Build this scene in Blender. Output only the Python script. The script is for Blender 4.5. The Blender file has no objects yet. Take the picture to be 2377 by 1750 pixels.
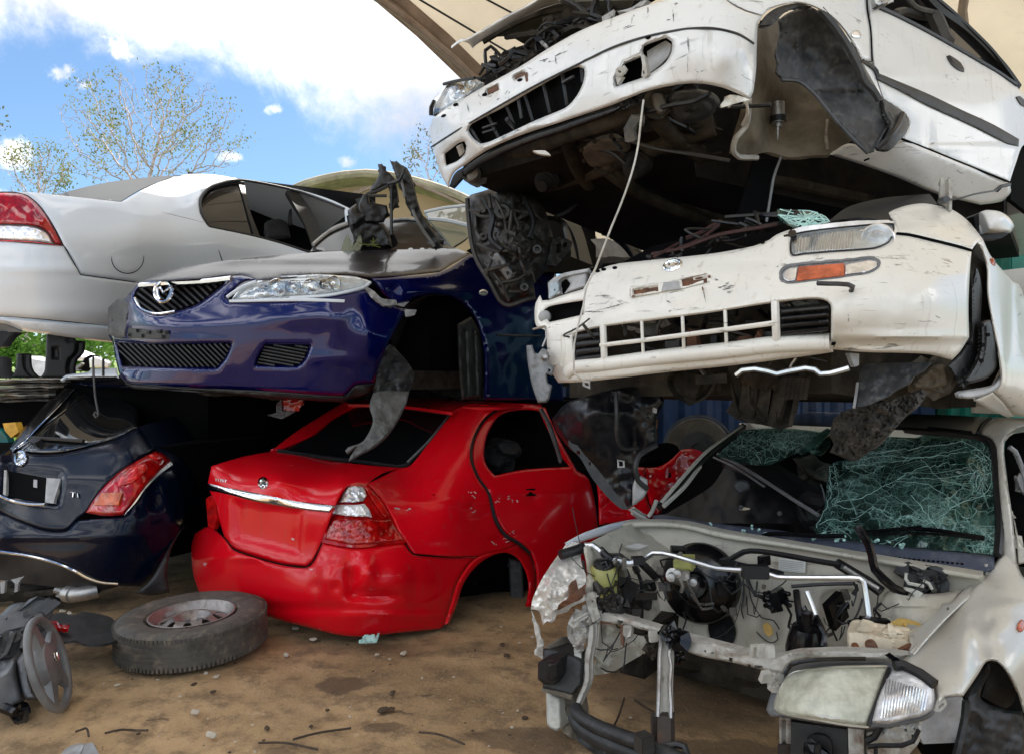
import bpy, bmesh, math, random, re
import numpy as np
from mathutils import Vector, Matrix, noise as mnoise
from mathutils.geometry import delaunay_2d_cdt

# ------------------------------------------------------------------ measuring helpers
# Survey of the yard: sight lines of the reference photograph (pixels) are turned into
# real points by giving every control point its own distance in metres.
FOC, EYE, CX, CY = 1700.0, 1.4, 1188.5, 875.0
CROPS = {'S': (0, 0, 1.0), 'A': (0, 0, 2.232), 'B': (0, 400, 2.754), 'C': (600, 350, 2.754), 'D': (950, 0, 2.754),
         'E': (1577, 0, 2.754), 'F': (1150, 420, 2.754), 'G': (1577, 420, 2.754), 'Q': (0, 740, 5.61),
         'T': (0, 850, 3.147), 'I': (400, 880, 2.448), 'J': (0, 1310, 3.206), 'K': (1200, 880, 3.672),
         'L': (1650, 900, 3.059), 'M': (1180, 1200, 3.004), 'N': (1677, 1200, 3.004)}
TOK = re.compile(r'(?:([A-Z]):)?\s*(-?[\d.]+)\s+(-?[\d.]+)(?:\s+(-?[\d.]+))?(?:\s+(-?[\d.]+))?(?:\s+(-?[\d.]+))?\s*(!)?')
rng = random.Random(7)

def parse(s):
    """list of (px, py, extras(list), corner, scale)"""
    out, cr = [], 'S'
    for t in s.split(','):
        t = t.strip()
        if not t: continue
        m = TOK.match(t)
        if m.group(1): cr = m.group(1)
        x0, y0, k = CROPS[cr]
        ex = [float(m.group(i)) for i in (4, 5, 6) if m.group(i) is not None]
        out.append((x0 + float(m.group(2))/k, y0 + float(m.group(3))/k, ex, m.group(7) is not None, k))
    return out

def U(px, py, d):
    return Vector(((px-CX)/FOC*d, d, EYE-(py-CY)/FOC*d))
def UA(p, d):
    p = np.asarray(p, float); d = np.asarray(d, float)
    return np.stack([(p[:, 0]-CX)/FOC*d, d, EYE-(p[:, 1]-CY)/FOC*d], 1)
def at(s):
    p = parse(s)[0]
    return U(p[0], p[1], p[2][0])

def cat(P, n):
    P0, P1, P2, P3 = P
    t = np.linspace(0, 1, n, endpoint=False)[:, None]
    return .5*((2*P1)+(-P0+P2)*t+(2*P0-5*P1+4*P2-P3)*t*t+(-P0+3*P1-3*P2+P3)*t**3)
def spline(P, closed=False, corners=None, step=8.0, maxn=40):
    P = np.asarray(P, float); n = len(P)
    cs = [i for i in range(n) if corners and corners[i]]
    out = []
    segs = n if closed else n-1
    for i in range(segs):
        j = (i+1) % n
        a, b = P[i], P[j]
        def nb(k, di, other):
            if corners and corners[k % n]: return None
            kk = k+di
            if not closed and (kk < 0 or kk >= n): return None
            return P[kk % n]
        p0 = nb(i, -1, b); p3 = nb(j, 1, a)
        if p0 is None: p0 = 2*a-b if p3 is None else a-(b-a)*.6
        if p3 is None: p3 = b+(b-a)*.6
        # limit overshoot
        L = np.linalg.norm(b-a)+1e-9
        v = p0-a; l = np.linalg.norm(v)
        if l > 1.2*L: p0 = a+v*(1.2*L/l)
        v = p3-b; l = np.linalg.norm(v)
        if l > 1.2*L: p3 = b+v*(1.2*L/l)
        m = int(max(1, min(maxn, L/step)))
        out.append(cat((p0, a, b, p3), m))
    if not closed: out.append(P[-1:])
    return np.concatenate(out)
def outl(s, step=8.0):
    if not isinstance(s, str): return np.asarray(s, float)
    q = parse(s)
    return spline([(a[0], a[1]) for a in q], True, [a[3] for a in q], step)
def ell(s, n=28):
    """'x y rx ry rot' in crop units"""
    q = parse(s)[0]; k = q[4]; rx, ry = q[2][0]/k, q[2][1]/k; r = math.radians(q[2][2] if len(q[2]) > 2 else 0)
    a = np.linspace(0, 2*math.pi, n, endpoint=False)
    x, y = rx*np.cos(a), ry*np.sin(a)
    return np.stack([q[0]+x*math.cos(r)-y*math.sin(r), q[1]+x*math.sin(r)+y*math.cos(r)], 1)

class Dep:
    """smooth surface through control points 'x y distance' (thin plate in inverse distance: planes stay planes)"""
    def __init__(s, ctl, off=0.0, lam=0.02):
        if isinstance(ctl, Dep): s.__dict__.update(ctl.__dict__); s.off = ctl.off+off; return
        s.off = off
        q = [c for c in parse(ctl) if c[2]]
        P = np.array([[c[0], c[1]] for c in q])/300.0; v = np.array([1/c[2][0] for c in q]); n = len(q)
        s.p, s.n = P, n
        if n == 1: s.w = np.zeros(1); s.a = np.array([v[0], 0, 0]); return
        if n == 2:
            d = P[1]-P[0]; g = (v[1]-v[0])/(d@d); s.w = np.zeros(2); s.a = np.array([v[0]-g*(d@P[0]), g*d[0], g*d[1]]); return
        s.lim = (1/v).min()-.08-.4*np.ptp(1/v), (1/v).max()+.08+.4*np.ptp(1/v)
        if n == 3:
            m = P.mean(0); A = P-m; s.w = np.zeros(3); g = np.linalg.solve(A.T@A+.0004*np.eye(2), A.T@(v-v.mean())); s.a = np.array([v.mean()-g@m, *g]); return
        K = s.ker(P); A = np.zeros((n+3, n+3)); A[:n, :n] = K+lam*np.eye(n)*.05
        A[:n, n:] = np.c_[np.ones(n), P]; A[n:, :n] = A[:n, n:].T
        r = np.linalg.solve(A, np.r_[v, 0, 0, 0]); s.w, s.a = r[:n], r[n:]
    def ker(s, X):
        r2 = ((X[:, None, :]-s.p[None])**2).sum(2)+1e-12
        return .5*r2*np.log(r2)
    def __call__(s, p):
        X = np.asarray(p, float).reshape(-1, 2)/300.0
        v = s.a[0]+X@s.a[1:]
        if s.n > 3: v = v+s.ker(X)@s.w
        d = 1/np.maximum(v, .01)
        return np.clip(d, *s.lim)+s.off if s.n > 2 else d+s.off

def pip(p, poly):
    x, y = p[:, 0][:, None], p[:, 1][:, None]
    x1, y1 = poly[:, 0][None], poly[:, 1][None]
    x2, y2 = np.roll(poly[:, 0], -1)[None], np.roll(poly[:, 1], -1)[None]
    c = ((y1 > y) != (y2 > y)) & (x < (x2-x1)*(y-y1)/np.where(y2 == y1, 1e-9, y2-y1)+x1)
    return (c.sum(1) % 2) == 1
def pdist(p, poly, closed=True):
    a = poly if closed else poly[:-1]; b = np.roll(poly, -1, 0) if closed else poly[1:]
    ab = b-a; L = (ab**2).sum(1)+1e-9
    out = np.full(len(p), 1e9)
    for i0 in range(0, len(p), 2000):
        q = p[i0:i0+2000]
        t = np.clip(((q[:, None]-a[None])*ab[None]).sum(2)/L[None], 0, 1)
        r = a[None]+t[..., None]*ab[None]-q[:, None]
        out[i0:i0+2000] = np.sqrt((r**2).sum(2).min(1))
    return out

def cdt(loops, extra):
    vs, es = [], []
    for lp in loops:
        b = len(vs); n = len(lp)
        vs += [Vector((float(x), float(y))) for x, y in lp]
        es += [(b+i, b+(i+1) % n) for i in range(n)]
    vs += [Vector((float(x), float(y))) for x, y in extra]
    r = delaunay_2d_cdt(vs, es, [], 0, 1e-4)
    V = np.array([[v.x, v.y] for v in r[0]]); Fc = np.array([f for f in r[2] if len(f) == 3])
    c = V[Fc].mean(1)
    ok = pip(c, loops[0])
    for h in loops[1:]: ok &= ~pip(c, h)
    return V, Fc[ok]

def fbm(x, y, z=0., o=3):
    v, a, f = 0., 1., 1.
    for _ in range(o):
        v += a*mnoise.noise(Vector((x*f, y*f, z+f))); a *= .5; f *= 2.1
    return v

def panel(outline, dep, holes=(), t=.004, roll=None, hroll=None, step=None, dents='', rough=(), recess=(), ext=None, off=0., seed=0.):
    """a sheet with real distance, curvature and thickness; roll=(px, m): edges turn away; returns (verts, faces)"""
    if not isinstance(dep, Dep): dep = Dep(dep)
    o = outl(outline); hs = [outl(h) for h in holes]
    mn, mx = o.min(0), o.max(0); sz = (mx-mn).max()
    if step is None: step = max(3.5, min(14, sz/34))
    def dens(lp):
        r = []
        for a, b in zip(lp, np.roll(lp, -1, 0)):
            n = max(1, int(np.linalg.norm(b-a)/(step*1.1)))
            r += [a+(b-a)*k/n for k in range(n)]
        return np.array(r)
    o = dens(o); hs = [dens(h) for h in hs]
    gx, gy = np.meshgrid(np.arange(mn[0]+step*.5, mx[0], step), np.arange(mn[1]+step*.5, mx[1], step*.866))
    gx = gx+(np.arange(gx.shape[0]) % 2)[:, None]*step*.5
    g = np.stack([gx.ravel(), gy.ravel()], 1)
    if len(g):
        ok = pip(g, o) & (pdist(g, o) > step*.45)
        for h in hs: ok &= ~pip(g, h) & (pdist(g, h) > step*.45)
        g = g[ok]
    ring = []
    for lp, rl in [(o, roll)]+[(h, hroll) for h in hs]:
        if not rl: continue
        nx = np.roll(lp, -1, 0)-np.roll(lp, 1, 0); nn = np.stack([-nx[:, 1], nx[:, 0]], 1); nn /= np.linalg.norm(nn, axis=1)[:, None]+1e-9
        for fr in (.3, .65, 1.):
            for sg in (1, -1):
                q = lp+nn*rl[0]*fr*sg
                ok = pip(q, o) & (pdist(q, lp) > rl[0]*fr*.8)
                for h in hs: ok &= ~pip(q, h)
                ring.append(q[ok])
    if ring:
        ring = np.concatenate(ring)
        if len(g) and len(ring):
            # drop grid points crowding the rings
            keep = np.ones(len(g), bool)
            for i0 in range(0, len(g), 1000):
                dd = ((g[i0:i0+1000, None]-ring[None])**2).sum(2).min(1); keep[i0:i0+1000] = dd > 6
            g = np.concatenate([g[keep], ring])
        else: g = ring
    V, Fc = cdt([o]+hs, g)
    d = dep(V)+off
    if roll:
        q = pdist(V, o); d = d+roll[1]*np.clip(1-q/roll[0], 0, 1)**2
    if hroll:
        for h in hs:
            q = pdist(V, h); d = d+hroll[1]*np.clip(1-q/hroll[0], 0, 1)**2
    for c in parse(dents) if dents else ():
        k = c[4]; rx, ry = c[2][0]/k, c[2][1]/k
        d = d+c[2][2]*np.exp(-((V[:, 0]-c[0])/rx)**2-((V[:, 1]-c[1])/ry)**2)
    for poly, amt, soft in recess:
        pl = outl(poly); ins = pip(V, pl); q = pdist(V, pl)
        d = d+amt*np.where(ins, .5+.5*np.clip(q/soft, 0, 1), .5-.5*np.clip(q/soft, 0, 1))
    for amp, sc, kind in rough:
        nv = np.array([fbm(x/sc, y/sc, seed+kind*3.1) for x, y in V])
        d = d+amp*(np.abs(nv) if kind == 2 else nv)
    P = UA(V, d)
    used = np.unique(Fc); mp = -np.ones(len(V), int); mp[used] = np.arange(len(used)); P = P[used]; Fc = mp[Fc]
    # faces look at the viewer's side
    nrm = np.cross(P[Fc[:, 1]]-P[Fc[:, 0]], P[Fc[:, 2]]-P[Fc[:, 0]])
    eye = np.array([0, 0, EYE]); s = ((eye-P[Fc].mean(1))*nrm).sum(1)
    if s.sum() < 0: Fc = Fc[:, ::-1]; nrm = -nrm
    if t == 0: return P.tolist(), Fc.tolist()
    if ext is None:
        vn = np.zeros_like(P)
        for k in range(3): np.add.at(vn, Fc[:, k], nrm)
        vn /= np.linalg.norm(vn, axis=1)[:, None]+1e-12
        Pb = P-vn*t
    else:
        e = np.array(ext, float); e /= np.linalg.norm(e); Pb = P+e*t
    n = len(P); faces = Fc.tolist()+(Fc[:, ::-1]+n).tolist()
    ed = {}
    for a, b, c in Fc.tolist():
        for e in ((a, b), (b, c), (c, a)): ed[e] = 1
    for (a, b) in ed:
        if (b, a) not in ed: faces.append([b, a, a+n, b+n])
    return P.tolist()+Pb.tolist(), faces

def tube3(P, r, n=6, closed=False, caps=True):
    P = [Vector(p) for p in P]; m = len(P)
    rs = r if isinstance(r, (list, tuple, np.ndarray)) else [r]*m
    vs, fs = [], []
    up = None
    for i in range(m):
        a = P[i-1] if (i > 0 or closed) else P[i]; b = P[(i+1) % m] if (i < m-1 or closed) else P[i]
        tg = (b-a)
        if tg.length < 1e-9: tg = Vector((0, 0, 1))
        tg.normalize()
        if up is None: up = tg.orthogonal().normalized()
        up = (up-tg*up.dot(tg))
        if up.length < 1e-6: up = tg.orthogonal()
        up.normalize(); sd = tg.cross(up)
        for k in range(n):
            q = 2*math.pi*k/n
            vs.append(tuple(P[i]+(up*math.cos(q)+sd*math.sin(q))*rs[i]))
    for i in range(m if closed else m-1):
        j = (i+1) % m
        for k in range(n):
            l = (k+1) % n
            fs.append([i*n+k, i*n+l, j*n+l, j*n+k])
    if caps and not closed:
        fs.append(list(range(n))[::-1]); fs.append([(m-1)*n+k for k in range(n)])
    return vs, fs
def tube(s, r, dep=None, n=6, off=0., closed=False, step=9, caps=True):
    """tube along 'x y d' points, or along 'x y' points lying on dep"""
    q = parse(s)
    if dep is not None:
        p = spline([(a[0], a[1]) for a in q], closed, [a[3] for a in q], step)
        d = (dep if isinstance(dep, Dep) else Dep(dep))(p)+off
        P = UA(p, d)
    else:
        P3 = [U(a[0], a[1], a[2][0]) for a in q]
        P = spline(np.array([tuple(v) for v in P3]), closed, [a[3] for a in q], .03)
    return tube3(P, r, n, closed, caps)
def strokes(s, dep, R, off=-.002):
    """a scratch: a few broken, jittered hair lines"""
    q = parse(s); p = spline([(a[0], a[1]) for a in q], False, None, 2.5); out = []
    for _ in range(R.choice((2, 3, 4))):
        i = int(R.random()**1.5*len(p)*.6); j = min(len(p), i+max(3, int(len(p)*R.uniform(.2, .7))))
        w = p[i:j]+np.array((R.gauss(0, 1.6), R.gauss(0, 1.6)))+np.array([(R.gauss(0, .35), R.gauss(0, .35)) for _ in range(j-i)])
        if len(w) > 2: out.append(tube3(UA(w, dep(w)+off), [R.uniform(.0004, .0016)*(1.2-abs(2*k/(len(w)-1)-1)) for k in range(len(w))], 4))
    return out
def bez(P, r, n=6, closed=False, step=.03):
    return tube3(spline(np.array([tuple(p) for p in P]), closed, None, step), r, n, closed)
def box(c, sx, sy, sz, rz=0., rx=0., ry=0., bev=.08):
    """bevelled box"""
    b = min(sx, sy, sz)*bev
    bm = bmesh.new(); bmesh.ops.create_cube(bm, size=1)
    bmesh.ops.scale(bm, vec=(sx, sy, sz), verts=bm.verts)
    if bev: bmesh.ops.bevel(bm, geom=bm.edges[:], offset=b, segments=2, affect='EDGES')
    M = Matrix.Translation(Vector(c)) @ Matrix.Rotation(rz, 4, 'Z') @ Matrix.Rotation(ry, 4, 'Y') @ Matrix.Rotation(rx, 4, 'X')
    bmesh.ops.transform(bm, matrix=M, verts=bm.verts)
    bm.verts.index_update()
    r = [tuple(v.co) for v in bm.verts], [[v.index for v in f.verts] for f in bm.faces]
    bm.free(); return r
def prism(plan, z0, z1, plan2=None):
    """solid between two plan polygons"""
    p2 = plan2 or plan; n = len(plan)
    zz0 = z0 if isinstance(z0, (list, tuple)) else [z0]*n; zz1 = z1 if isinstance(z1, (list, tuple)) else [z1]*n
    v = [(x, y, z) for (x, y), z in zip(plan, zz0)]+[(x, y, z) for (x, y), z in zip(p2, zz1)]
    f = [list(range(n))[::-1], list(range(n, 2*n))]+[[i, (i+1) % n, n+(i+1) % n, n+i] for i in range(n)]
    return v, f
def lathe(prof, M, n=40, close=False):
    """prof: (r, z) list turned about local z, placed by matrix M"""
    vs, fs = [], []; m = len(prof)
    for k in range(n):
        a = 2*math.pi*k/n
        for r, z in prof: vs.append(tuple(M @ Vector((r*math.cos(a), r*math.sin(a), z))))
    for k in range(n):
        l = (k+1) % n
        for i in range(m if close else m-1):
            j = (i+1) % m
            fs.append([k*m+i, l*m+i, l*m+j, k*m+j])
    return vs, fs
def frame(c, zdir, xhint=(1, 0, 0)):
    z = Vector(zdir).normalized(); x = Vector(xhint); x = (x-z*x.dot(z)).normalized(); y = z.cross(x)
    M = Matrix(((x.x, y.x, z.x), (x.y, y.y, z.y), (x.z, y.z, z.z))).to_4x4(); M.translation = Vector(c); return M
def xf(g, M):
    return [tuple(M @ Vector(v)) for v in g[0]], g[1]

# ------------------------------------------------------------------ objects
COL = bpy.context.scene.collection
def mesh_of(name, geoms, mat, origin=(0, 0, 0), smooth=True, ang=42):
    vs, fs = [], []; ox, oy, oz = origin
    for g in geoms:
        b = len(vs); vs += [(v[0]-ox, v[1]-oy, v[2]-oz) for v in g[0]]; fs += [[i+b for i in f] for f in g[1]]
    me = bpy.data.meshes.new(name); me.from_pydata(vs, [], fs); me.materials.append(mat)
    if smooth:
        me.polygons.foreach_set('use_smooth', [True]*len(me.polygons))
        me.set_sharp_from_angle(angle=math.radians(ang))
    me.update(); return me
ONEPIECE = set('''main_crack fine_crack glass_crack scuttle_slot print_line lens_flute paint_chip tyre ink_line
model_lettering side_panel badge trunk edge_truss windscreen lens_scuff
bumper_shadow_gap rim body_shell brake_servo'''.split())
def worldloc(o):
    v = Vector((0, 0, 0))
    while o is not None: v = v+o.location; o = o.parent
    return v
def part(name, mat, geoms, parent=None, smooth=True, ang=42, label=None, origin=None):
    if isinstance(geoms, tuple): geoms = [geoms]
    if len(geoms) > 1 and parent is not None and name not in ONEPIECE:
        # separate pieces are parts of their own
        return [part(name, mat, [g], parent, smooth, ang, label) for g in geoms][0]
    org = worldloc(parent) if parent is not None else Vector(origin or (0, 0, 0))
    o = bpy.data.objects.new(name, mesh_of(name, geoms, mat, org, smooth, ang)); COL.objects.link(o)
    if parent is not None: o.parent = parent
    else: o.location = org
    if label: o['label'] = label
    return o
def thing(name, label, cat, loc, group=None):
    o = bpy.data.objects.new(name, None); COL.objects.link(o); o.location = Vector(loc); o.empty_display_size = .1
    o['label'] = label; o['category'] = cat
    if group: o['group'] = group
    return o
def solo(name, label, cat, mat, geoms, loc=None, group=None, smooth=True, ang=42):
    if isinstance(geoms, tuple): geoms = [geoms]
    if loc is None:
        a = np.array([v for g in geoms for v in g[0]]); loc = (a[:, 0].mean(), a[:, 1].mean(), a[:, 2].min())
    o = part(name, mat, geoms, None, smooth, ang, origin=loc); o['label'] = label; o['category'] = cat
    if group: o['group'] = group
    return o

# ------------------------------------------------------------------ materials
class NT:
    def __init__(s, name):
        m = bpy.data.materials.new(name); m.use_nodes = True; s.m = m; s.t = m.node_tree; s.t.nodes.clear()
        s.out = s.n('ShaderNodeOutputMaterial')
    def n(s, typ, **kw):
        o = s.t.nodes.new(typ)
        for k, v in kw.items():
            if k.startswith('i_'):
                key = k[2:]; key = int(key) if key.isdigit() else key.replace('_', ' ')
                o.inputs[key].default_value = v
            else: setattr(o, k, v)
        return o
    def l(s, a, b): s.t.links.new(a, b)
    def tex(s): return s.n('ShaderNodeTexCoord').outputs['Object']
    def noise(s, scale, detail=4., rough=.55, vec=None, dist=0., stretch=None):
        v = vec or s.tex()
        if stretch:
            mp = s.n('ShaderNodeMapping'); mp.inputs['Scale'].default_value = stretch; s.l(v, mp.inputs['Vector']); v = mp.outputs[0]
        o = s.n('ShaderNodeTexNoise', i_Scale=scale, i_Detail=detail, i_Roughness=rough, i_Distortion=dist); s.l(v, o.inputs['Vector'])
        return o.outputs['Fac']
    def ramp(s, f, a, b, inv=False):
        o = s.n('ShaderNodeMapRange'); o.inputs['From Min'].default_value = a; o.inputs['From Max'].default_value = b
        o.inputs['To Min'].default_value = 1. if inv else 0.; o.inputs['To Max'].default_value = 0. if inv else 1.
        o.interpolation_type = 'SMOOTHSTEP'; s.l(f, o.inputs['Value']); return o.outputs[0]
    def math(s, op, a, b=None, c=None):
        o = s.n('ShaderNodeMath', operation=op)
        for i, v in enumerate((a, b, c)):
            if v is None: continue
            if isinstance(v, (int, float)): o.inputs[i].default_value = v
            else: s.l(v, o.inputs[i])
        return o.outputs[0]
    def mix(s, f, a, b):
        o = s.n('ShaderNodeMix', data_type='RGBA')
        if isinstance(f, (int, float)): o.inputs[0].default_value = f
        else: s.l(f, o.inputs[0])
        for i, v in ((6, a), (7, b)):
            if isinstance(v, tuple): o.inputs[i].default_value = (*v[:3], 1)
            else: s.l(v, o.inputs[i])
        return o.outputs[2]
    def mixf(s, f, a, b):
        o = s.n('ShaderNodeMix', data_type='FLOAT'); s.l(f, o.inputs[0]); o.inputs[2].default_value = a; o.inputs[3].default_value = b
        return o.outputs[0]
    def bsdf(s, **kw):
        o = s.n('ShaderNodeBsdfPrincipled')
        for k, v in kw.items(): o.inputs[k.replace('_', ' ')].default_value = v
        s.l(o.outputs[0], s.out.inputs['Surface']); return o
    def bump(s, h, strength=.3, dist=.01):
        o = s.n('ShaderNodeBump', i_Strength=strength, i_Distance=dist); s.l(h, o.inputs['Height']); return o.outputs[0]

def paint(name, col, rough=.28, coat=.6, metal=0., dirt=.35, dirtcol=(.2, .17, .13), scuff=.0, scuffcol=(.03, .03, .03), wav=.02, dscale=2.2, spec=.28):
    k = NT(name); b = k.bsdf(Roughness=rough, Metallic=metal, Coat_Weight=coat, Coat_Roughness=.06); b.inputs['Specular IOR Level'].default_value = spec
    big = k.ramp(k.noise(dscale, 6, .62), .45, .85); fine = k.ramp(k.noise(38, 5, .7), .42, .78)
    dm = k.math('MULTIPLY', k.math('MULTIPLY_ADD', fine, .6, .4), k.math('MULTIPLY', big, dirt))
    c = k.mix(dm, col, dirtcol)
    sp = k.ramp(k.noise(160, 2, .5), .70, .76)
    c = k.mix(k.math('MULTIPLY', sp, .5*min(1, dirt*1.6)), c, dirtcol)
    run = k.ramp(k.noise(34, 4, .65, stretch=(1, 1, .06)), .56, .74); c = k.mix(k.math('MULTIPLY', run, min(.4, dirt*.75)), c, tuple(x*.8 for x in dirtcol))
    if scuff:
        st = k.ramp(k.noise(26, 4, .6, stretch=(.35, .35, 2.2), dist=.6), .60, .70)
        reg = k.ramp(k.noise(3.1, 4, .6), .42, .60)
        c = k.mix(k.math('MULTIPLY', k.math('MULTIPLY', st, reg), scuff), c, scuffcol)
    k.l(c, b.inputs['Base Color'])
    k.l(k.mixf(dm, rough, .75), b.inputs['Roughness'])
    k.l(k.mixf(dm, coat, 0.), b.inputs['Coat Weight'])
    if wav: k.l(k.bump(k.noise(5, 3, .5), wav, .05), b.inputs['Normal'])
    return k.m
def plain(name, col, rough=.5, metal=0., var=.35, vscale=9., dust=(.2, .18, .15), dusta=.25, bump=.25, bscale=60, spec=.5, bdist=.004):
    k = NT(name); b = k.bsdf(Roughness=rough, Metallic=metal); b.inputs['Specular IOR Level'].default_value = spec
    n = k.noise(vscale, 6, .65)
    lo = tuple(c*(1-var) for c in col); hi = tuple(min(1, c*(1+var)) for c in col)
    c = k.mix(k.ramp(n, .3, .7), lo, hi)
    du = k.math('MULTIPLY', k.ramp(k.noise(vscale*2.3, 6, .7), .48, .8), dusta)
    c = k.mix(du, c, dust); k.l(c, b.inputs['Base Color'])
    k.l(k.mixf(du, rough, .9), b.inputs['Roughness'])
    if bump: k.l(k.bump(k.noise(bscale, 5, .6), bump, bdist), b.inputs['Normal'])
    return k.m
def rusty(name, col, rust=(.16, .06, .025), amount=.5, rough=.5, metal=.3, scale=14):
    k = NT(name); b = k.bsdf(Roughness=rough, Metallic=metal)
    m = k.math('MULTIPLY', k.ramp(k.noise(scale, 7, .7, dist=.4), .5, .72), amount)
    n = k.ramp(k.noise(scale*2.7, 5, .6), .3, .7)
    c = k.mix(n, tuple(x*.75 for x in col), col); c = k.mix(m, c, rust); k.l(c, b.inputs['Base Color'])
    k.l(k.mixf(m, rough, .9), b.inputs['Roughness'])
    k.l(k.bump(k.noise(scale*5, 5, .65), .35, .004), b.inputs['Normal']); return k.m
def clear(name, tint=(1, 1, 1), rough=.03, refl=.12, dirt=.0, dirtcol=(.7, .7, .65), base=0., fres=.75):
    """thin clear sheet: see-through with real mirror reflection"""
    k = NT(name)
    tr = k.n('ShaderNodeBsdfTransparent'); tr.inputs[0].default_value = (*tint, 1)
    gl = k.n('ShaderNodeBsdfGlossy'); gl.inputs['Roughness'].default_value = rough
    lw = k.n('ShaderNodeLayerWeight'); lw.inputs[0].default_value = .35
    f = k.math('MULTIPLY_ADD', lw.outputs['Fresnel'], fres, refl)
    mx = k.n('ShaderNodeMixShader'); k.l(f, mx.inputs[0]); k.l(tr.outputs[0], mx.inputs[1]); k.l(gl.outputs[0], mx.inputs[2])
    o = mx
    if dirt:
        df = k.n('ShaderNodeBsdfDiffuse'); df.inputs[0].default_value = (*dirtcol, 1)
        m2 = k.n('ShaderNodeMixShader'); k.l(k.math('MULTIPLY_ADD', k.ramp(k.noise(11, 5, .65), .3, .75), dirt, base), m2.inputs[0])
        k.l(mx.outputs[0], m2.inputs[1]); k.l(df.outputs[0], m2.inputs[2]); o = m2
    k.l(o.outputs[0], k.out.inputs['Surface']); return k.m
def crazed(name, tint):
    """laminated glass crazed into small cells, milky where it is crushed"""
    k = NT(name); p = k.tex()
    tr = k.n('ShaderNodeBsdfTransparent'); tr.inputs[0].default_value = (*tint, 1)
    gl = k.n('ShaderNodeBsdfGlossy'); gl.inputs['Roughness'].default_value = .08
    lw = k.n('ShaderNodeLayerWeight'); lw.inputs[0].default_value = .3
    mx = k.n('ShaderNodeMixShader'); k.l(k.math('MULTIPLY_ADD', lw.outputs['Fresnel'], .5, .05), mx.inputs[0]); k.l(tr.outputs[0], mx.inputs[1]); k.l(gl.outputs[0], mx.inputs[2])
    wn = k.n('ShaderNodeTexNoise', i_Scale=9., i_Detail=3.); k.l(p, wn.inputs['Vector'])
    wv = k.n('ShaderNodeVectorMath', operation='MULTIPLY_ADD'); k.l(wn.outputs['Color'], wv.inputs[0]); wv.inputs[1].default_value = (.05, .05, .05); k.l(p, wv.inputs[2])
    tot = None
    for sc_, wd, lo, hi in ((17, .045, .40, .56), (46, .07, .47, .60), (95, .10, .53, .66)):
        v = k.n('ShaderNodeTexVoronoi', feature='DISTANCE_TO_EDGE', i_Scale=sc_); k.l(wv.outputs[0], v.inputs['Vector'])
        e = k.math('MULTIPLY', k.ramp(v.outputs['Distance'], .0, wd, True), k.ramp(k.noise(4.2, 3, .5, dist=.5), lo, hi))
        tot = e if tot is None else k.math('MAXIMUM', tot, e)
    milk = k.math('MULTIPLY', k.ramp(k.noise(6.5, 5, .65, dist=.4), .46, .72), .30)
    f = k.math('MAXIMUM', k.math('MULTIPLY', tot, .62), k.math('ADD', milk, .05))
    df = k.n('ShaderNodeBsdfDiffuse'); k.l(k.mix(tot, (.14, .27, .23), (.46, .70, .64)), df.inputs[0])
    m2 = k.n('ShaderNodeMixShader'); k.l(f, m2.inputs[0]); k.l(mx.outputs[0], m2.inputs[1]); k.l(df.outputs[0], m2.inputs[2])
    k.l(m2.outputs[0], k.out.inputs['Surface']); return k.m
def lensmat(name, col, rough=.12, ribs=0., stretch=(1, 1, 1), sub=0.):
    k = NT(name); b = k.bsdf(Roughness=rough, Coat_Weight=.35, Coat_Roughness=.03)
    n = k.ramp(k.noise(18, 3, .6), .3, .75); c = k.mix(n, tuple(x*.55 for x in col), tuple(min(1, x*1.25) for x in col)); k.l(c, b.inputs['Base Color'])
    if ribs: k.l(k.bump(k.noise(ribs, 1, .3, stretch=stretch), .6, .006), b.inputs['Normal'])
    return k.m
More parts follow.
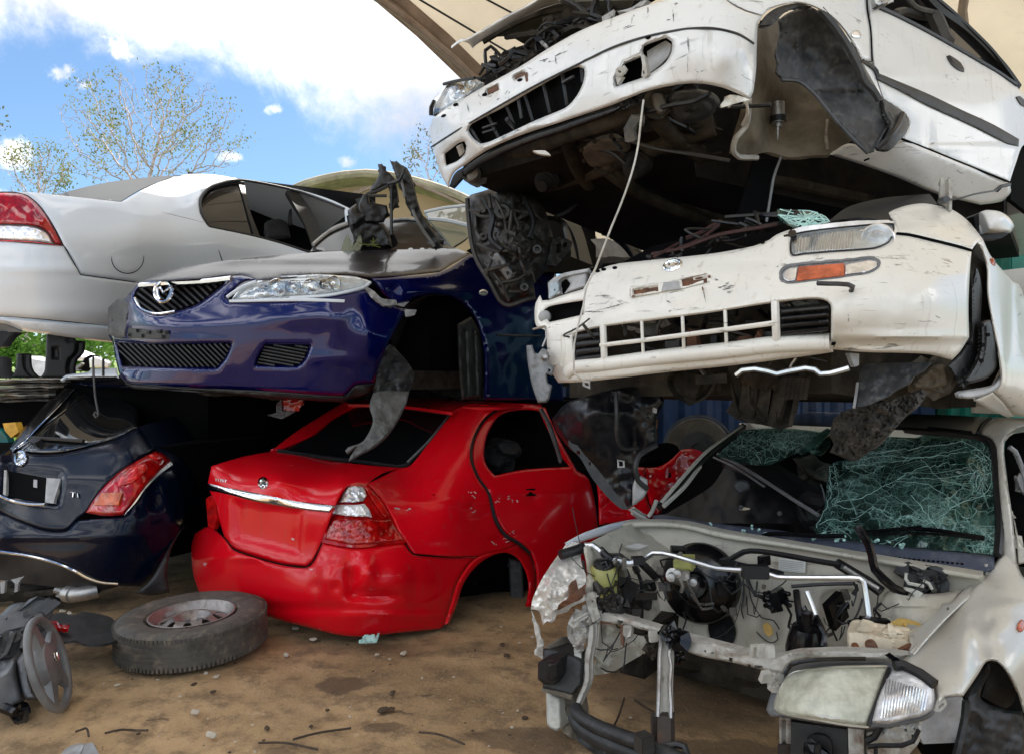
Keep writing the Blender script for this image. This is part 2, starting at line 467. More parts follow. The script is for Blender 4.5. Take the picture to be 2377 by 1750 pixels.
# ------------------------------------------------------------------ palette
MT = dict(
    navy=paint('navy_paint', (.001, .003, .075), .16, .85, .2, .25, (.06, .055, .06), wav=.02, spec=.2),
    red=paint('red_paint', (.66, .002, .010), .22, .3, 0., .34, (.24, .08, .07), wav=.02, spec=.2),
    silver=paint('silver_paint', (.66, .71, .77), .3, .5, 0., .10, (.40, .38, .35)),
    dark=paint('midnight_paint', (.0012, .0035, .013), .2, .10, .0, .15, (.03, .035, .04), spec=.14),
    cream=paint('cream_paint', (.79, .765, .70), .3, .5, 0., .5, (.42, .34, .25), scuff=.75, wav=.03),
    white=paint('white_paint', (.79, .80, .80), .28, .5, 0., .42, (.36, .32, .24), scuff=.6, wav=.03),
    beige=paint('beige_paint', (.58, .555, .49), .3, .5, .1, .4, (.30, .25, .19), scuff=.3),
    bay=paint('bay_paint', (.50, .47, .39), .5, .1, 0., .8, (.09, .07, .045), scuff=.4),
    crumple=paint('torn_fender_paint', (.74, .72, .67), .25, .5, .3, .6, (.30, .17, .09)),
    gearc=plain('greasy_casing', (.10, .09, .075), .6, 0., .5, 8, (.2, .17, .12), .6, .5, 40),
    liner=plain('dusty_liner', (.050, .053, .057), .5, 0., .4, 11, (.22, .21, .19), .6, .4, 40),
    wheelg=plain('worn_grey_grip', (.15, .15, .15), .4, 0., .2, 9, (.26, .24, .21), .4, .2),
    under=plain('dirty_underside', (.030, .025, .019), .8, 0., .6, 6, (.12, .095, .065), .5, .5, 30, spec=.15),
    under2=plain('shaded_grimy_underside', (.012, .010, .009), .6, 0., .6, 6, (.04, .032, .024), .5, .5, 30, spec=.15),  # darker copy of the underside; deep shade put into the grimy colour
    wheelhouse=plain('dirty_wheelhouse', (.16, .135, .10), .8, 0., .4, 5, (.10, .08, .055), .75, .4, 34),
    black=plain('black_plastic', (.007, .007, .008), .45, 0., .3, 7, (.07, .065, .06), .2),
    blackgl=plain('black_gloss', (.004, .004, .005), .2, 0., .3, 7, (.05, .05, .05), .2, .05),
    grey=plain('grey_plastic', (.055, .058, .062), .5, 0., .35, 9, (.24, .225, .20), .5, .3, 45),
    greyd=plain('worn_dark_liner', (.018, .019, .020), .5, 0., .4, 11, (.13, .12, .11), .5, .4, 40),
    midgrey=plain('mid_grey_plastic', (.16, .165, .17), .42, 0., .25, 9, (.32, .30, .27), .4, .2),
    fablight=plain('pale_grey_plastic', (.36, .36, .36), .45, 0., .25, 9, (.2, .18, .15), .5, .3),
    cowl=plain('slate_plastic', (.06, .07, .10), .5, 0., .2, 5, (.3, .29, .27), .5, .2),
    void=plain('unlit_cavity', (.003, .003, .0035), .8, 0., .2, 5, (.008, .007, .006), .5, 0., spec=.05),  # near-black sheets and fillers standing in for shade inside gaps
    seat=plain('dark_upholstery', (.025, .024, .026), .9, 0., .3, 12, (.08, .07, .06), .4, .4, 200),
    trim=plain('interior_trim', (.06, .055, .05), .6, 0., .3, 8),
    rubber=plain('tyre_rubber', (.075, .068, .058), .75, 0., .35, 8, (.24, .19, .13), .95, .5, 70),
    steel=rusty('brushed_steel', (.46, .45, .43), amount=.35, rough=.38, metal=.85),
    alu=rusty('cast_alloy', (.060, .056, .052), (.06, .05, .04), .7, .5, .45, 10),
    rim=rusty('steel_rim', (.34, .31, .29), (.10, .06, .04), .8, .42, .6, 12),
    rust=rusty('rusted_steel', (.15, .07, .04), (.30, .10, .03), .8, .7, .2),
    bar=rusty('painted_rail', (.50, .48, .43), (.15, .08, .045), .85, .5, .05, 8),
    chrome=plain('chrome', (.78, .78, .78), .1, 1., .12, 9, (.3, .28, .25), .3, 0.),
    satin=plain('reflector_silver', (.86, .87, .88), .3, .45, .12, 22, (.4, .4, .4), .2, .25, 35),
    pipe=plain('alloy_pipe', (.72, .72, .70), .28, .9, .1, 12, (.3, .28, .25), .3, 0.),
    glassd=plain('tinted_glass', (.006, .007, .008), .05, 0., .2, 3, (.05, .05, .05), .12, 0., spec=.8),
    glass=clear('clear_glass', (.80, .92, .88), .04, .06, .25, (.10, .16, .14)),
    crazed=crazed('crazed_windscreen', (.52, .70, .64)),
    glassg=clear('green_glass', (.50, .70, .63), .08, .06, .42, (.13, .26, .22), .03),
    lens=clear('lamp_lens', (.97, .98, .98), .03, .03, fres=.35),
    lensold=clear('yellowed_lens', (.85, .84, .74), .15, .06, .5, (.74, .74, .62), .38, .3),
    crack=plain('fractured_glass_edge', (.42, .66, .60), .3, 0., .35, 30, (.8, .9, .88), .6, 0.),
    redl=lensmat('red_lens', (.42, .004, .004), .1),
    redl2=lensmat('bright_red_lens', (.62, .010, .008), .12, 60),
    amber=lensmat('amber_lens', (.62, .10, .008), .15, 90, (1, 1, 4)),
    orange=lensmat('orange_lens', (.55, .115, .045), .2, 60),
    clearl=plain('silvered_lens', (.84, .84, .85), .16, .7, .2, 26, (.5, .5, .5), .2, .5, 50),
    ribbed=lensmat('ribbed_lens', (.86, .86, .88), .12, 130, (1, 1, .12)),
    container=plain('blue_container_paint', (.018, .050, .135), .5, 0., .35, 3, (.12, .10, .08), .4, .1),
    teal=plain('teal_container_paint', (.010, .20, .155), .45, 0., .25, 3, (.15, .13, .10), .3, .1),
    sheetm=rusty('crushed_sheet', (.16, .15, .135), (.07, .045, .025), .8, .45, .4, 7),
    yellowp=plain('yellow_plastic', (.62, .33, .03), .5),
    tealp=plain('teal_plastic', (.01, .13, .12), .5),
    tank=plain('cream_tank', (.66, .57, .42), .45, 0., .15, 9, (.25, .12, .05), .4, .15),
    tankg=plain('yellowed_tank', (.34, .33, .10), .4, 0., .2, 9),
    tankw=plain('milky_tank', (.50, .49, .43), .5, 0., .2, 9, (.2, .15, .1), .5),
    paper=plain('printed_label', (.66, .66, .62), .6, 0., .08, 20, (.4, .36, .3), .3, 0.),
    ink=plain('ink', (.06, .06, .06), .7, 0., .1, 5, bump=0.),
    wire=plain('pale_wire', (.62, .60, .55), .4, .3, .2, 20, bump=0.),
    crackd=plain('fractured_glass_inner', (.10, .22, .19), .3, 0., .35, 30, (.5, .6, .55), .4, 0.),
    bark=plain('bark', (.42, .36, .35), .9, 0., .3, 4, (.2, .16, .14), .5),
    torn=plain('torn_fibre_panel', (.045, .042, .038), .9, 0., .5, 14, (.20, .18, .15), .7, .8, 40),
    putty=plain('yellow_chalk', (.55, .36, .10), .8, 0., .2, 9, bump=0.),
)

# ------------------------------------------------------------------ sky, sun, view
SUN_EL, SUN_AZ = math.radians(58), math.radians(22)      # azimuth measured from straight ahead towards the right
sc = bpy.context.scene
w = bpy.data.worlds.new('World'); sc.world = w; w.use_nodes = True
nt = w.node_tree; nt.nodes.clear()
class WN(NT):
    def __init__(s, t): s.t = t
W = WN(nt); wo = W.n('ShaderNodeOutputWorld'); bg = W.n('ShaderNodeBackground')
sky = W.n('ShaderNodeTexSky', sky_type='NISHITA'); sky.sun_disc = False; sky.sun_elevation = SUN_EL; sky.sun_rotation = SUN_AZ
sky.air_density = 1.0; sky.dust_density = .6; sky.ozone_density = 2.5
gen = W.n('ShaderNodeTexCoord').outputs['Generated']
sx = W.n('ShaderNodeSeparateXYZ'); W.l(gen, sx.inputs[0])
yy = W.math('MAXIMUM', W.math('ABSOLUTE', sx.outputs[1]), .02)
u = W.math('DIVIDE', sx.outputs[0], yy); v = W.math('DIVIDE', sx.outputs[2], yy)
cn = W.noise(5.2, 9, .62, vec=gen, dist=.25); cn3 = W.noise(16, 8, .65, vec=gen, dist=.3); cn2 = W.noise(2.1, 4, .5, vec=gen)
# cumulus bank: everything above a falling edge of the sky, broken by noise
e1 = W.math('SUBTRACT', v, W.math('MULTIPLY_ADD', u, -.164, .359))
e2 = W.math('SUBTRACT', v, W.math('MULTIPLY_ADD', u, -.58, .177))
e3 = W.math('SUBTRACT', v, .318)
bank = W.math('MINIMUM', W.math('MAXIMUM', e1, e2), e3)
nz = W.math('ADD', W.math('MULTIPLY_ADD', cn, .30, -.15), W.math('MULTIPLY_ADD', cn3, .12, -.06))
m1 = W.ramp(W.math('ADD', bank, nz), -.03, .085)
def puff(px, py, rx, ry, a=1.):
    du = W.math('DIVIDE', W.math('SUBTRACT', u, (px-CX)/FOC), rx/FOC); dv = W.math('DIVIDE', W.math('SUBTRACT', v, (CY-py)/FOC), ry/FOC)
    r = W.math('SQRT', W.math('ADD', W.math('MULTIPLY', du, du), W.math('MULTIPLY', dv, dv)))
    q = W.math('ADD', W.math('SUBTRACT', .75, r), W.math('MULTIPLY_ADD', cn3, 5.5, -2.75))
    return W.math('MULTIPLY', W.ramp(q, .0, .9), a)
mask = m1
for p in ((130, 170, 60, 40), (290, 85, 120, 45), (800, 375, 55, 26, .8), (25, 360, 55, 40, .9), (5, 450, 30, 60), (640, 255, 30, 16, .7), (1040, 400, 90, 60), (540, 365, 40, 20, .8), (200, 200, 30, 16, .7)):
    mask = W.math('MAXIMUM', mask, puff(*p))
# the rest of the sky, behind and beside the yard: broken cumulus
beh = W.math('MULTIPLY', W.ramp(cn, .47, .60), W.ramp(sx.outputs[2], .02, .12))
front = W.ramp(sx.outputs[1], .35, .55); low = W.math('MULTIPLY', W.ramp(v, .30, .56, True), W.ramp(u, -.36, -.12))
mask = W.math('ADD', W.math('MULTIPLY', mask, front), W.math('MULTIPLY', beh, W.math('SUBTRACT', 1., front)))
shade = W.ramp(W.math('ADD', W.math('MULTIPLY', cn2, .5), W.math('MULTIPLY', cn, .5)), .40, .56)
cloud = W.mix(W.math('MULTIPLY', W.math('MULTIPLY_ADD', shade, .8, .2), W.math('SUBTRACT', 1., W.math('MULTIPLY', low, .9))), (.225, .232, .256), (.62, .62, .62))
cloud = W.mix(front, (1.3, 1.3, 1.3), cloud)
SKY_GAIN = .060
skyc = W.n('ShaderNodeMix', data_type='RGBA', blend_type='MULTIPLY'); skyc.inputs[0].default_value = 1.
W.l(sky.outputs[0], skyc.inputs[6]); skyc.inputs[7].default_value = (SKY_GAIN*.85, SKY_GAIN*1.0, SKY_GAIN*1.08, 1)
W.l(W.mix(mask, skyc.outputs[2], cloud), bg.inputs['Color'])
bg.inputs['Strength'].default_value = 1.0; W.l(bg.outputs[0], wo.inputs['Surface'])
sl = bpy.data.lights.new('sun', 'SUN'); sl.energy = 4.0; sl.angle = math.radians(.5); sl.color = (1, .95, .87)
so = bpy.data.objects.new('sun', sl); COL.objects.link(so)
sd = Vector((math.sin(SUN_AZ)*math.cos(SUN_EL), math.cos(SUN_AZ)*math.cos(SUN_EL), math.sin(SUN_EL)))
so.rotation_euler = sd.to_track_quat('Z', 'Y').to_euler(); so.location = sd*30
cam = bpy.data.cameras.new('camera'); co = bpy.data.objects.new('camera', cam); COL.objects.link(co); sc.camera = co
cam.sensor_width = 36; cam.lens = FOC/2377*36; cam.clip_end = 2000; cam.clip_start = .05
co.location = (0, 0, EYE); co.rotation_euler = (math.radians(90), 0, 0)
sc.view_settings.view_transform = 'Standard'; sc.view_settings.look = 'None'; sc.view_settings.exposure = 1.45; sc.view_settings.gamma = 1
sc.render.engine = 'CYCLES'; sc.cycles.max_bounces = 10; sc.cycles.transparent_max_bounces = 16

# ------------------------------------------------------------------ ground
def ground_at(px, py): return U(px, py, EYE*FOC/(py-CY))
def gmat():
    k = NT('packed_earth'); b = k.bsdf(Roughness=.9); p = k.tex()
    n1 = k.noise(.9, 8, .62); n2 = k.noise(7, 8, .7); n3 = k.noise(60, 4, .7)
    c = k.mix(k.ramp(n1, .35, .68), (.285, .18, .084), (.57, .385, .20))
    c = k.mix(k.math('MULTIPLY', k.ramp(n2, .44, .66), .75), c, (.15, .098, .053))
    c = k.mix(k.math('MULTIPLY', k.ramp(n3, .5, .8), .45), c, (.55, .43, .28))
    pale = k.math('MULTIPLY', k.ramp(k.noise(22, 5, .7), .60, .70), .4); c = k.mix(pale, c, (.60, .49, .34))
    ln0 = k.n('ShaderNodeVectorMath', operation='DISTANCE'); k.l(p, ln0.inputs[0]); ln0.inputs[1].default_value = (0, 3, 0)
    c = k.mix(k.ramp(ln0.outputs['Value'], 6.5, 9.5), c, (.26, .26, .24))
    wob = k.n('ShaderNodeTexNoise', i_Scale=9., i_Detail=5.); k.l(p, wob.inputs['Vector'])
    wv = k.n('ShaderNodeVectorMath', operation='MULTIPLY_ADD'); k.l(wob.outputs['Color'], wv.inputs[0]); wv.inputs[1].default_value = (.14, .14, 0); k.l(p, wv.inputs[2])
    tot = None
    # oil stains soaked into the earth, and broad darker zones under the cars
    for px, py, rx, ry, a in ((795, 1580, .125, .10, .75), (890, 1683, .085, .05, .6), (915, 1650, .07, .022, .6), (985, 1605, .035, .022, .7), (1210, 1705, .22, .10, .6), (1260, 1720, .14, .12, .7),
                              (1650, 1735, .3, .10, .6), (640, 1750, .05, .04, .5), (370, 1660, .06, .012, .7), (640, 1480, .5, .12, .35), (220, 1470, .34, .16, .6), (1600, 1600, .5, .4, .5), (760, 1545, .06, .03, .4), (1000, 1500, .9, .10, .3)):
        q = ground_at(px, py)
        s1 = k.n('ShaderNodeVectorMath', operation='SUBTRACT'); k.l(wv.outputs[0], s1.inputs[0]); s1.inputs[1].default_value = (q.x+.07, q.y+.07, 0)
        s2 = k.n('ShaderNodeVectorMath', operation='DIVIDE'); k.l(s1.outputs[0], s2.inputs[0]); s2.inputs[1].default_value = (rx, ry, 1e3)
        ln = k.n('ShaderNodeVectorMath', operation='LENGTH'); k.l(s2.outputs[0], ln.inputs[0])
        m = k.math('MULTIPLY', k.ramp(ln.outputs['Value'], .75, 1.05, True), a)
        tot = m if tot is None else k.math('MAXIMUM', tot, m)
    c = k.mix(tot, c, (.075, .05, .03)); k.l(c, b.inputs['Base Color'])
    k.l(k.mixf(tot, .92, .6), b.inputs['Roughness'])
    h = k.math('ADD', k.math('MULTIPLY', n2, 1.), k.math('MULTIPLY', n3, .35)); k.l(k.bump(h, .8, .02), b.inputs['Normal']); return k.m
def ground():
    ax = np.concatenate([-np.geomspace(220, 5, 22), np.arange(-4.8, 3.6, .06), np.geomspace(3.7, 220, 22)])
    ay = np.concatenate([-np.geomspace(220, .5, 16), np.arange(.6, 6, .06), np.geomspace(6.1, 320, 26)])
    vs, fs = [], []
    for y in ay:
        for x in ax:
            r = math.hypot(x, y-3)
            z = .014*fbm(x*1.3, y*1.3, 3)+.008*fbm(x*6, y*6, 1) if r < 12 else 0
            vs.append((x, y, z-.012))
    n = len(ax)
    for j in range(len(ay)-1):
        for i in range(n-1): fs.append([j*n+i, j*n+i+1, j*n+n+i+1, j*n+n+i])
    o = part('ground', gmat(), (vs, fs), None, ang=180); o['kind'] = 'structure'
ground()
def grit():
    R = random.Random(8); vs, fs = [], []
    for _ in range(2600):
        x, y = R.uniform(-3.2, 2.2), 1.9+4.6*R.random()**1.2; s = R.uniform(.0012, .0042)*(1 if R.random() < .93 else 1.9); n = len(vs); z = .014*fbm(x*1.3, y*1.3, 3)+.008*fbm(x*6, y*6, 1)-.012
        a = R.uniform(0, 6.3)
        for k in range(4): vs.append((x+s*math.cos(a+k*1.57)*R.uniform(.7, 1.4), y+s*math.sin(a+k*1.57)*R.uniform(.7, 1.4), z))
        vs.append((x+R.gauss(0, s*.3), y+R.gauss(0, s*.3), z+s*R.uniform(.5, 1.1)))
        fs += [[n+k, n+(k+1) % 4, n+4] for k in range(4)]
    o = part('grit', plain('grit', (.26, .17, .09), .9, 0., .75, 45, (.6, .52, .4), .8, 0.), (vs, fs), None, smooth=False); o['kind'] = 'stuff'
grit()

# ------------------------------------------------------------------ shade domes
def canopy_mat(name, col, tr):
    k = NT(name); a = k.n('ShaderNodeBsdfDiffuse'); t = k.n('ShaderNodeBsdfTranslucent'); mx = k.n('ShaderNodeMixShader')
    n = k.ramp(k.noise(.7, 6, .6), .3, .75); c = k.mix(n, tuple(x*.8 for x in col), col)
    st = k.ramp(k.noise(3, 6, .65, stretch=(1, 4, .5)), .55, .75); c = k.mix(k.math('MULTIPLY', st, .25), c, tuple(x*.5 for x in col))
    k.l(c, a.inputs[0]); k.l(c, t.inputs[0]); mx.inputs[0].default_value = tr
    k.l(a.outputs[0], mx.inputs[1]); k.l(t.outputs[0], mx.inputs[2]); k.l(mx.outputs[0], k.out.inputs['Surface']); return k.m
MT['fabric'] = canopy_mat('tan_dome_fabric', (.58, .50, .385), .24); MT['fabric2'] = canopy_mat('far_dome_fabric', (.46, .33, .21), .25)
MT['outerfab'] = plain('weathered_dome_top', (.30, .26, .18), .9, 0., .3, 2, (.15, .13, .08), .4, 0.)
EDGE = [U(1190, 280, 9.3), U(1150, 235, 9.0), U(1085, 172, 8.75), U(990, 80, 8.45), U(896, 0, 8.2), Vector((-2.5, 6.9, 5.95)), Vector((-3.1, 4.5, 6.25)), Vector((-3.3, 1.5, 6.3)), Vector((-3.4, -.8, 6.0))]
EDGE = [Vector((1.3, 10.1, 2.62)), Vector((.75, 9.85, 3.5))]+EDGE
def dome():
    E = spline(np.array([tuple(p) for p in EDGE]), False, None, .4)
    root = thing('shade_dome', 'tan fabric dome roof arching over the right hand stack of cars', 'canopy', (5, 10.2, 2.6))
    vs, fs = [], []; m = 30
    for e in E:
        for i in range(m+1):
            f = i/m; x = e[0]+(11-e[0])*f
            vs.append((x, e[1]+.05*math.sin(f*40), e[2]-.06*math.sin(f*m*math.pi/5)**2))
    for j in range(len(E)-1):
        for i in range(m): fs.append([j*(m+1)+i, j*(m+1)+i+1, (j+1)*(m+1)+i+1, (j+1)*(m+1)+i])
    part('fabric_skin', MT['fabric'], (vs, fs), root, ang=180)
    part('edge_truss', MT['rusttube'], [tube3([p+np.array((.02, 0, -.03)) for p in E], .055, 8), tube3([p+np.array((.32, 0, -.28)) for p in E], .04, 8)]
         + [tube3([E[i]+np.array((.02, 0, -.03)), E[i+1]+np.array((.32, 0, -.28))], .022, 6) for i in range(0, len(E)-2, 1)], root)
    part('edge_flap', MT['fabflap'], [([tuple(p+np.array(o)) for p in E for o in ((-.12, 0, -.02), (.26, .0, .0))], [[2*i, 2*i+1, 2*i+3, 2*i+2] for i in range(len(E)-1)])], root)
    for f in (.22, .52, .8):
        P = [np.array((e[0]+(11-e[0])*f, e[1], e[2]-.12)) for e in E]
        part('arch_rib', MT['rusttube'], tube3(P, .05, 8), root)
    part('stay_cable', MT['black'], [bez([E[12]+np.array((.3, 0, -.1)), E[8]+np.array((1.0, .1, -.2))], .012), bez([E[14]+np.array((.3, 0, -.1)), E[9]+np.array((1.6, .1, -.2))], .012)], root)
MT['rusttube'] = rusty('dome_frame', (.30, .22, .17), (.18, .09, .05), .7, .6, .2, 3)
MT['fabflap'] = plain('dome_edge_flap', (.30, .21, .15), .85, 0., .2, 3, (.15, .1, .07), .4, 0.)
dome()
def far_dome():
    root = thing('shade_dome', 'distant low dome shelter seen between the silver and the topmost car', 'canopy', (-3.2, 22, 2))
    P = lambda s: [U(a[0], a[1], a[2][0]) for a in parse(s)]
    front = P('S:640 470 20, 690 437 20, 740 420 20, 800 408 20, 850 404 20, 920 412 20, 1000 432 20, 1070 458 20, 1130 490 20, 1180 530 20')
    fr = spline(np.array([tuple(p) for p in front]), False, None, .3)
    zb = fr[-1][2]
    def skin(a, off, dz):
        vs, fs = [], []
        for k in range(7):
            for p in a: vs.append((p[0]+off*k*.3, p[1]+k*2., p[2]+dz*k))
        n = len(a)
        for k in range(6):
            for i in range(n-1): fs.append([k*n+i, k*n+i+1, (k+1)*n+i+1, (k+1)*n+i])
        return vs, fs
    part('roof_skin', MT['outerfab'], skin(fr, .5, .0), root, ang=180)
    part('front_band', MT['outerfab'], [tube3(fr, .13, 8)], root)
    c = np.array([fr[:, 0].mean(), 20.6, 3.2]); n = len(fr)
    inner = [tuple(p*np.array((1, 1, 1))+np.array((0, .4, -.22))) for p in fr]
    vs = inner+[(p[0], p[1], 2.) for p in inner]
    part('end_wall', MT['fabric2'], (vs, [[i, i+1, n+i+1, n+i] for i in range(n-1)]), root)
    for s in ('S:655 490 19.9, 760 480 19.9, 850 440 19.9, 900 425 19.9', 'S:740 490 19.9, 780 470 19.9, 850 437 19.9', 'S:960 425 19.9, 1040 460 19.9, 1100 490 19.9'):
        part('arch_rib', MT['rusttube'], tube(s, .045), root)
far_dome()

# ------------------------------------------------------------------ containers and dark backing behind the stacks
def corrug(p0, p1, z0, z1, amp=.03, wl=.22):
    p0, p1 = Vector((*p0[:2], 0)), Vector((*p1[:2], 0)); L = (p1-p0).length; d = (p1-p0)/L; nrm = Vector((d.y, -d.x, 0))
    n = int(L/wl*4); vs, fs = [], []
    for i in range(n+1):
        q = p0+d*(L*i/n)+nrm*(amp*(1 if (i % 4) in (0, 1) else -1))
        vs += [(q.x, q.y, z0), (q.x, q.y, z1)]
    for i in range(n): fs.append([2*i, 2*i+2, 2*i+3, 2*i+1])
    return vs, fs
def container(label, mat, x0, x1, y, z0, z1, dpt=2.4, doors=False):
    root = thing('shipping_container', label, 'container', ((x0+x1)/2, y+dpt/2, z0))
    part('side_panel', mat, [corrug((x0+.1, y+.04), (x1-.1, y+.04), z0+.12, z1-.1), corrug((x1-.1, y+dpt-.04), (x0+.1, y+dpt-.04), z0+.12, z1-.1),
                             corrug((x0+.04, y+dpt-.1), (x0+.04, y+.1), z0+.12, z1-.1), corrug((x1-.04, y+.1), (x1-.04, y+dpt-.1), z0+.12, z1-.1)], root, smooth=False)
    part('roof', mat, box(((x0+x1)/2, y+dpt/2, z1-.07), x1-x0-.16, dpt-.16, .05), root)
    fr = [box(((x0+x1)/2, yy, zz), x1-x0, .12, .14) for yy in (y+.06, y+dpt-.06) for zz in (z0+.07, z1-.07)]
    part('rail', mat, fr, root)
    for xx in (x0+.07, x1-.07): part('corner_post', mat, [box((xx, yy, (z0+z1)/2), .142, .142, z1-z0-.02) for yy in (y+.07, y+dpt-.07)], root)
container('dark blue corrugated container behind the red sedan and the cream hatchback', MT['container'], .55, 4.28, 7.4, 0, 2.6)
container('teal container at the far right edge beside the cream car', MT['teal'], 4.36, 7.5, 6.4, 0, 3.0)
MT['dark_backing'] = plain('dark_backing_paint', (.003, .0035, .005), .9, 0., .3, 3, (.02, .018, .015), .4, .1, spec=.05)  # added black box; the darkness behind the stacks is its colour
container('added black backing box for the darkness behind the blue car and hatchback', MT['dark_backing'], -3.55, .45, 8.6, 0, 2.55)

# ------------------------------------------------------------------ vegetation
def leafmat(name, a, b):
    k = NT(name); d = k.n('ShaderNodeBsdfDiffuse'); t = k.n('ShaderNodeBsdfTranslucent'); mx = k.n('ShaderNodeMixShader'); mx.inputs[0].default_value = .4
    c = k.mix(k.ramp(k.noise(1.7, 4, .6), .35, .65), a, b); k.l(c, d.inputs[0]); k.l(c, t.inputs[0])
    k.l(d.outputs[0], mx.inputs[1]); k.l(t.outputs[0], mx.inputs[2]); k.l(mx.outputs[0], k.out.inputs['Surface']); return k.m
MT['leaf'] = leafmat('sparse_leaves', (.10, .13, .03), (.30, .30, .10)); MT['leaf2'] = leafmat('grey_leaves', (.10, .12, .07), (.20, .20, .12))
MT['bush'] = leafmat('bush_leaves', (.05, .12, .02), (.14, .26, .05)); MT['grassm'] = leafmat('grass_blades', (.10, .20, .03), (.26, .38, .08))
def tree(label, base, cpx, cpy, d, rx, rz, ry, n_at, seed, leaves, leafm, leafsz=.09, r0=.006):
    """branches grown towards points scattered through the crown (space colonisation)"""
    R = np.random.default_rng(seed); c = np.array(tuple(U(cpx, cpy, d)))
    root = thing('bare_tree', label, 'tree', base, 'bare branched trees beyond the yard')
    v = R.normal(size=(n_at, 3)); v /= np.linalg.norm(v, axis=1)[:, None]
    A = c+v*(R.random(n_at)**.40)[:, None]*np.array([rx, ry, rz]); A = A[A[:, 2] > c[2]-rz*.8]
    st = .15*max(rx, 1.5)/3.2; N = [np.array(base, float)]; par = [-1]
    tip = np.array([c[0], c[1], c[2]-rz*1.05]); L = np.linalg.norm(tip-N[0]); m = max(2, int(L/st))
    for i in range(m):
        f = (i+1)/m; N.append(N[0]+(tip-N[0])*f+np.array((.10*math.sin(f*5+seed), .1*math.cos(f*4), 0))*f); par.append(len(N)-2)
    P = np.array(N); alive = np.ones(len(A), bool)
    near = np.array([np.linalg.norm(P-a, axis=1).argmin() for a in A]); nd = np.linalg.norm(P[near]-A, axis=1)
    for _ in range(110):
        if not alive.any(): break
        nw, pr = [], []
        for k in np.unique(near[alive]):
            q = A[alive & (near == k)]-P[k]; q = (q/np.linalg.norm(q, axis=1)[:, None]).mean(0)+R.normal(size=3)*.22+np.array((0, 0, .05))
            nw.append(P[k]+q/np.linalg.norm(q)*st); pr.append(k)
        b0 = len(P); P = np.vstack([P, nw]); par += pr
        for j in range(b0, len(P)):
            dd = np.linalg.norm(A-P[j], axis=1); u_ = dd < nd; nd[u_] = dd[u_]; near[u_] = j
        alive &= nd > st*1.5
        if len(P) > 5200: break
    n = len(P); kids = [[] for _ in range(n)]
    for i, p in enumerate(par):
        if p >= 0: kids[p].append(i)
    rad = np.zeros(n)
    for i in range(n-1, -1, -1): rad[i] = r0 if not kids[i] else (sum(rad[k]**2.35 for k in kids[i]))**(1/2.35)
    br = []; stack = [(0, [])]
    while stack:
        i, ch = stack.pop(); ch = ch+[i]
        while len(kids[i]) == 1: i = kids[i][0]; ch.append(i)
        if len(ch) > 1:
            rr = [float(rad[k]) for k in ch]
            if ch[0] != 0: rr[0] = min(rr[0], rr[1]*1.15)
            br.append(tube3(P[ch], rr, 7 if rr[0] > .05 else 4, caps=False))
        for k in kids[i]: stack.append((k, [i]))
    part('trunk', MT['bark'], br, root)
    tips = [i for i in range(n) if rad[i] < r0*2.2 and P[i][2] > c[2]-rz]
    vs, fs = [], []; RR = random.Random(seed)
    for i in tips:
        dens = mnoise.noise(Vector(P[i])*.9+Vector((seed, 0, 0)))
        for _ in range(int(max(0, leaves*(.25+3.2*dens))+RR.random())):
            q = Vector(P[i])+Vector((RR.gauss(0, .15), RR.gauss(0, .15), RR.gauss(0, .12)))
            a = Vector((RR.gauss(0, 1), RR.gauss(0, 1), RR.gauss(0, 1))).normalized()*leafsz*RR.uniform(.5, 1.1); e = a.orthogonal().normalized()*leafsz*RR.uniform(.25, .5)
            k = len(vs); vs += [tuple(q-a), tuple(q+e), tuple(q+a), tuple(q-e)]; fs.append([k, k+1, k+2, k+3])
    part('crown', leafm, (vs, fs), root, smooth=False)
b1 = U(345, 470, 24.); tree('wide fan of bare grey branches with few leaves above the silver car', (b1.x, b1.y, 2.2), 352, 312, 24., 3.15, 2.35, 1.9, 1250, 5, 4.6, MT['leaf'], .06, .0075)
b2 = U(92, 520, 26.); tree('smaller leafy bare tree at the left edge above the tail light', (b2.x, b2.y, 2.6), 88, 405, 26., 1.25, 1.25, .9, 260, 9, 3.6, MT['leaf'], .06, .0075)
b3 = U(1000, 500, 26.); tree('thin grey tree half hidden behind the topmost white bumper', (b3.x, b3.y, 2.6), 990, 365, 26., .9, 1.5, .8, 130, 21, 1.2, MT['leaf2'], .09)
b4 = U(-70, 500, 25.); tree('thin bare tree reaching in from beyond the left edge', (b4.x, b4.y, 2.6), -70, 300, 25., 1.2, 1.6, .9, 110, 33, 1.0, MT['leaf2'], .09)
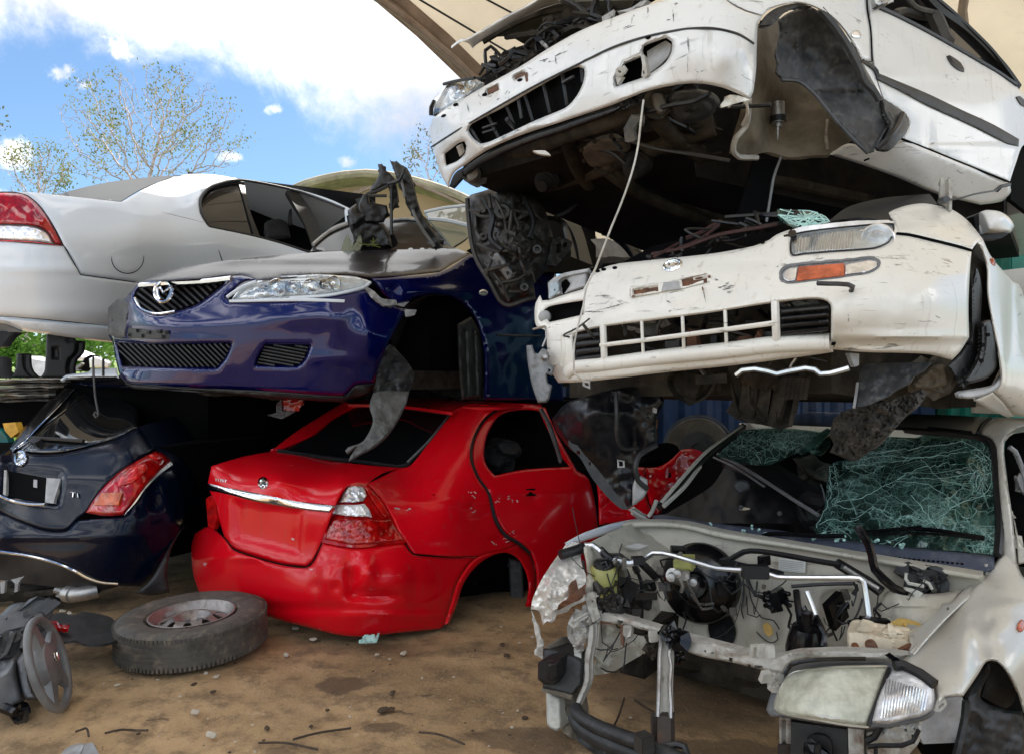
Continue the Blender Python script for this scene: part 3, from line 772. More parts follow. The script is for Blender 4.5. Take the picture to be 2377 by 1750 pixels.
def bank():
    R = random.Random(3)
    vs, fs = [], []
    for j in range(13):
        for i in range(41):
            x = -26+i*.75; y = 9.5+j*2.0
            vs.append((x, y, .02+1.15*max(0, min(1, (j-.6)/3.2))+.12*fbm(x*.5, y*.5)+(.9*max(0, j-6)/6)))
    for j in range(12):
        for i in range(40): fs.append([j*41+i, j*41+i+1, (j+1)*41+i+1, (j+1)*41+i])
    o = part('grass_slope', plain('slope_earth', (.10, .15, .03), .95, 0., .4, 1.5, (.25, .22, .12), .4, .3, 8), (vs, fs), None, ang=180); o['kind'] = 'structure'
    gv, gf = [], []
    for _ in range(9000):
        x = R.uniform(-10.5, -3.5); y = 9.8+R.random()**1.4*9; j = (y-9.5)/2
        z = .02+1.15*max(0, min(1, (j-.6)/3.2))+.9*max(0, j-6)/6
        h = R.uniform(.12, .34); dx, dy = R.gauss(0, .10), R.gauss(0, .05); wv = .014
        n = len(gv); gv += [(x-wv, y, z-.1), (x+wv, y, z-.1), (x+dx, y+dy, z+h)]; gf.append([n, n+1, n+2])
    o = part('grass', MT['grassm'], (gv, gf), None, smooth=False); o['kind'] = 'stuff'; o['label'] = 'bright green grass on the slope seen under the silver car'; 
    for i, (px, d, z0, hh, lb) in enumerate(((95, 15.5, 1.3, 1.3, 'leafy green bush seen through the gap under the silver car'), (235, 17, 1.6, 1.7, 'darker green bush behind the distant white car bonnet'), (-60, 17, 1.5, 1.6, 'green bush beyond the left edge of the grass slope'))):
        q = U(px, 800, d); root = thing('bush', lb, 'bush', (q.x, q.y, z0), 'bushes behind the yard')
        v, f = [], []
        for _ in range(2600):
            a, b_, r = R.uniform(0, 6.28), R.gauss(0, .5), R.random()**.4
            c = Vector((q.x+math.cos(a)*r*1.2*(1+.3*math.sin(3*a)), q.y+math.sin(a)*r*.8, z0+hh*(.5+.5*math.sin(b_)*r)+R.gauss(0, .1)))
            s = R.uniform(.04, .09); t_ = Vector((R.gauss(0, 1), R.gauss(0, 1), R.gauss(0, 1))).normalized()*s; e = t_.orthogonal().normalized()*s*.45
            n = len(v); v += [tuple(c-t_), tuple(c+e), tuple(c+t_), tuple(c-e)]; f.append([n, n+1, n+2, n+3])
        part('foliage', MT['bush'], (v, f), root, smooth=False)
        part('stem', MT['bark'], [bez([(q.x+R.gauss(0, .1), q.y, z0-.3), (q.x+R.gauss(0, .2), q.y, z0+hh*.5), (q.x+R.gauss(0, .5), q.y+R.gauss(0, .3), z0+hh*.9)], .02) for _ in range(6)], root)
bank()
# ------------------------------------------------------------------ silver sedan, upper left (seen from its rear corner)
def silver_sedan():
    r = thing('sedan', 'silver white sedan with an intact tail light at the upper left, under open sky', 'car', U(300, 800, 5.9))
    D = Dep('B:0 150 4.92, 0 300 4.86, 200 300 4.84, 400 300 4.95, 900 300 5.4, 1350 300 5.95, 1900 470 6.5, 2200 200 6.75, 350 140 5.12, 1150 20 6.4, 2000 130 6.9, 1250 60 6.25, 0 900 4.9, 300 950 4.93, 700 950 5.18, 1000 700 5.5, 0 1020 5.0, 690 1070 5.28, 1000 1060 5.6, 1600 700 6.2, 800 180 5.5')
    win = 'B:1278 190, 1300 140, 1350 95, 1450 62, 1540 52, 1700 76, 1900 122, 2080 185, 2200 235!, 2230 560!, 1985 512!, 1800 452, 1600 400, 1335 345!, 1290 270'
    body = panel('B:100 128!, 200 130, 345 145, 775 192!, 900 120, 1040 55, 1120 25!, 1230 12, 1400 20, 1600 60, 1900 112, 2100 172, 2260 245!, 2290 700!, 1700 760, 1000 760, 870 702!, 515 655!, 410 472!, 360 370, 270 230, 180 150', D, [win], t=.01, roll=(7, .012), hroll=(6, .02), step=10,
                 dents='B:800 200 500 60 -.015, 1700 545 200 30 .01, 700 420 900 90 -.02')
    part('body', MT['silver'], body, r)
    part('bumper', MT['silver'], panel('B:0 442!, 410 475!, 515 657!, 870 705!, 1100 760!, 1100 1010!, 690 980, 400 950, 100 925, -120 920!, -120 440!', D, t=.01, roll=(6, .014), step=10, off=-.006,
         dents='B:300 620 700 30 -.012, 300 900 900 60 -.02'), r)
    part('bumper_valance', MT['silver'], panel('B:-120 924!, 100 929, 690 983, 1100 1012!, 1100 1095!, 690 1086, 300 1036, 150 1015, 60 980, -120 945!', D, t=.012, roll=(9, .05), off=-.012), r)
    part('rear_undertray', MT['midgrey'], panel('B:-120 950!, 0 952, 60 990, 135 1022!, -120 1024!', D, t=.02, off=.03), r)
    tl = part('tail_light', MT['greyd'], panel('B:-160 128!, 90 126, 180 148, 272 228, 362 368, 414 476!, 200 450, -160 436!', D, t=.03, off=.012), r)
    lo = Dep(D, -.008)
    part('red_lens', MT['redl'], panel('B:-160 133!, 90 131, 178 152, 266 232, 355 372, 405 470!, 350 462, 300 385, 235 352, 130 340, -160 336!', lo, t=.006, roll=(8, .03), rough=[(.003, 22, 1)], step=5), tl)
    part('clear_lens', MT['clearl'], panel('B:-160 342!, 130 345, 232 357, 296 390, 342 458!, 200 440, -160 424!', lo, t=.006, roll=(6, .015), rough=[(.006, 9, 1)], step=4), tl)
    part('lens_rim', MT['redl2'], panel('B:-160 428!, 200 443, 412 474!, 200 449, -160 436!', lo, t=.006, step=4), tl)
    part('fuel_flap', MT['silver'], panel(ell('B:815 548 100 97 0', 48), D, t=.008, off=-.003, roll=(5, .012)), r)
    part('shut_line', MT['void'], [tube('B:1350 350, 1375 440, 1418 560, 1440 640', .004, D, off=-.001), tube(','.join('%s%.1f %.1f' % ('S:', x, y) for x, y in ell('B:815 548 103 100 0', 40)), .0035, D, closed=True),
         tube('B:412 474!, 515 656!, 870 704', .003, D, off=-.002), tube('B:785 200, 1000 250, 1300 322', .0025, D, off=-.001)], r)
    part('rear_window', MT['glassd'], panel('B:348 148!, 600 84, 850 44, 1114 22!, 900 112, 772 188!', 'B:348 148 5.3, 772 188 5.5, 1114 22 6.35', t=.006), r)
    g = Dep(D, .05)
    part('quarter_glass', MT['glassd'], panel('B:1270 190!, 1300 120, 1450 50, 1530 45!, 1570 200, 1640 420!, 1330 350', g, t=.005), r)
    part('window_rubber', MT['black'], [tube('B:1335 345, 1290 270, 1278 190, 1300 140, 1350 95, 1450 62, 1540 52, 1700 76, 1900 122, 2080 185, 2200 235', .012, D, off=.004), tube('B:1335 347, 1600 402, 1800 454, 1985 514', .010, D)], r)
    part('door_pillar', MT['black'], [panel('B:1520 50!, 1560 50!, 1590 220, 1665 420!, 1625 410!, 1570 220', g, t=.03, off=-.02), panel('B:1830 120!, 1900 120!, 2000 260, 2070 430!, 2010 520!, 1950 340', g, t=.05, off=.05), panel('B:1880 190!, 1905 200!, 2010 430!, 1985 440!', g, t=.02, off=.4)], r)
    part('seat', MT['seat'], [panel('B:1700 440!, 1690 330, 1760 300, 1830 320, 1860 420!', g, t=.12, off=.5, roll=(12, .06)), panel('B:1840 330!, 1850 240, 1865 235, 1870 330!', g, t=.03, off=.4)], r)
    part('cabin_dark_sheet', MT['void'], panel('B:1200 0!, 2400 150!, 2400 700!, 1200 420!', D, t=.01, off=1.0, step=20), r)  # dark sheet standing in for the unlit cabin
    # roof, boot deck and floor close the shell
    P = lambda s: tuple(at('B:'+s))
    part('roof', MT['silver'], [([P('1114 22 6.35'), P('1400 18 6.6'), P('1900 108 6.92'), P('2260 240 7.0'), (-2.5, 8.3, 2.75), (-2.9, 7.5, 3.05), (-3.3, 7.0, 3.08), (-3.3, 6.6, 3.05)], [[0, 1, 6, 7], [1, 2, 5, 6], [2, 3, 4, 5]])], r)
    part('boot_lid', MT['silver'], [([P('-120 128 5.0'), P('100 128 5.0'), P('348 148 5.3'), P('772 188 5.5'), (-3.6, 6.4, 2.62), (-4.6, 5.9, 2.62)], [[0, 1, 2, 5], [2, 3, 4, 5]])], r)
    part('floor_pan', MT['under'], prism([(-3.3, 5.2), (-2.4, 6.05), (-1.7, 7.6), (-3.0, 8.6), (-4.7, 6.4)], [1.78, 1.72, 1.9, 1.9, 1.8], [2.15]*5), r)
silver_sedan()

# ------------------------------------------------------------------ midnight hatchback, lower left
def hatchback():
    r = thing('hatchback', 'midnight blue hatchback with its red and amber tail light facing out, lowest at the left', 'car', (-2.6, 5.0, 0))
    D = Dep('T:0 700 4.62, 0 1100 4.5, 600 1050 4.27, 1000 450 4.75, 600 600 4.62, 200 620 4.72, 0 1250 4.34, 560 1350 4.16, 880 1200 4.12, 1200 1000 4.33, 1350 900 4.62, 1000 1580 4.28, 1150 640 4.62, 80 600 4.85, 520 150 5.3, 800 300 5.15, 1150 450 5.0, 1340 1180 4.5, 0 1450 4.4, 940 800 4.32')
    part('tailgate', MT['dark'], panel('T:-60 690!, 80 600, 220 640, 420 640, 620 600, 820 540, 1010 450!, 1130 600!, 1080 640, 1000 690, 850 790, 720 930, 632 1062!, 565 1115, 480 1192, 300 1180, 0 1062, -60 1040!', D, t=.01, roll=(6, .015), step=9, dents='T:500 820 400 60 -.02, 880 620 120 70 -.015',
         recess=[('T:40 740!, 460 780!, 420 1010!, 20 950!', .045, 8)]), r)
    part('rear_bumper', MT['dark'], panel('T:-60 1046!, 0 1066, 300 1186, 480 1197, 570 1122!, 900 1092!, 990 1000, 1060 885, 1160 785, 1262 722!, 1340 880, 1362 1050, 1322 1185, 1240 1350, 1150 1500, 1030 1605!, 860 1600, 700 1562, 560 1490, 350 1412, 0 1362, -60 1350!', D, t=.01, roll=(7, .02), step=9,
         dents='T:1270 1130 60 90 -.05, 1130 980 50 70 .05, 980 1000 20 130 -.02, 330 1240 500 25 -.03, 1130 880 50 50 .03'), r)
    part('chrome_strip', MT['chrome'], [tube('T:-60 1340, 0 1352, 200 1382, 400 1432, 540 1490, 640 1545, 740 1578, 860 1588', .008, D, off=-.012), tube('T:0 945, 100 985, 220 1008, 330 1008', .008, D, off=-.03)], r)
    part('bumper_underside', MT['black'], panel('T:-60 1360!, 350 1420, 560 1497, 700 1568, 860 1606!, 700 1640, 0 1560, -60 1540!', D, t=.03, off=.06), r)
    part('rear_glass', MT['glassd'], panel('T:520 150!, 760 170, 1000 300!, 1010 445!, 820 530, 620 590, 420 630, 220 628, 85 598!, 200 440, 350 290', D, t=.006, roll=(6, .02), step=10), r)
    part('pillar_trim', MT['blackgl'], panel('T:500 145!, 555 160!, 440 290, 300 440, 170 560, 95 625!, 70 600!, 180 440, 340 270', D, t=.03, off=-.05, roll=(7, .035), step=4), r)
    part('glass_edge_glint', MT['chrome'], [tube('T:545 165, 430 295, 300 425, 190 540, 100 612', .006, D, off=-.055), tube('T:610 215, 450 340, 330 430, 230 530, 130 600', .0035, D, off=-.012)], r)  # chrome strips stand in for the bright reflection along the glass
    part('roof_spoiler', MT['dark'], panel('T:430 112!, 500 70, 640 52, 860 66!, 1100 90!, 1080 150, 800 150, 620 140', 'T:430 112 5.3, 1100 90 5.2, 700 60 5.5, 800 150 5.15', t=.03, roll=(7, .05)), r)
    tl = part('tail_light', MT['redl'], panel('T:1140 618!, 1195 640, 1246 690!, 1160 770, 1060 880, 985 985, 900 1085!, 760 1090, 626 1066!, 715 930, 845 790, 1000 688, 1080 645', D, t=.03, off=-.022, roll=(9, .03), step=5, rough=[(.004, 24, 1)]), r)
    L = Dep(D, -.036)
    part('amber_lens', MT['amber'], panel('T:742 922!, 892 918!, 862 1012!, 682 1012!', L, t=.012, step=4), tl)
    part('red_reflector', MT['redl2'], [panel('T:880 810!, 1010 715, 1060 700!, 1080 760, 960 850, 860 870!', L, t=.01, roll=(6, .01), step=4), panel('T:1090 650!, 1140 628, 1200 670!, 1140 690!', L, t=.01, roll=(5, .01), step=4)], tl)
    part('silver_edge', MT['clearl'], panel('T:1246 692!, 1262 716!, 1170 785, 1065 890, 990 995, 930 1060!, 905 1086!, 985 985, 1060 880, 1160 770', D, t=.01, off=-.012, step=4), tl)
    part('number_plate_recess', MT['void'], panel('T:62 762!, 330 812!, 330 1000!, 45 945!', D, t=.01, off=.02), r)
    part('plate_lamp', MT['fablight'], [panel('T:340 813!, 442 820!, 400 960!, 390 1000!, 328 992!', D, t=.02, off=-.002, rough=[(.008, 12, 1)], step=4), panel('T:30 756!, 50 758!, 42 945!, 22 930!', D, t=.02, off=-.002), panel('T:245 825!, 270 828!, 268 885!, 243 880!', D, t=.008, off=.012)], r)
    E = ell('T:153 672 36 50 12', 24); es = ','.join('S:%.2f %.2f' % tuple(p) for p in E)
    part('badge', MT['chrome'], [tube(es, .010, D, off=-.012, closed=True, step=3), tube('T:112 690, 196 655', .009, D, off=-.014), panel(ell('T:153 672 34 48 12', 20), D, t=.005, off=-.003)], r)
    part('model_lettering', MT['chrome'], [tube('T:515 918!, 555 922', .0035, D, off=-.008), tube('T:535 920!, 533 955', .0035, D, off=-.008), tube('T:568 926!, 573 958', .004, D, off=-.008)], r)
    part('wiper', MT['black'], [tube('T:215 520, 400 530, 610 545', [.016]*3+[.008]*40 if 0 else .012, D, off=-.03), panel('T:205 510!, 260 508, 300 530, 250 560!, 205 545!', D, t=.03, off=-.045)], r)
    part('mud_flap', MT['greyd'], panel('T:1335 1180!, 1255 1320, 1222 1500, 1240 1650!, 1100 1672, 985 1655!, 1090 1570, 1180 1420, 1270 1260', 'T:1335 1180 4.45, 1240 1650 4.3, 985 1655 4.22, 1090 1570 4.22', t=.012, roll=(6, .02)), r)
    part('side_panel', MT['dark'], panel('T:1010 440!, 1400 330!, 1700 700!, 1600 1300!, 1330 1180!, 1362 1040, 1330 860, 1250 700, 1130 590', 'T:1010 440 4.8, 1400 330 5.6, 1700 700 6.0, 1330 1180 4.6, 1250 700 4.7, 1600 1300 5.6', t=.01), r)
    part('body_shell', MT['void'], [prism([(-3.6, 4.95), (-2.35, 4.6), (-1.3, 6.6), (-2.7, 7.6)], [.22]*4, [.95]*4), prism([(-3.3, 5.3), (-2.2, 5.3), (-1.5, 6.4), (-2.6, 7.2)], .95, 1.38)], r)
    part('exhaust_silencer', MT['steel'], [tube('J:500 215 4.28, 560 222 4.25, 640 212 4.25, 725 188 4.28', .043, n=14), tube('J:410 190 4.3, 500 215 4.28', .016), tube('J:500 215 4.275, 545 224 4.25', [.05]*12 if 0 else .047, n=14)], r)
    part('bumper_bracket', MT['fablight'], [panel('J:80 110!, 170 95!, 140 130, 130 200!, 105 205!, 110 140', 'J:80 110 4.3', t=.02, rough=[(.01, 20, 1)]), panel('J:0 130!, 40 120!, 30 210!, 5 215!', 'J:0 130 4.3', t=.02), panel('J:410 170!, 470 168!, 465 255!, 415 235!', 'J:0 130 4.35', t=.03)], r)
    part('rear_axle', MT['under'], [box(tuple(at('J:150 190 4.55')), .9, .12, .1, .3), box(tuple(at('J:330 210 4.5')), .3, .14, .09, .5), bez([at('J:-50 150 4.6'), at('J:200 220 4.4'), at('J:420 200 4.35')], .02)], r)
hatchback()
solo('hook_wire', 'thin hooked wire hanging down in front of the hatchback rear glass', 'wire', MT['grey'], [tube('T:684 0 4.5, 686 90 4.5, 697 230 4.5, 716 330 4.5, 716 360 4.5, 700 372 4.5, 686 350 4.5, 697 334 4.5, 712 345 4.5', .006)], group=None)
solo('strap', 'dark strap looped beside the hooked wire above the hatchback', 'strap', MT['black'], [tube('Q:1215 480 4.55, 1213 600 4.55, 1215 750 4.55', .006), tube('Q:1345 520 4.56, 1345 640 4.56, 1345 745 4.56', .008)])
def gap_stuff():
    d = 'Q:0 400 5.0, 1000 400 5.25, 0 760 5.0'
    r = thing('bumper_carrier', 'black plastic bumper carrier with arched gaps under the silver sedan', 'car part', at('Q:400 770 5.1'))
    part('post', MT['black'], panel('Q:215 455!, 310 452!, 315 600, 350 690, 440 775!, 110 775!, 190 690, 213 570', d, t=.05, roll=(5, .015), ext=(.5, .8, 0)), r)
    part('pillar', MT['black'], panel('Q:600 190!, 860 200!, 880 300!, 1000 285!, 985 440, 900 530!, 872 640, 890 775!, 510 775!, 575 690, 592 500', d, t=.06, roll=(5, .015), ext=(.5, .8, 0), recess=[('Q:690 380!, 760 380!, 770 520!, 690 520!', .02, 3)]), r)
    part('arch', MT['black'], [panel('Q:-200 150!, 300 180!, 180 200, 100 260, 30 365!, -200 390!', d, t=.05, ext=(.5, .8, 0)), panel('Q:-200 490!, 0 495, 42 520, 55 700, 100 775!, -200 775!', d, t=.05, ext=(.5, .8, 0))], r)
    R = random.Random(11); s = thing('crushed_sheet_pile', 'pile of flattened brown and grey sheet metal under the carrier at the left edge', 'scrap metal', at('Q:300 1100 5.0'))
    for i in range(9):
        y = 785+i*34; x1 = 820-i*22
        pts_ = ['%d %d' % (x, y+R.uniform(-9, 9)+(x/800)*-18) for x in range(-250, int(x1), 110)]
        top = 'Q:'+', '.join(pts_)+', '+', '.join('%s %.0f' % (p.split()[0], float(p.split()[1])+R.uniform(16, 30)) for p in pts_[::-1])
        part('sheet', MT['sheetm'] if i % 3 else MT['bar'], panel(top, 'Q:0 800 %.2f, 800 800 %.2f, 0 1000 %.2f' % (4.95+.02*i, 5.2+.02*i, 4.95+.02*i), t=.5, ext=(.3, 1, 0), rough=[(.03, 60, 1)]), s)
    part('lower_panel', MT['void'], panel('Q:-250 1080!, 640 1080!, 420 1290, 230 1500!, -250 1500!', 'Q:0 1100 5.15, 600 1100 5.25, 0 1400 5.1', t=.3, ext=(.3, 1, 0)), s)
    solo('plastic_piece', 'orange yellow plastic piece at the left edge behind the hatchback', 'scrap', MT['yellowp'], panel('T:20 415!, 110 408!, 135 480!, 80 520!, 35 470!', 'T:20 415 5.0', t=.04, ext=(.5, .8, 0)))
    solo('plastic_sheet', 'teal plastic sheet at the left edge below the orange piece', 'scrap', MT['tealp'], panel('T:-40 450!, 0 460, 50 520, 70 600!, 0 650, -40 680!', 'T:-40 450 5.05', t=.04, ext=(.5, .8, 0)))
    c = thing('distant_car', 'distant white car bonnet glimpsed between the silver sedan and the hatchback', 'car', at('Q:1200 700 9.5'))
    part('bonnet', MT['white'], [panel('Q:960 400!, 1080 405, 1240 465!, 1150 500, 960 500!', 'Q:960 400 9.5, 1240 465 9.3, 960 500 9.2', t=.05), panel('Q:1160 520!, 1230 490, 1340 520, 1440 565!, 1430 640!, 1170 640!', 'Q:1160 520 8.6', t=.1, roll=(4, .05))], c)
    part('engine_bay', MT['void'], panel('Q:1050 640!, 1100 510, 1180 470, 1230 490!, 1170 600!, 1170 680!, 900 690!', 'Q:1050 640 9.0', t=.1), c)
    part('wing', MT['midgrey'], panel('Q:880 700!, 960 640, 1060 570, 1075 590!, 1010 650, 1040 670!', 'Q:880 700 8.9', t=.05), c)
    solo('roof_lip', 'pale folded roof lip of a flattened car lying above the hatchback', 'scrap metal', MT['silver'], panel('Q:780 800!, 850 735, 1000 712, 1160 690!, 1180 650!, 1520 640!, 1540 745!, 1200 745, 870 760!, 820 800!', 'Q:780 800 5.0, 1520 640 4.95, 1160 690 5.1', t=.02, roll=(4, .02)))
    solo('concrete_slab', 'grey concrete slab seen through the arch of the black carrier', 'slab', MT['fablight'], panel('Q:320 480!, 440 530!, 600 560!, 600 745!, 380 745!, 320 640!', 'Q:320 480 8.0, 600 745 7.8, 320 745 7.8', t=.3, ext=(0, 1, 0)))
gap_stuff()
# ------------------------------------------------------------------ blue sedan, middle of the pile
BD = Dep('B:700 900 4.78, 880 800 4.5, 1000 1000 4.38, 1600 1000 4.15, 2100 1000 4.06, C:500 1100 4.03, 750 1200 4.12, 900 1080 4.3, 735 1485 4.22, B:800 1340 4.58, 1500 1385 4.27, C:400 1480 4.14, B:1100 690 4.5, 1650 690 4.22, 740 1200 4.72, C:700 870 4.17, 950 1012 4.36')
def louvres(s0, s1, n, r, dep, off=0., clip=None):
    """n parallel bars swept between two 'x y, x y' edges"""
    a, b = parse(s0), parse(s1); out = []
    for i in range(n):
        f = i/(n-1)
        p = [(a[k][0]+(b[k][0]-a[k][0])*f, a[k][1]+(b[k][1]-a[k][1])*f) for k in range(2)]
        q = np.array([[p[0][0]+(p[1][0]-p[0][0])*t, p[0][1]+(p[1][1]-p[0][1])*t] for t in np.linspace(0, 1, 30)])
        if clip is not None:
            q = q[pip(q, clip)]
            if len(q) < 3: continue
        out.append(tube3(UA(q, dep(q)+off), r, 5))
    return out
def blue_sedan():
    r = thing('sedan', 'dark blue sedan with round winged badge, resting on the red sedan', 'car', (-.9, 5.0, 1.25))
    grille = 'B:895 728!, 1100 714, 1300 703, 1465 688!, 1360 775, 1250 850, 1120 890, 1000 905, 910 875, 858 800'
    low = 'B:745 1090!, 1000 1100, 1480 1095!, 1445 1180, 1390 1250!, 1100 1246, 785 1240!'
    fog = 'B:1700 1105!, 1980 1110!, 1945 1200, 1900 1237, 1640 1232!, 1655 1180'
    part('front_bumper', MT['navy'], panel('B:880 712!, 805 800, 705 870!, 690 1030, 720 1090, 740 1200, 765 1300!, 830 1345, 1200 1372, 1700 1395, 2203 1425, C:620 1500, 735 1488!, 775 1370, 832 1230, 905 1090, 950 1014!, 860 988, 780 957, 690 880!, 450 924, 200 942, 0 945, B:1900 817, 1475 824!, 1448 800, 1555 705, 1650 692!, 1570 666, 1500 664, 1200 690', BD, [grille, low, fog], t=.006, roll=(9, .03), hroll=(8, .03), step=9,
         dents='C:250 1060 300 50 -.02, 560 1200 60 160 .016, 700 1180 50 140 -.016, 480 1330 200 40 -.015, B:1250 970 500 40 -.015, C:600 1080 60 60 .014', rough=[(.003, 90, 1)]), r)
    low2 = Dep(BD, .05)
    part('bumper_lip', MT['black'], panel('B:765 1300!, 830 1345, 1200 1374, 1700 1397, 2203 1427, C:620 1502, 735 1490!, 700 1560, 560 1590, B:2203 1470, 1700 1440, 1200 1400, 850 1380', low2, t=.02, roll=(5, .04), rough=[(.01, 25, 1)]), r)
    gi = part('grille', MT['void'], panel('B:885 715!, 1480 680!, 1360 790, 1250 865, 1120 905, 1000 918, 880 880, 840 800', BD, t=.01, off=.09), r)
    part('slat', MT['black'], louvres('B:800 760, 1100 980', 'B:1380 560, 1600 820', 15, .008, BD, .05, outl(grille)), gi)
    part('grille_rim', MT['chrome'], [tube('B:860 805, 905 872, 1000 905, 1120 890', .008, BD, off=-.004), tube('B:895 724, 1100 710, 1300 700, 1480 680', .016, BD, off=.0)], gi)
    E = ','.join('S:%.2f %.2f' % tuple(p) for p in ell('B:1045 765 56 66 12', 26))
    part('badge', MT['chrome'], [tube(E, .0095, BD, off=-.02, closed=True, step=3), tube('B:1003 745, 1028 742!, 1045 775!, 1085 740, 1098 752', .008, BD, off=-.02), tube('B:1006 748, 1012 790, 1024 815', .008, BD, off=-.02), tube('B:1096 752, 1085 790, 1068 818', .008, BD, off=-.02)], r)
    li = part('lower_grille', MT['void'], panel('B:735 1080!, 1000 1092, 1495 1085!, 1455 1190, 1400 1262!, 1100 1256, 775 1250!', BD, t=.01, off=.08), r)
    part('slat', MT['greyd'], louvres('B:700 1080, 900 1270', 'B:1420 1040, 1640 1260', 22, .005, BD, .03, outl(low)), li)
    fi = part('fog_grille', MT['void'], panel('B:1690 1095!, 1990 1100!, 1955 1205, 1910 1247, 1630 1242!, 1645 1180', BD, t=.01, off=.06), r)
    part('slat', MT['greyd'], louvres('B:1640 1215, 1900 1262', 'B:1700 1075, 2000 1130', 8, .006, BD, .022, outl(fog)), fi)
    R = random.Random(2)
    part('number_plate_mount', MT['greyd'], [panel('B:812 970!, 1085 965!, 1090 1075!, 815 1065!', BD, t=.02, off=-.006, roll=(4, .01))]+[box(tuple(UA([[x, y]], BD([[x, y]])-.016)[0]), .02, .02, .02, R.random()) for x, y in [(318, 768), (330, 780), (345, 772), (370, 770), (377, 782), (386, 772), (300, 778)]], r)
    part('foam_block', MT['grey'], panel('B:690 870!, 760 810, 830 830!, 815 950, 800 1060!, 730 1060, 690 1030!', BD, t=.05, off=-.012, rough=[(.02, 30, 1)], roll=(6, .02), step=5), r)
    # headlight
    lo = 'B:1475 824!, 1560 742, 1700 692, 1850 669, 2100 660, C:100 815, 300 800, 500 808, 650 825, 715 842!, 682 872, 450 924, 200 942, 0 945, B:1900 817'
    h = part('headlight', MT['satin'], panel(lo, BD, t=.01, off=.075, rough=[(.012, 16, 1)], step=6, roll=(14, -.05)), r)
    refl = []
    for x, y, rr in ((318, 0, 0),): pass
    for s, rr in (('B:1685 757', .034), ('B:1770 742', .056), ('B:1880 735', .042), ('B:1985 735', .050), ('C:480 850', .045), ('C:420 855', .03)):
        q = parse(s)[0]; c = UA([[q[0], q[1]]], BD([[q[0], q[1]]])+.02)[0]
        M = frame(c, (-.1, -1, -.02)); refl += [lathe([(rr, 0), (rr*.92, .006), (rr*.8, -.012), (rr*.45, -.03), (.001, -.034)], M, 22), lathe([(rr*.42, -.03), (rr*.42, .0), (rr*.3, .012), (.001, .016)], M, 18)]
    part('reflector', MT['chrome'], refl, h)
    part('headlight_cover', MT['lens'], panel(lo, BD, t=.003, off=-.006, roll=(9, .03), step=8), h)
    part('headlight_rim', MT['silver'], [tube('B:1470 826, 1900 818, 2203 826, C:200 944, 450 925, 680 874, 715 842', .009, BD, off=.0), tube('B:1452 800, 1500 765, 1560 728, 1640 700', .010, BD, off=-.004)], h)
    part('bonnet', MT['bonnet_brown'], panel('B:878 706!, 960 668, 1120 620, 1400 572, 1700 538, 2000 515, C:400 648, 800 636, 1270 628!, 1352 660!, 1160 772!, 900 800, 720 810!, 550 792, 390 799, 150 802, B:1900 667, 1660 690!, 1570 663, 1490 663, 1200 687', 'B:900 705 4.53, 1200 687 4.37, 1650 688 4.22, C:150 800 4.2, 720 808 4.2, B:1400 572 4.72, 960 668 4.60, C:400 648 4.76, 800 637 4.92, 1270 629 5.3, 1160 772 4.70, C:800 720 4.52, 300 720 4.42, B:1500 620 4.55', t=.008, roll=(7, .025), step=7,
         dents='C:0 700 600 14 -.03, 500 735 500 16 .02, B:1500 640 300 16 -.02'), r)
    F = Dep('C:720 815 4.18, 960 970 4.36, 1150 850 4.62, 1350 700 5.0, 1440 1300 5.02, 1900 900 5.7, 1900 1500 5.7, 1290 970 4.85, 1600 800 5.3, 900 850 4.3')
    part('front_wing', MT['navy'], panel('C:722 816!, 900 804, 1160 776, 1352 664!, 1900 740!, 1950 1600!, 1442 1592!, 1442 1300, 1392 1090, 1292 970, 1150 922, 1000 946, 955 972!, 880 980, 790 910', F, t=.008, roll=(7, .03), step=9, rough=[(.008, 50, 1)], dents='C:860 900 40 40 .04, 1150 900 200 30 -.03'), r)
    part('door_strip', MT['grey'], tube('C:1530 1178, 1650 1182, 1800 1185', .008, F, off=-.01), r)
    part('side_repeater', MT['clearl'], panel(ell('C:1437 909 30 22 0', 20), F, t=.01, off=-.015, roll=(5, .012), step=3), r)
    part('torn_bracket', MT['fablight'], [panel('C:688 868!, 740 900, 790 945, 880 955!, 890 985!, 810 990, 735 935', BD, t=.015, off=-.05, rough=[(.015, 14, 1)], step=3), panel('C:940 1015!, 1012 1018!, 1000 1050!, 950 1060!', BD, t=.012, off=-.03, rough=[(.012, 12, 1)], step=3), panel('C:880 985!, 965 965!, 930 1000!', BD, t=.012, off=-.02, step=3)], r)
    part('wheel_liner', MT['greyd'], [panel('C:850 1200!, 950 1000, 1150 920, 1300 970, 1410 1100, 1450 1300, 1450 1590!, 1290 1590!, 1000 1480, 890 1320', 'C:850 1200 4.7, 1150 920 4.9, 1450 1300 5.4, 1290 1590 5.4, 1050 1250 5.5', t=.01, step=8, rough=[(.02, 40, 1)]),
         panel('C:1270 1110!, 1360 1060!, 1420 1180, 1440 1400, 1436 1580!, 1300 1590!, 1280 1400', F, t=.02, off=.04, roll=(8, .04), recess=[('C:1310 1150!, 1330 1150!, 1345 1560!, 1325 1560!', .03, 3), ('C:1370 1150!, 1385 1150!, 1400 1560!, 1385 1560!', .03, 3)], step=4)], r)
    part('hanging_liner', MT['greyd'], [panel('C:770 1370!, 840 1240, 900 1290, 960 1360, 995 1440, 955 1560!, 880 1652!, 820 1652!, 740 1540!', 'C:770 1370 4.25, 960 1360 4.4, 820 1652 4.2', t=.008, rough=[(.03, 40, 1), (.02, 14, 2)], step=5)], r)
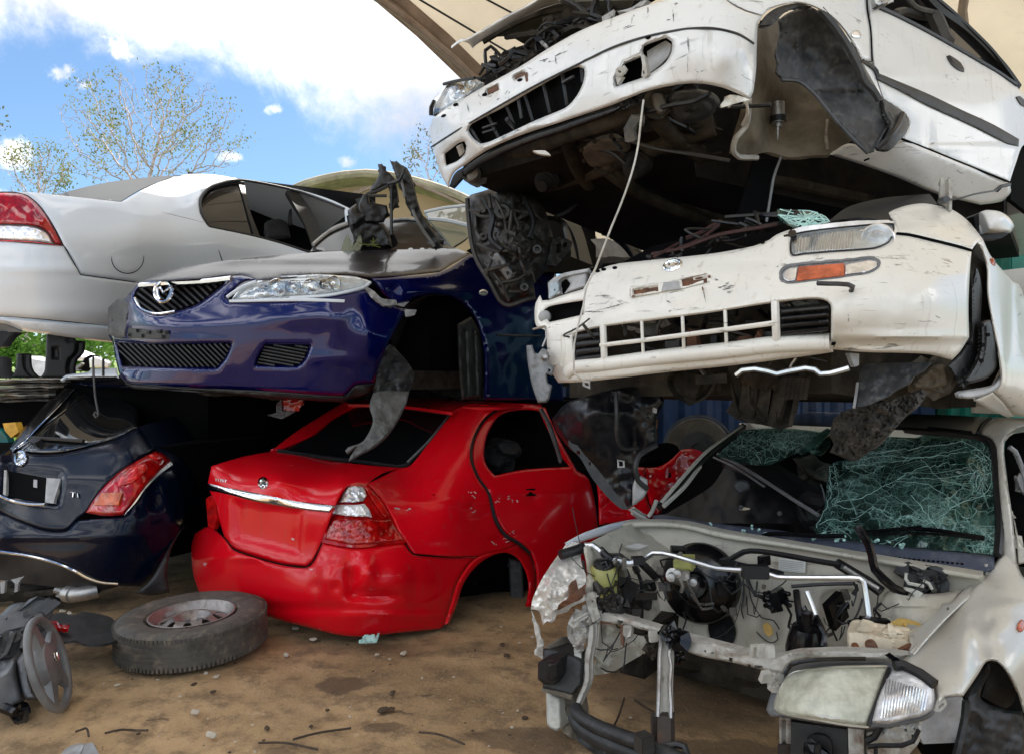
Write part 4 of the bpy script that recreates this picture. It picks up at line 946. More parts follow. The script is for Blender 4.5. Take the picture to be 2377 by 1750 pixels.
    part('torn_flap', MT['greyt'], panel('I:1150 60!, 1345 70!, 1330 140, 1250 290, 1160 380, 1060 435, 1000 468!, 1010 440, 1045 385!, 995 425, 982 405, 1000 385, 1085 350, 1140 240, 1120 150', 'I:1150 60 4.2, 1345 70 4.25, 1000 468 3.95, 1150 250 4.02', t=.006, rough=[(.02, 30, 1), (.012, 9, 2)], step=4, roll=(6, .02)), r)
    # cabin
    W_ = Dep('C:350 640 5.5, 1250 640 5.75, 600 440 6.1, 1100 470 6.3')
    part('windscreen', MT['glassd'], panel('C:330 645!, 440 510, 560 455, 700 440, 870 436, 1000 448, 1100 480, 1220 565, 1262 632!', W_, t=.008, step=9), r)
    part('windscreen_trim', MT['fablight'], [tube('C:860 444, 940 438, 1030 446', .012, W_, off=-.03), tube('C:350 600, 450 520, 590 460', .014, W_, off=-.03)], r)
    part('roof', MT['green'], [panel('C:1075 432!, 1200 448, 1330 480!, 1350 540, 1240 620!, 1180 540', 'C:1075 432 6.2, 1330 480 6.2, 1240 620 5.8', t=.02), panel('C:1060 390!, 1180 365, 1320 352!, 1330 470!, 1180 440!, 1090 430!', 'C:1060 390 6.7, 1330 470 6.4, 1320 352 6.9', t=.02, rough=[(.02, 20, 1)])], r)
    part('roof_trim', MT['silver'], [tube('C:1060 395, 1180 368, 1325 352', .014, Dep('C:1060 395 6.6, 1325 352 6.6')), tube('C:1085 436, 1200 446, 1335 478', .018, Dep('C:1060 395 6.1, 1325 352 6.1'))], r)
    S_ = Dep('C:1750 640 5.6, 2150 740 6.1, 1800 350 6.2')
    part('side_pillar', MT['black'], [panel('C:1780 370!, 1900 390, 2020 420, 2075 520, 2110 640, 2140 750!, 2060 750!, 2035 600, 1990 490, 1930 430, 1790 410!', S_, t=.05), panel('C:1960 480!, 1985 490!, 2050 740!, 2010 740!', S_, t=.03, off=.03)], r)
    part('cabin_dark_sheet', MT['void'], [panel('C:1500 330!, 2150 380!, 2160 760!, 1400 740!', S_, t=.02, off=.7, step=20), panel('C:1330 640!, 1500 560, 1700 560, 1900 640, 2140 735!, 2000 780!, 1500 770!', S_, t=.02, off=-.02)], r)
    part('body_shell', MT['void'], [prism([(-2.15, 5.0), (-.55, 4.85), (.55, 6.3), (-1.1, 7.2)], [1.42]*4, [2.0, 2.0, 2.05, 2.05])], r)
    part('floor_pan', MT['under'], prism([(-2.0, 4.9), (-.7, 4.6), (.5, 6.3), (-1.1, 7.4)], [1.32]*4, [1.44]*4), r)
    part('splash_shield', MT['under'], [panel('T:1430 190!, 1600 170, 1850 190, 2080 230!, 2000 240, 1750 215, 1500 215', 'T:1430 190 4.7, 2080 230 4.5', t=.02, rough=[(.02, 20, 1)]), tube('T:1580 175 4.6, 1625 205 4.6, 1690 210 4.62', .008)], r)
MT['bonnet_brown'] = paint('bonnet_brown_reflection', (.012, .009, .012), .28, .36, 0., .35, (.06, .05, .045), wav=.05, spec=.15)  # blue bonnet; the brown it mirrors is put into base and dirt colour
MT['greyt'] = plain('torn_grey_liner', (.075, .075, .073), .6, 0., .4, 10, (.2, .19, .17), .6, .4, 40)
MT['green'] = paint('olive_roof_paint', (.16, .17, .11), .3, .6, .1, .3, (.2, .18, .12))
blue_sedan()
def twisted_frame():
    r = thing('twisted_frame', 'twisted black plastic and steel radiator frame standing on the blue bonnet', 'car part', at('C:800 630 5.0'))
    d = Dep('C:600 600 4.95, 1150 620 5.1, 800 100 5.0, 1000 100 5.0')
    part('upright', MT['greyd'], [panel('C:762 88!, 790 85, 815 130!, 835 140, 880 190!, 900 330!, 862 385!, 840 280, 822 222, 760 245!, 700 275!, 745 205, 772 150', d, t=.05, rough=[(.03, 30, 1)], roll=(5, .02), step=4),
         panel('C:838 58!, 860 90!, 880 65!, 910 90, 950 112, 990 200, 1020 330, 1060 430, 1130 530, 1182 622!, 1118 622!, 1050 505, 975 400, 940 340!, 930 280, 900 240, 880 170', d, t=.06, rough=[(.04, 34, 1)], roll=(6, .03), step=4, off=-.05)], r)
    part('light_edge', MT['midgrey'], [tube('C:985 380, 1010 440, 1060 520, 1125 615', .012, d, off=-.07), tube('C:905 170, 925 240, 935 300', .010, d, off=-.08)], r)
    part('plastic_box', MT['black'], [panel('C:668 282!, 700 272, 712 330!, 822 352!, 832 400!, 800 462!, 690 458!, 655 425!, 640 350', d, t=.1, rough=[(.02, 30, 1)], roll=(5, .02), step=4), panel('C:570 385!, 620 342, 692 350!, 700 445!, 800 465!, 850 530!, 855 625!, 690 630!, 640 600, 585 500', d, t=.12, off=.03, rough=[(.05, 40, 1)], roll=(8, .05), step=5)], r)
    part('strut', MT['greyd'], [tube('C:690 280 5, 780 250 5, 880 190 5', .012), tube('C:850 260 5, 850 420 5, 850 540 5', .012), tube('C:700 290 4.97, 820 290 4.97', .01), tube('C:935 110 4.9, 900 190 4.9, 830 210 4.95', .012)], r)
    solo('glass_shard', 'pale green shard of glass leaning on the twisted frame', 'glass', MT['glass'], panel('C:530 640!, 545 580, 570 535!, 610 600, 650 510!, 665 600!, 640 645!', 'C:530 640 4.9, 650 510 5.0, 640 645 4.88', t=.006))
    solo('dry_weed', 'dry yellowish weed sprig growing beside the twisted frame', 'plant', MT['leaf'], [tube('C:640 590 4.85, 700 605 4.85, 770 600 4.85', .004), tube('C:735 605 4.85, 735 560 4.85', .004), tube('C:715 605 4.85, 760 570 4.85', .004), tube('C:700 600 4.85, 780 620 4.85', .003), tube('C:740 600 4.85, 715 575 4.85', .003)])
    solo('tail_lamp', 'small broken red lamp under the lip of the blue bumper', 'lamp', MT['redl'], [panel('I:620 112!, 745 110!, 720 180!, 620 182!', 'I:620 112 4.75', t=.05, rough=[(.01, 20, 1)])])
    solo('lamp_bracket', 'pale broken bracket hanging beside the small red lamp', 'car part', MT['grey'], [panel('I:590 150!, 620 112!, 622 180!, 700 185!, 620 225!, 540 205!, 590 190!', 'I:620 112 4.73', t=.03, rough=[(.01, 20, 1)])])
twisted_frame()
def back_car():
    r = thing('sedan', 'black car far behind, only its curved roof visible in front of the cream wall', 'car', at('F:800 500 7.0'))
    d = Dep('F:600 400 7.0, 950 480 7.2, 700 290 7.2')
    part('roof_pillar', MT['blackgl'], panel('F:690 285!, 760 290, 850 340, 920 420, 960 495!, 880 495!, 830 410, 760 350, 690 320!', d, t=.1, roll=(5, .04)), r)
    part('side_glass', MT['midgrey'], panel('F:610 375!, 720 372, 800 420, 870 500!, 820 520!, 600 500!', d, t=.02, off=.05), r)
    part('sill', MT['black'], panel('F:560 490!, 960 490!, 980 620!, 560 620!', d, t=.3, off=.04), r)
    part('seat', MT['seat'], panel('F:690 500!, 720 485, 800 490, 840 520!, 690 530!', d, t=.2, off=-.05), r)
back_car()

# ------------------------------------------------------------------ engine and gearbox hanging in front of the blue car
def engine():
    r = thing('gearbox', 'greasy grey gearbox casting hanging under the topmost white car', 'car part', at('C:1600 990 4.2'))
    d = Dep('C:1350 300 4.25, 1850 350 4.15, 1600 980 4.15, 1600 600 3.98, 1340 600 4.25, 1880 600 4.2')
    part('casting', MT['alu'], panel('C:1330 305!, 1360 282, 1420 265, 1500 242, 1620 245, 1750 300, 1810 345, 1850 430, 1882 560!, 1862 700, 1750 840!, 1765 940!, 1690 960, 1600 992, 1540 960, 1480 850, 1400 720, 1360 600, 1340 450', d, t=.12, roll=(18, .10), rough=[(.075, 70, 1), (.03, 24, 2)], step=5, ext=(.1, 1, 0), recess=[('C:1400 420!, 1480 380!, 1520 560!, 1430 600!', .05, 4), ('C:1640 330!, 1740 360!, 1720 450!, 1650 430!', .05, 4)]), r)
    part('cover_plate', MT['midgrey'], panel('C:1470 665!, 1530 652!, 1642 800!, 1592 832!', d, ['C:1525 710!, 1545 700!, 1560 730!, 1535 735!', 'C:1580 775!, 1600 770!, 1612 795!, 1590 800!'], t=.03, off=-.06, roll=(4, .01), step=4), r)
    part('ribbed_bracket', MT['alu'], [panel('C:1880 560!, 1960 560, 2008 585!, 1990 640, 1900 742!, 1840 730!', d, ['C:1905 600!, 1935 590!, 1935 650!, 1905 660!', 'C:1950 590!, 1975 590!, 1970 620!, 1950 625!'], t=.05, off=.05, rough=[(.02, 20, 1)], step=4),
         panel('C:1570 520!, 1640 540, 1690 500, 1760 520!, 1790 600, 1740 690, 1660 700!, 1600 620', d, t=.06, off=-.07, rough=[(.03, 12, 1)], roll=(5, .03), step=4)], r)
    part('mount_arm', MT['under'], [panel('C:1600 70!, 1700 40, 1760 200!, 1700 260, 1620 240!, 1600 160', d, t=.08, rough=[(.03, 20, 1)]), panel('C:1820 60!, 1970 80!, 1980 200, 1960 270!, 1900 200, 1850 120', d, ['C:1935 165!, 1950 160!, 1952 185!, 1938 188!'], t=.04, off=-.02, roll=(4, .02), step=4), panel('C:1320 120!, 1400 90, 1430 160, 1400 240!, 1330 200', d, t=.06, roll=(8, .05))], r)
    part('boss', MT['alu'], [lathe([(a, .02), (a, -.03), (a*.8, -.045), (a*.45, -.045), (a*.4, -.02), (.001, -.02)], frame(at(s), (0, 1, 0)), 16) for s, a in (('C:1560 400 4.03', .05), ('C:1780 640 4.02', .03), ('C:1440 560 4.04', .024), ('C:1700 880 4.02', .026))], r)
    part('rib', MT['alu'], [tube(s, .009, d, off=-.05) for s in ('C:1500 300, 1560 400, 1590 540', 'C:1620 300, 1640 420, 1700 560', 'C:1400 600, 1500 640, 1600 640', 'C:1450 720, 1560 860, 1600 960', 'C:1560 840, 1660 820, 1740 760', 'C:1350 380, 1420 420, 1500 420', 'C:1720 320, 1780 420, 1840 460', 'C:1600 900, 1680 900, 1740 880')], r)
    part('flange', MT['alu'], [tube('C:1335 310, 1345 450, 1365 600, 1405 720, 1485 850, 1545 960, 1600 990, 1690 960, 1765 940', .014, d, off=-.01)], r)
    bl = []
    R = random.Random(5)
    P = outl('C:1400 320!, 1800 400!, 1840 650!, 1720 820!, 1480 760!')
    while len(bl) < 46:
        q = np.array([[R.uniform(P[:, 0].min(), P[:, 0].max()), R.uniform(P[:, 1].min(), P[:, 1].max())]])
        if not pip(q, P)[0]: continue
        c = UA(q, d(q)-.06)[0]; rr = R.uniform(.006, .02)
        if R.random() < .5: bl.append(lathe([(rr, -.05), (rr, .0), (rr*.6, .008), (0.0005, .008)], frame(c, (R.gauss(0, .4), -1, R.gauss(0, .4))), 8))
        else:
            e = c+np.array((R.gauss(0, .05), R.gauss(0, .02), R.gauss(0, .05))); bl.append(tube3([c, (c+e)/2+np.array((0, -.02, 0)), e], rr*.6, 6))
    part('bolt_head', MT['alu'], bl[:34], r)
    part('hose', MT['black'], [tube('C:1440 300 4.1, 1500 420 4.0, 1480 560 4.0, 1560 640 3.95', .016), tube('C:1700 300 4.05, 1760 460 3.98, 1730 560 3.95', .013), tube('C:2030 340 4.2, 1970 390 4.15, 1900 420 4.1', .014)], r)
engine()

# ------------------------------------------------------------------ red sedan on the ground
def red_sedan():
    r = thing('sedan', 'bright red sedan without rear wheels on the ground, its rear bumper dented', 'car', (-.4, 4.6, 0))
    D = Dep('I:115 950 4.62, 200 1000 4.34, 500 1150 4.05, 800 1150 3.86, 1050 1150 3.74, 1300 1100 3.82, 1550 1150 4.06, 1700 1020 4.22, 1530 1400 4.07, 1100 1450 3.83, 560 1345 4.06, 150 1195 4.42, 850 930 3.94, 1060 955 3.87, 1320 925 3.97, 760 1062 3.93, 350 965 4.16')
    part('rear_bumper', MT['red'], panel('I:130 872!, 200 832, 250 860, 300 905, 350 967, 600 1047, 760 1067!, 800 1035, 852 927!, 1060 957, 1320 927!, 1370 992!, 1570 1007, 1740 1005!, 1690 1045, 1622 1150, 1582 1280, 1548 1392, 1520 1417!, 1300 1437, 1100 1460, 950 1452, 750 1402, 560 1352, 300 1252, 150 1205!, 118 1100, 108 950', D, t=.008, roll=(7, .02), step=8,
         dents='I:1015 1130 36 90 .075, 880 1125 55 80 -.04, 1110 1080 45 75 -.05, 1150 1235 130 34 .06, 1040 1215 50 36 .045, 930 1180 30 30 .02, 760 1300 700 26 .02, 1300 1340 300 20 -.012, 480 1010 330 22 -.02, 1380 1180 40 120 .015, 950 1060 90 30 -.02, 820 1170 40 40 .02', recess=[]), r)
    part('bumper_shadow_gap', MT['void'], [tube('I:130 870, 210 832, 300 903, 350 966, 600 1046, 760 1066, 800 1034, 851 926', .004, D, off=-.002), tube('I:1320 926!, 1370 991, 1570 1006', .004, D, off=-.002)], r)
    T = Dep('I:225 490 4.42, 400 440 4.66, 560 408 4.86, 1290 500 4.52, 930 470 4.72, 1000 585 4.12, 1100 590 4.13, 250 540 4.35, 600 575 4.14, 960 625 4.03, 300 900 4.26, 760 1050 3.97, 850 920 3.95, 600 1040 4.05, 600 520 4.32, 960 540 4.26, 200 600 4.42, 600 700 4.10, 240 760 4.34')
    part('boot_lid', MT['red'], panel('I:222 492!, 400 440, 562 408!, 750 435, 900 463, 1100 486, 1292 502!, 1200 530, 1110 592!, 1050 590, 1000 602, 950 670, 920 740, 890 815, 853 922!, 800 1030, 760 1062!, 600 1042, 350 962, 300 902, 245 720, 200 600!', T, t=.008, roll=(6, .015), step=8, recess=[('I:345 690!, 740 742!, 722 992!, 365 905!', .03, 8)], dents='I:600 600 500 24 -.012, 700 800 60 200 -.01'), r)
    part('chrome_strip', MT['chrome'], panel('I:200 590!, 320 615, 500 650, 700 690, 925 716!, 892 757!, 700 735, 500 700, 330 656, 202 630!', T, t=.012, off=-.018, roll=(5, .012), step=4), r)
    part('badge', MT['chrome'], [panel(ell('I:515 588 31 35 0', 24), T, t=.012, off=-.02, roll=(4, .012), step=3), tube('I:492 600, 505 575, 520 565, 535 580', .006, T, off=-.03), tube('I:505 612, 520 600, 530 608', .006, T, off=-.03)], r)
    tx = []
    for i, x in enumerate((248, 262, 276, 288, 302)):
        tx.append(tube('I:%d %d!, %d %d' % (x, 562+i*2.2, x+1, 577+i*2.2), .0028, T, off=-.008))
        if i in (0, 2, 4): tx.append(tube('I:%d %d!, %d %d' % (x-3, 563+i*2.2, x+8, 566+i*2.2), .0024, T, off=-.008))
    part('model_lettering', MT['clearl'], tx, r)
    part('far_tail_light', MT['redl'], panel('I:190 680!, 215 660, 243 700!, 250 800, 235 850!, 203 832!', T, t=.03, off=-.012), r)
    Q = Dep('I:1110 590 4.14, 1290 500 4.5, 1320 925 3.97, 1560 700 4.22, 1700 400 4.55, 1640 160 5.0, 1850 150 5.1, 1750 800 4.36, 1900 930 4.44, 1450 380 4.65, 1570 1005 4.08, 1740 1010 4.24, 2010 1150 4.5, 1700 560 4.42')
    part('rear_quarter', MT['red'], panel('I:1292 503!, 1350 492, 1450 372, 1560 232, 1625 160!, 1700 140, 1862 150!, 1765 230, 1705 340, 1692 450, 1732 560, 1792 650, 1832 800, 1885 885, 1965 930!, 1900 962, 1810 980, 1742 1003!, 1570 1005, 1372 990!, 1322 923!, 1290 870, 1242 770, 1180 670, 1112 592!', Q, t=.008, roll=(5, .012), step=8, dents='I:1500 700 400 20 -.012, 1450 960 200 30 .01, 1720 700 30 30 .012, 1850 910 60 20 .02'), r)
    part('wheel_arch', MT['red'], panel('I:1742 1003!, 1810 980, 1900 962, 1965 930!, 2030 985, 2065 1100, 2062 1290!, 2010 1290!, 2022 1150, 1975 1030, 1900 985, 1820 1000, 1740 1050, 1660 1150, 1612 1290, 1570 1390!, 1548 1392!, 1582 1280, 1622 1150, 1690 1045', Q, t=.02, off=-.004, roll=(6, .02), step=5), r)
    part('wheel_well', MT['void'], panel('I:1540 1392!, 1600 1150, 1680 1040, 1800 960, 1940 950, 2030 1050, 2060 1290!, 2000 1330!, 1700 1330!', 'I:1540 1392 4.5, 2060 1290 4.75, 1800 960 4.7', t=.02, off=.12), r)
    part('brake_backing', MT['grey'], panel('I:1910 1010!, 1990 1040!, 2000 1260, 1980 1275, 1920 1250!', 'I:1910 1010 4.7, 1990 1260 4.7', t=.06, roll=(4, .02)), r)
    part('axle_beam', MT['under'], [tube('I:1640 1150 4.75, 1900 1130 4.9', .03), tube('I:1700 1100 4.75, 1720 1160 4.75', .02)], r)
    DD = Dep('I:1860 160 5.15, 1760 540 4.52, 1900 800 4.48, 2060 1250 4.42, 2300 600 4.85, 2410 1000 4.85, 2150 170 5.35, 2390 620 4.95')
    win = 'I:1772 400, 1800 290, 1870 200, 2000 172, 2085 180!, 2135 290, 2210 440, 2260 495!, 2000 512, 1832 546!, 1782 480'
    part('rear_door', MT['red'], panel('I:1872 158!, 2000 140, 2120 160!, 2200 340, 2300 520!, 2362 560, 2402 700, 2422 900, 2415 1290!, 2066 1296!, 2068 1100, 2034 985, 1968 926!, 1892 876, 1840 790, 1800 645, 1742 560, 1704 450, 1716 340, 1776 232', DD, [win], t=.01, roll=(6, .02), hroll=(5, .02), step=8, dents='I:1950 890 80 16 .012, 2050 700 40 30 .01, 2000 640 300 14 -.01'), r)
    part('door_seal', MT['black'], tube('I:1868 155, 1770 232, 1711 340, 1698 450, 1738 560, 1796 648, 1836 797, 1889 882, 1966 929, 2030 985', .011, DD, off=.0), r)
    part('door_handle_hole', MT['void'], [panel('I:2010 622!, 2062 618!, 2066 660!, 2012 662!', DD, t=.006, off=-.005), panel('I:2025 640!, 2045 638!, 2048 655!, 2026 657!', DD, t=.01, off=-.012)], r)
    ch = []
    R = random.Random(9)
    for x0, y0 in ((1710, 640), (1715, 740), (1840, 690), (1900, 670), (1280, 735), (1350, 738), (1560, 700), (1830, 920), (1890, 900), (1935, 880), (690, 905), (800, 1080), (190, 1058), (1720, 670), (1930, 690)):
        for _ in range(3):
            x, y = x0+R.gauss(0, 12), y0+R.gauss(0, 10); dd = DD if x > 1790 and y < 900 else (Q if y < 960 and x > 1100 else (T if y < 1000 and x > 400 else D))
            ch.append(panel(ell('I:%.0f %.0f %.1f %.1f %.0f' % (x, y, R.uniform(3, 12), R.uniform(1.5, 4), R.uniform(-20, 60)), 9), dd, t=.001, off=-.004, step=20))
    part('paint_chip', MT['chip'], ch, r)
    lamp = part('tail_light', MT['redl'], panel('I:998 596!, 1050 586, 1112 594!, 1182 672, 1246 776, 1296 866, 1332 924!, 1200 940, 1060 955, 950 945, 848 924!, 884 820, 915 740, 945 665', Dep(T) if 0 else Dep('I:1000 600 4.10, 1112 594 4.11, 1326 922 3.96, 1060 950 3.86, 855 920 3.93, 1100 760 3.97, 1240 780 4.06'), t=.03, off=.0), r)
    LD = Dep('I:1000 600 4.10, 1112 594 4.11, 1326 922 3.96, 1060 950 3.86, 855 920 3.93, 1100 760 3.95, 1240 780 4.06', off=-.012)
    part('clear_lens', MT['clearl'], [panel('I:968 650!, 1000 612, 1045 606, 1085 612!, 1105 660, 1085 690!, 1030 700, 948 698!', LD, t=.01, roll=(4, .01), rough=[(.012, 9, 1)], step=3)], lamp)
    part('reversing_lens', MT['satin'], panel('I:928 712!, 1050 712, 1090 706!, 1120 740, 1135 784!, 1100 780, 1000 775, 902 762!', LD, t=.01, roll=(4, .01), rough=[(.012, 9, 1)], step=3), lamp)
    part('red_lens', MT['redl'], panel('I:898 778!, 1000 788, 1130 794, 1245 786!, 1290 862, 1316 914!, 1200 930, 1060 944, 950 932, 862 912!', LD, t=.012, roll=(6, .02), rough=[(.010, 14, 1)], step=4), lamp)
    part('side_lens', MT['redl2'], panel('I:1090 606!, 1112 604!, 1172 670, 1240 775!, 1205 784!, 1160 720, 1120 660', LD, t=.01, roll=(3, .01), step=3), lamp)
    G_ = Dep('I:575 405 4.86, 1290 495 4.6, 1590 185 5.1, 960 150 5.45, 1330 470 4.62')
    part('rear_window', MT['glassd'], panel('I:600 402!, 820 290, 980 160, 1100 150, 1300 158, 1590 186!, 1460 345, 1335 472!, 1290 492, 1100 468, 800 432', G_, t=.008, off=.02, step=9, rough=[(.01, 60, 1)]), r)
    part('window_frame', MT['red'], panel('I:545 418!, 700 300, 850 205, 990 120!, 1310 128!, 1300 142, 1080 150, 920 225, 800 320, 610 405!', G_, t=.03, off=-.01, roll=(6, .03), step=5), r)
    part('window_seal', MT['midgrey'], [tube('I:1590 185, 1462 346, 1338 470', .010, G_, off=-.02), tube('I:1590 185, 1450 168, 1300 155', .006, G_, off=-.01)], r)
    part('window_seal_shadow', MT['black'], [tube('I:600 404, 800 434, 1100 471, 1290 496, 1345 478, 1470 350, 1600 190', .012, G_, off=.0)], r)
    part('roof', MT['red'], panel('I:980 122!, 1320 108, 1640 118, 1900 130!, 2100 142!, 1860 158!, 1640 158!, 1590 186!, 1300 150, 1000 140!', 'I:980 122 5.45, 1640 158 5.0, 1900 130 5.3, 1320 108 5.6, 2100 142 5.5', t=.02), r)
    part('parcel_shelf', MT['trim'], [panel('I:700 420!, 900 300, 1180 330!, 1250 440!, 1000 460!', 'I:700 420 5.3, 1180 330 5.5, 1000 460 5.1', t=.02), tube('I:900 290 5.2, 930 330 5.15, 905 380 5.1', .006)], r)
    part('seat', MT['seat'], [panel('I:1790 480!, 1800 340, 1850 330, 1960 360, 1985 420, 1900 480, 1850 520!', DD, t=.2, off=.45, roll=(10, .08)), panel('I:1830 350!, 1920 355, 1975 400, 1960 440!, 1870 430!', DD, t=.1, off=.3, roll=(8, .06))], r)
    part('door_frame_strip', MT['midgrey'], [tube('I:2110 190, 2150 300, 2185 400, 2205 470', .012, DD, off=-.01)], r)
    part('cabin_dark_sheet', MT['void'], [panel('I:1650 100!, 2350 100!, 2350 560!, 1650 560!', DD, t=.02, off=.9, step=20)], r)
    part('body_shell', MT['void'], [prism([(-1.75, 4.75), (-.45, 4.25), (.75, 5.6), (1.5, 6.9), (.2, 7.6), (-1.0, 6.2)], .14, .72), prism([(-.45, 6.2), (.2, 5.95), (1.0, 6.6), (.3, 7.2)], .72, 1.2)], r)
    FD = Dep('K:690 800 4.95, 1080 760 5.2, 1430 600 5.5, 1180 1170 5.0, 750 1200 4.9, 1580 800 5.5')
    part('front_door', MT['red'], panel('K:640 735!, 760 742, 1000 745, 1090 750!, 1100 1000, 1180 1175!, 700 1240!, 692 1000, 670 850', FD, t=.012, roll=(6, .02), dents='K:900 900 60 100 .03', rough=[(.02, 50, 1)]), r)
    part('front_wing', MT['red'], panel('K:1095 755!, 1200 745, 1290 700, 1400 600!, 1500 590, 1600 630!, 1580 760, 1400 950, 1190 1170!, 1110 1000', FD, ['K:1290 795!, 1320 790!, 1320 835!, 1295 840!'], t=.012, off=.03, roll=(6, .02), rough=[(.05, 50, 1)]), r)
    part('dash_debris', MT['void'], panel('K:1080 700!, 1150 590, 1250 540, 1370 570, 1400 690!, 1200 700!', FD, t=.2, off=.1, rough=[(.03, 40, 1)]), r)
    part('orange_flap', MT['rust'], panel('K:1090 560!, 1110 400, 1150 330, 1195 350!, 1190 540, 1120 620!', 'K:1090 560 5.2', t=.03, rough=[(.04, 30, 1)]), r)
MT['chip'] = plain('chipped_filler', (.62, .42, .42), .5, bump=0.)
red_sedan()
def brake_disc():
    c = at('K:1545 600 6.2'); M = frame(c, (-.35, -1, .15))
    r = thing('brake_disc', 'dusty brake disc propped behind the red wing in front of the blue container', 'car part', c)
    part('rotor', MT['wheelhouse'], lathe([(.15, .0), (.26, .0), (.27, .01), (.27, .03), (.26, .04), (.15, .04)], M, 40), r)
    part('hub', MT['alu'], lathe([(.15, .04), (.145, .09), (.05, .09), (.05, .06), (.001, .06)], M, 30), r)
    part('dust_shield', MT['midgrey'], lathe([(.29, -.03), (.30, -.02), (.30, -.0), (.28, -.01)], M, 36), r)
brake_disc()
# ------------------------------------------------------------------ cream hatchback, middle of the right stack
ND = Dep('G:1860 600 2.55, 1600 700 2.32, 1300 700 2.27, 1000 900 2.31, 600 900 2.44, 0 900 2.66, F:600 1000 3.0, 330 1000 3.25, G:1370 265 2.6, 1865 440 2.66, 700 330 2.62, 0 480 2.85, F:600 600 3.18, 280 800 3.45, G:1740 1145 2.5, 980 1075 2.42, 0 1190 2.76, F:400 1290 3.2, G:1850 1000 2.52, 1700 1050 2.42, 1000 500 2.42, 300 600 2.64, F:900 900 2.85, G:1200 1000 2.32')
def cream_hatchback():
    r = thing('hatchback', 'cream white hatchback with wide slatted nose, middle car of the right hand stack', 'car', (1.1, 3.2, 1.2))
    lampo = 'G:708 402!, 716 355, 745 338, 800 325, 1100 290, 1374 276!, 1366 340, 1345 395, 1250 432, 1000 452, 800 468, 722 476!'
    indo = 'G:650 585, 690 550, 760 538, 1000 516, 1220 496, 1272 512, 1275 545, 1215 588, 1100 606, 900 630, 690 652, 655 635'
    grill = 'F:498 1000, 520 972, 680 935, 1000 893, 1400 840, 1750 785, 2000 758, 2095 762, 2140 790, 2146 860, 2144 1022!, 1992 1026!, 1975 1002!, 1800 1036, 1500 1072, 1100 1112, 700 1162, 512 1167!'
    lind = 'F:300 838!, 340 806, 420 788, 562 766!, 562 856!, 345 905!, 320 870'
    ps = ['F:872 690!, 1040 664!, 1042 706!, 874 737!', 'F:1190 634!, 1352 604!, 1354 650!, 1192 678!']
    part('nose_panel', MT['cream'], panel('F:560 694!, 590 640, 612 592!, 700 552, 795 528!, 1100 497, 1400 464, 1650 418, 1752 378!, G:622 345, 690 318!, 800 298, 1000 276, 1250 254, 1372 258!, 1390 336!, 1480 346, 1650 386, 1800 424, 1868 444!, 1856 600, 1848 800, 1852 1000!, 1796 1090, 1742 1146!, 1600 1110, 1400 1100, 1200 1096, 982 1078!, F:2160 1094, 1900 1132, 1500 1182, 1100 1222, 800 1258, 560 1284, 402 1290!, 345 1190, 330 1060, 322 960, 262 930, 250 850, 258 780, 285 732!, 300 765, 340 764, 450 726', ND, [lampo, indo, grill, lind]+ps, t=.006, roll=(8, .02), hroll=(6, .018), step=9,
         dents='G:1350 760 60 120 .012, 1080 820 18 90 .006, 1250 600 700 20 -.006, 600 520 400 16 .006, F:1150 760 400 60 .012, G:1500 990 500 22 -.02, 1300 1050 500 30 .02, 1000 700 400 20 .006, F:700 640 200 30 -.008', rough=[(.0035, 70, 1)]), r)
    part('bumper_bar', MT['cream'], [tube('F:425 1180, 440 1090, 435 1000, 460 975, 500 962', .014, ND, off=.005), tube('F:470 1225, 520 1190, 700 1172, 1100 1122, 1500 1082, 1800 1046, 2140 1030', .03, ND, off=.02, n=10)], r)
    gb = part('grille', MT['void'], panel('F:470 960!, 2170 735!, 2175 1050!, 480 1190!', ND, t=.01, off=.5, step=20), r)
    for x, y0, y1, rr in ((692, 928, 1158, .014), (940, 898, 1122, .0065), (1200, 865, 1090, .0065), (1472, 828, 1060, .0065), (1792, 776, 1042, .014)):
        part('bar', MT['cream'], tube('F:%d %d, %d %d' % (x-4, y0, x+6, y1), rr, ND, off=.014, n=8), gb)
    part('rail', MT['cream'], tube('F:672 1052, 1000 1012, 1400 960, 1790 908', .009, ND, off=.006, n=8), gb)
    for i in range(4):
        y = 985+i*48
        part('slat', MT['black'], panel('F:512 %d!, 668 %d!, 672 %d!, 512 %d!' % (y, y-20, y+12, y+30), ND, t=.05, off=.012, ext=(.3, 1, .25), roll=(3, .006), step=4), gb)
        y = 812+i*46
        part('slat', MT['black'], panel('F:1822 %d!, 2128 %d!, 2130 %d!, 1824 %d!' % (y+12, y-16, y+12, y+40), ND, t=.05, off=.012, ext=(.3, 1, .25), roll=(3, .006), step=4), gb)
    R = random.Random(31); bits = []
    GP = outl(grill)
    while len(bits) < 60:
        q = np.array([[R.uniform(GP[:, 0].min(), GP[:, 0].max()), R.uniform(GP[:, 1].min(), GP[:, 1].max())]])
        if not pip(q, GP)[0]: continue
        c = UA(q, ND(q)+R.uniform(.12, .4))[0]; t = R.random()
        if t < .35: bits.append(box(tuple(c), R.uniform(.02, .12), .03, R.uniform(.01, .06), R.gauss(-.6, .3)))
        else:
            P = [c]; 
            for _ in range(3): P.append(P[-1]+np.array((R.gauss(0, .06), R.gauss(0, .05), R.gauss(0, .04))))
            bits.append(bez(P, R.uniform(.003, .010), 5))
    part('radiator_bits', MT['alu'], bits[:40], gb); part('hose', MT['black'], bits[40:], gb)
    part('rusty_bracket', MT['rust'], [panel('F:1222 960!, 1280 985!, 1292 1075!, 1225 1080!', ND, t=.03, off=.09), panel('F:1545 1010!, 1600 1005!, 1640 1030!, 1680 960!, 1700 1000, 1660 1050!, 1560 1060!', ND, t=.03, off=.1)], gb)
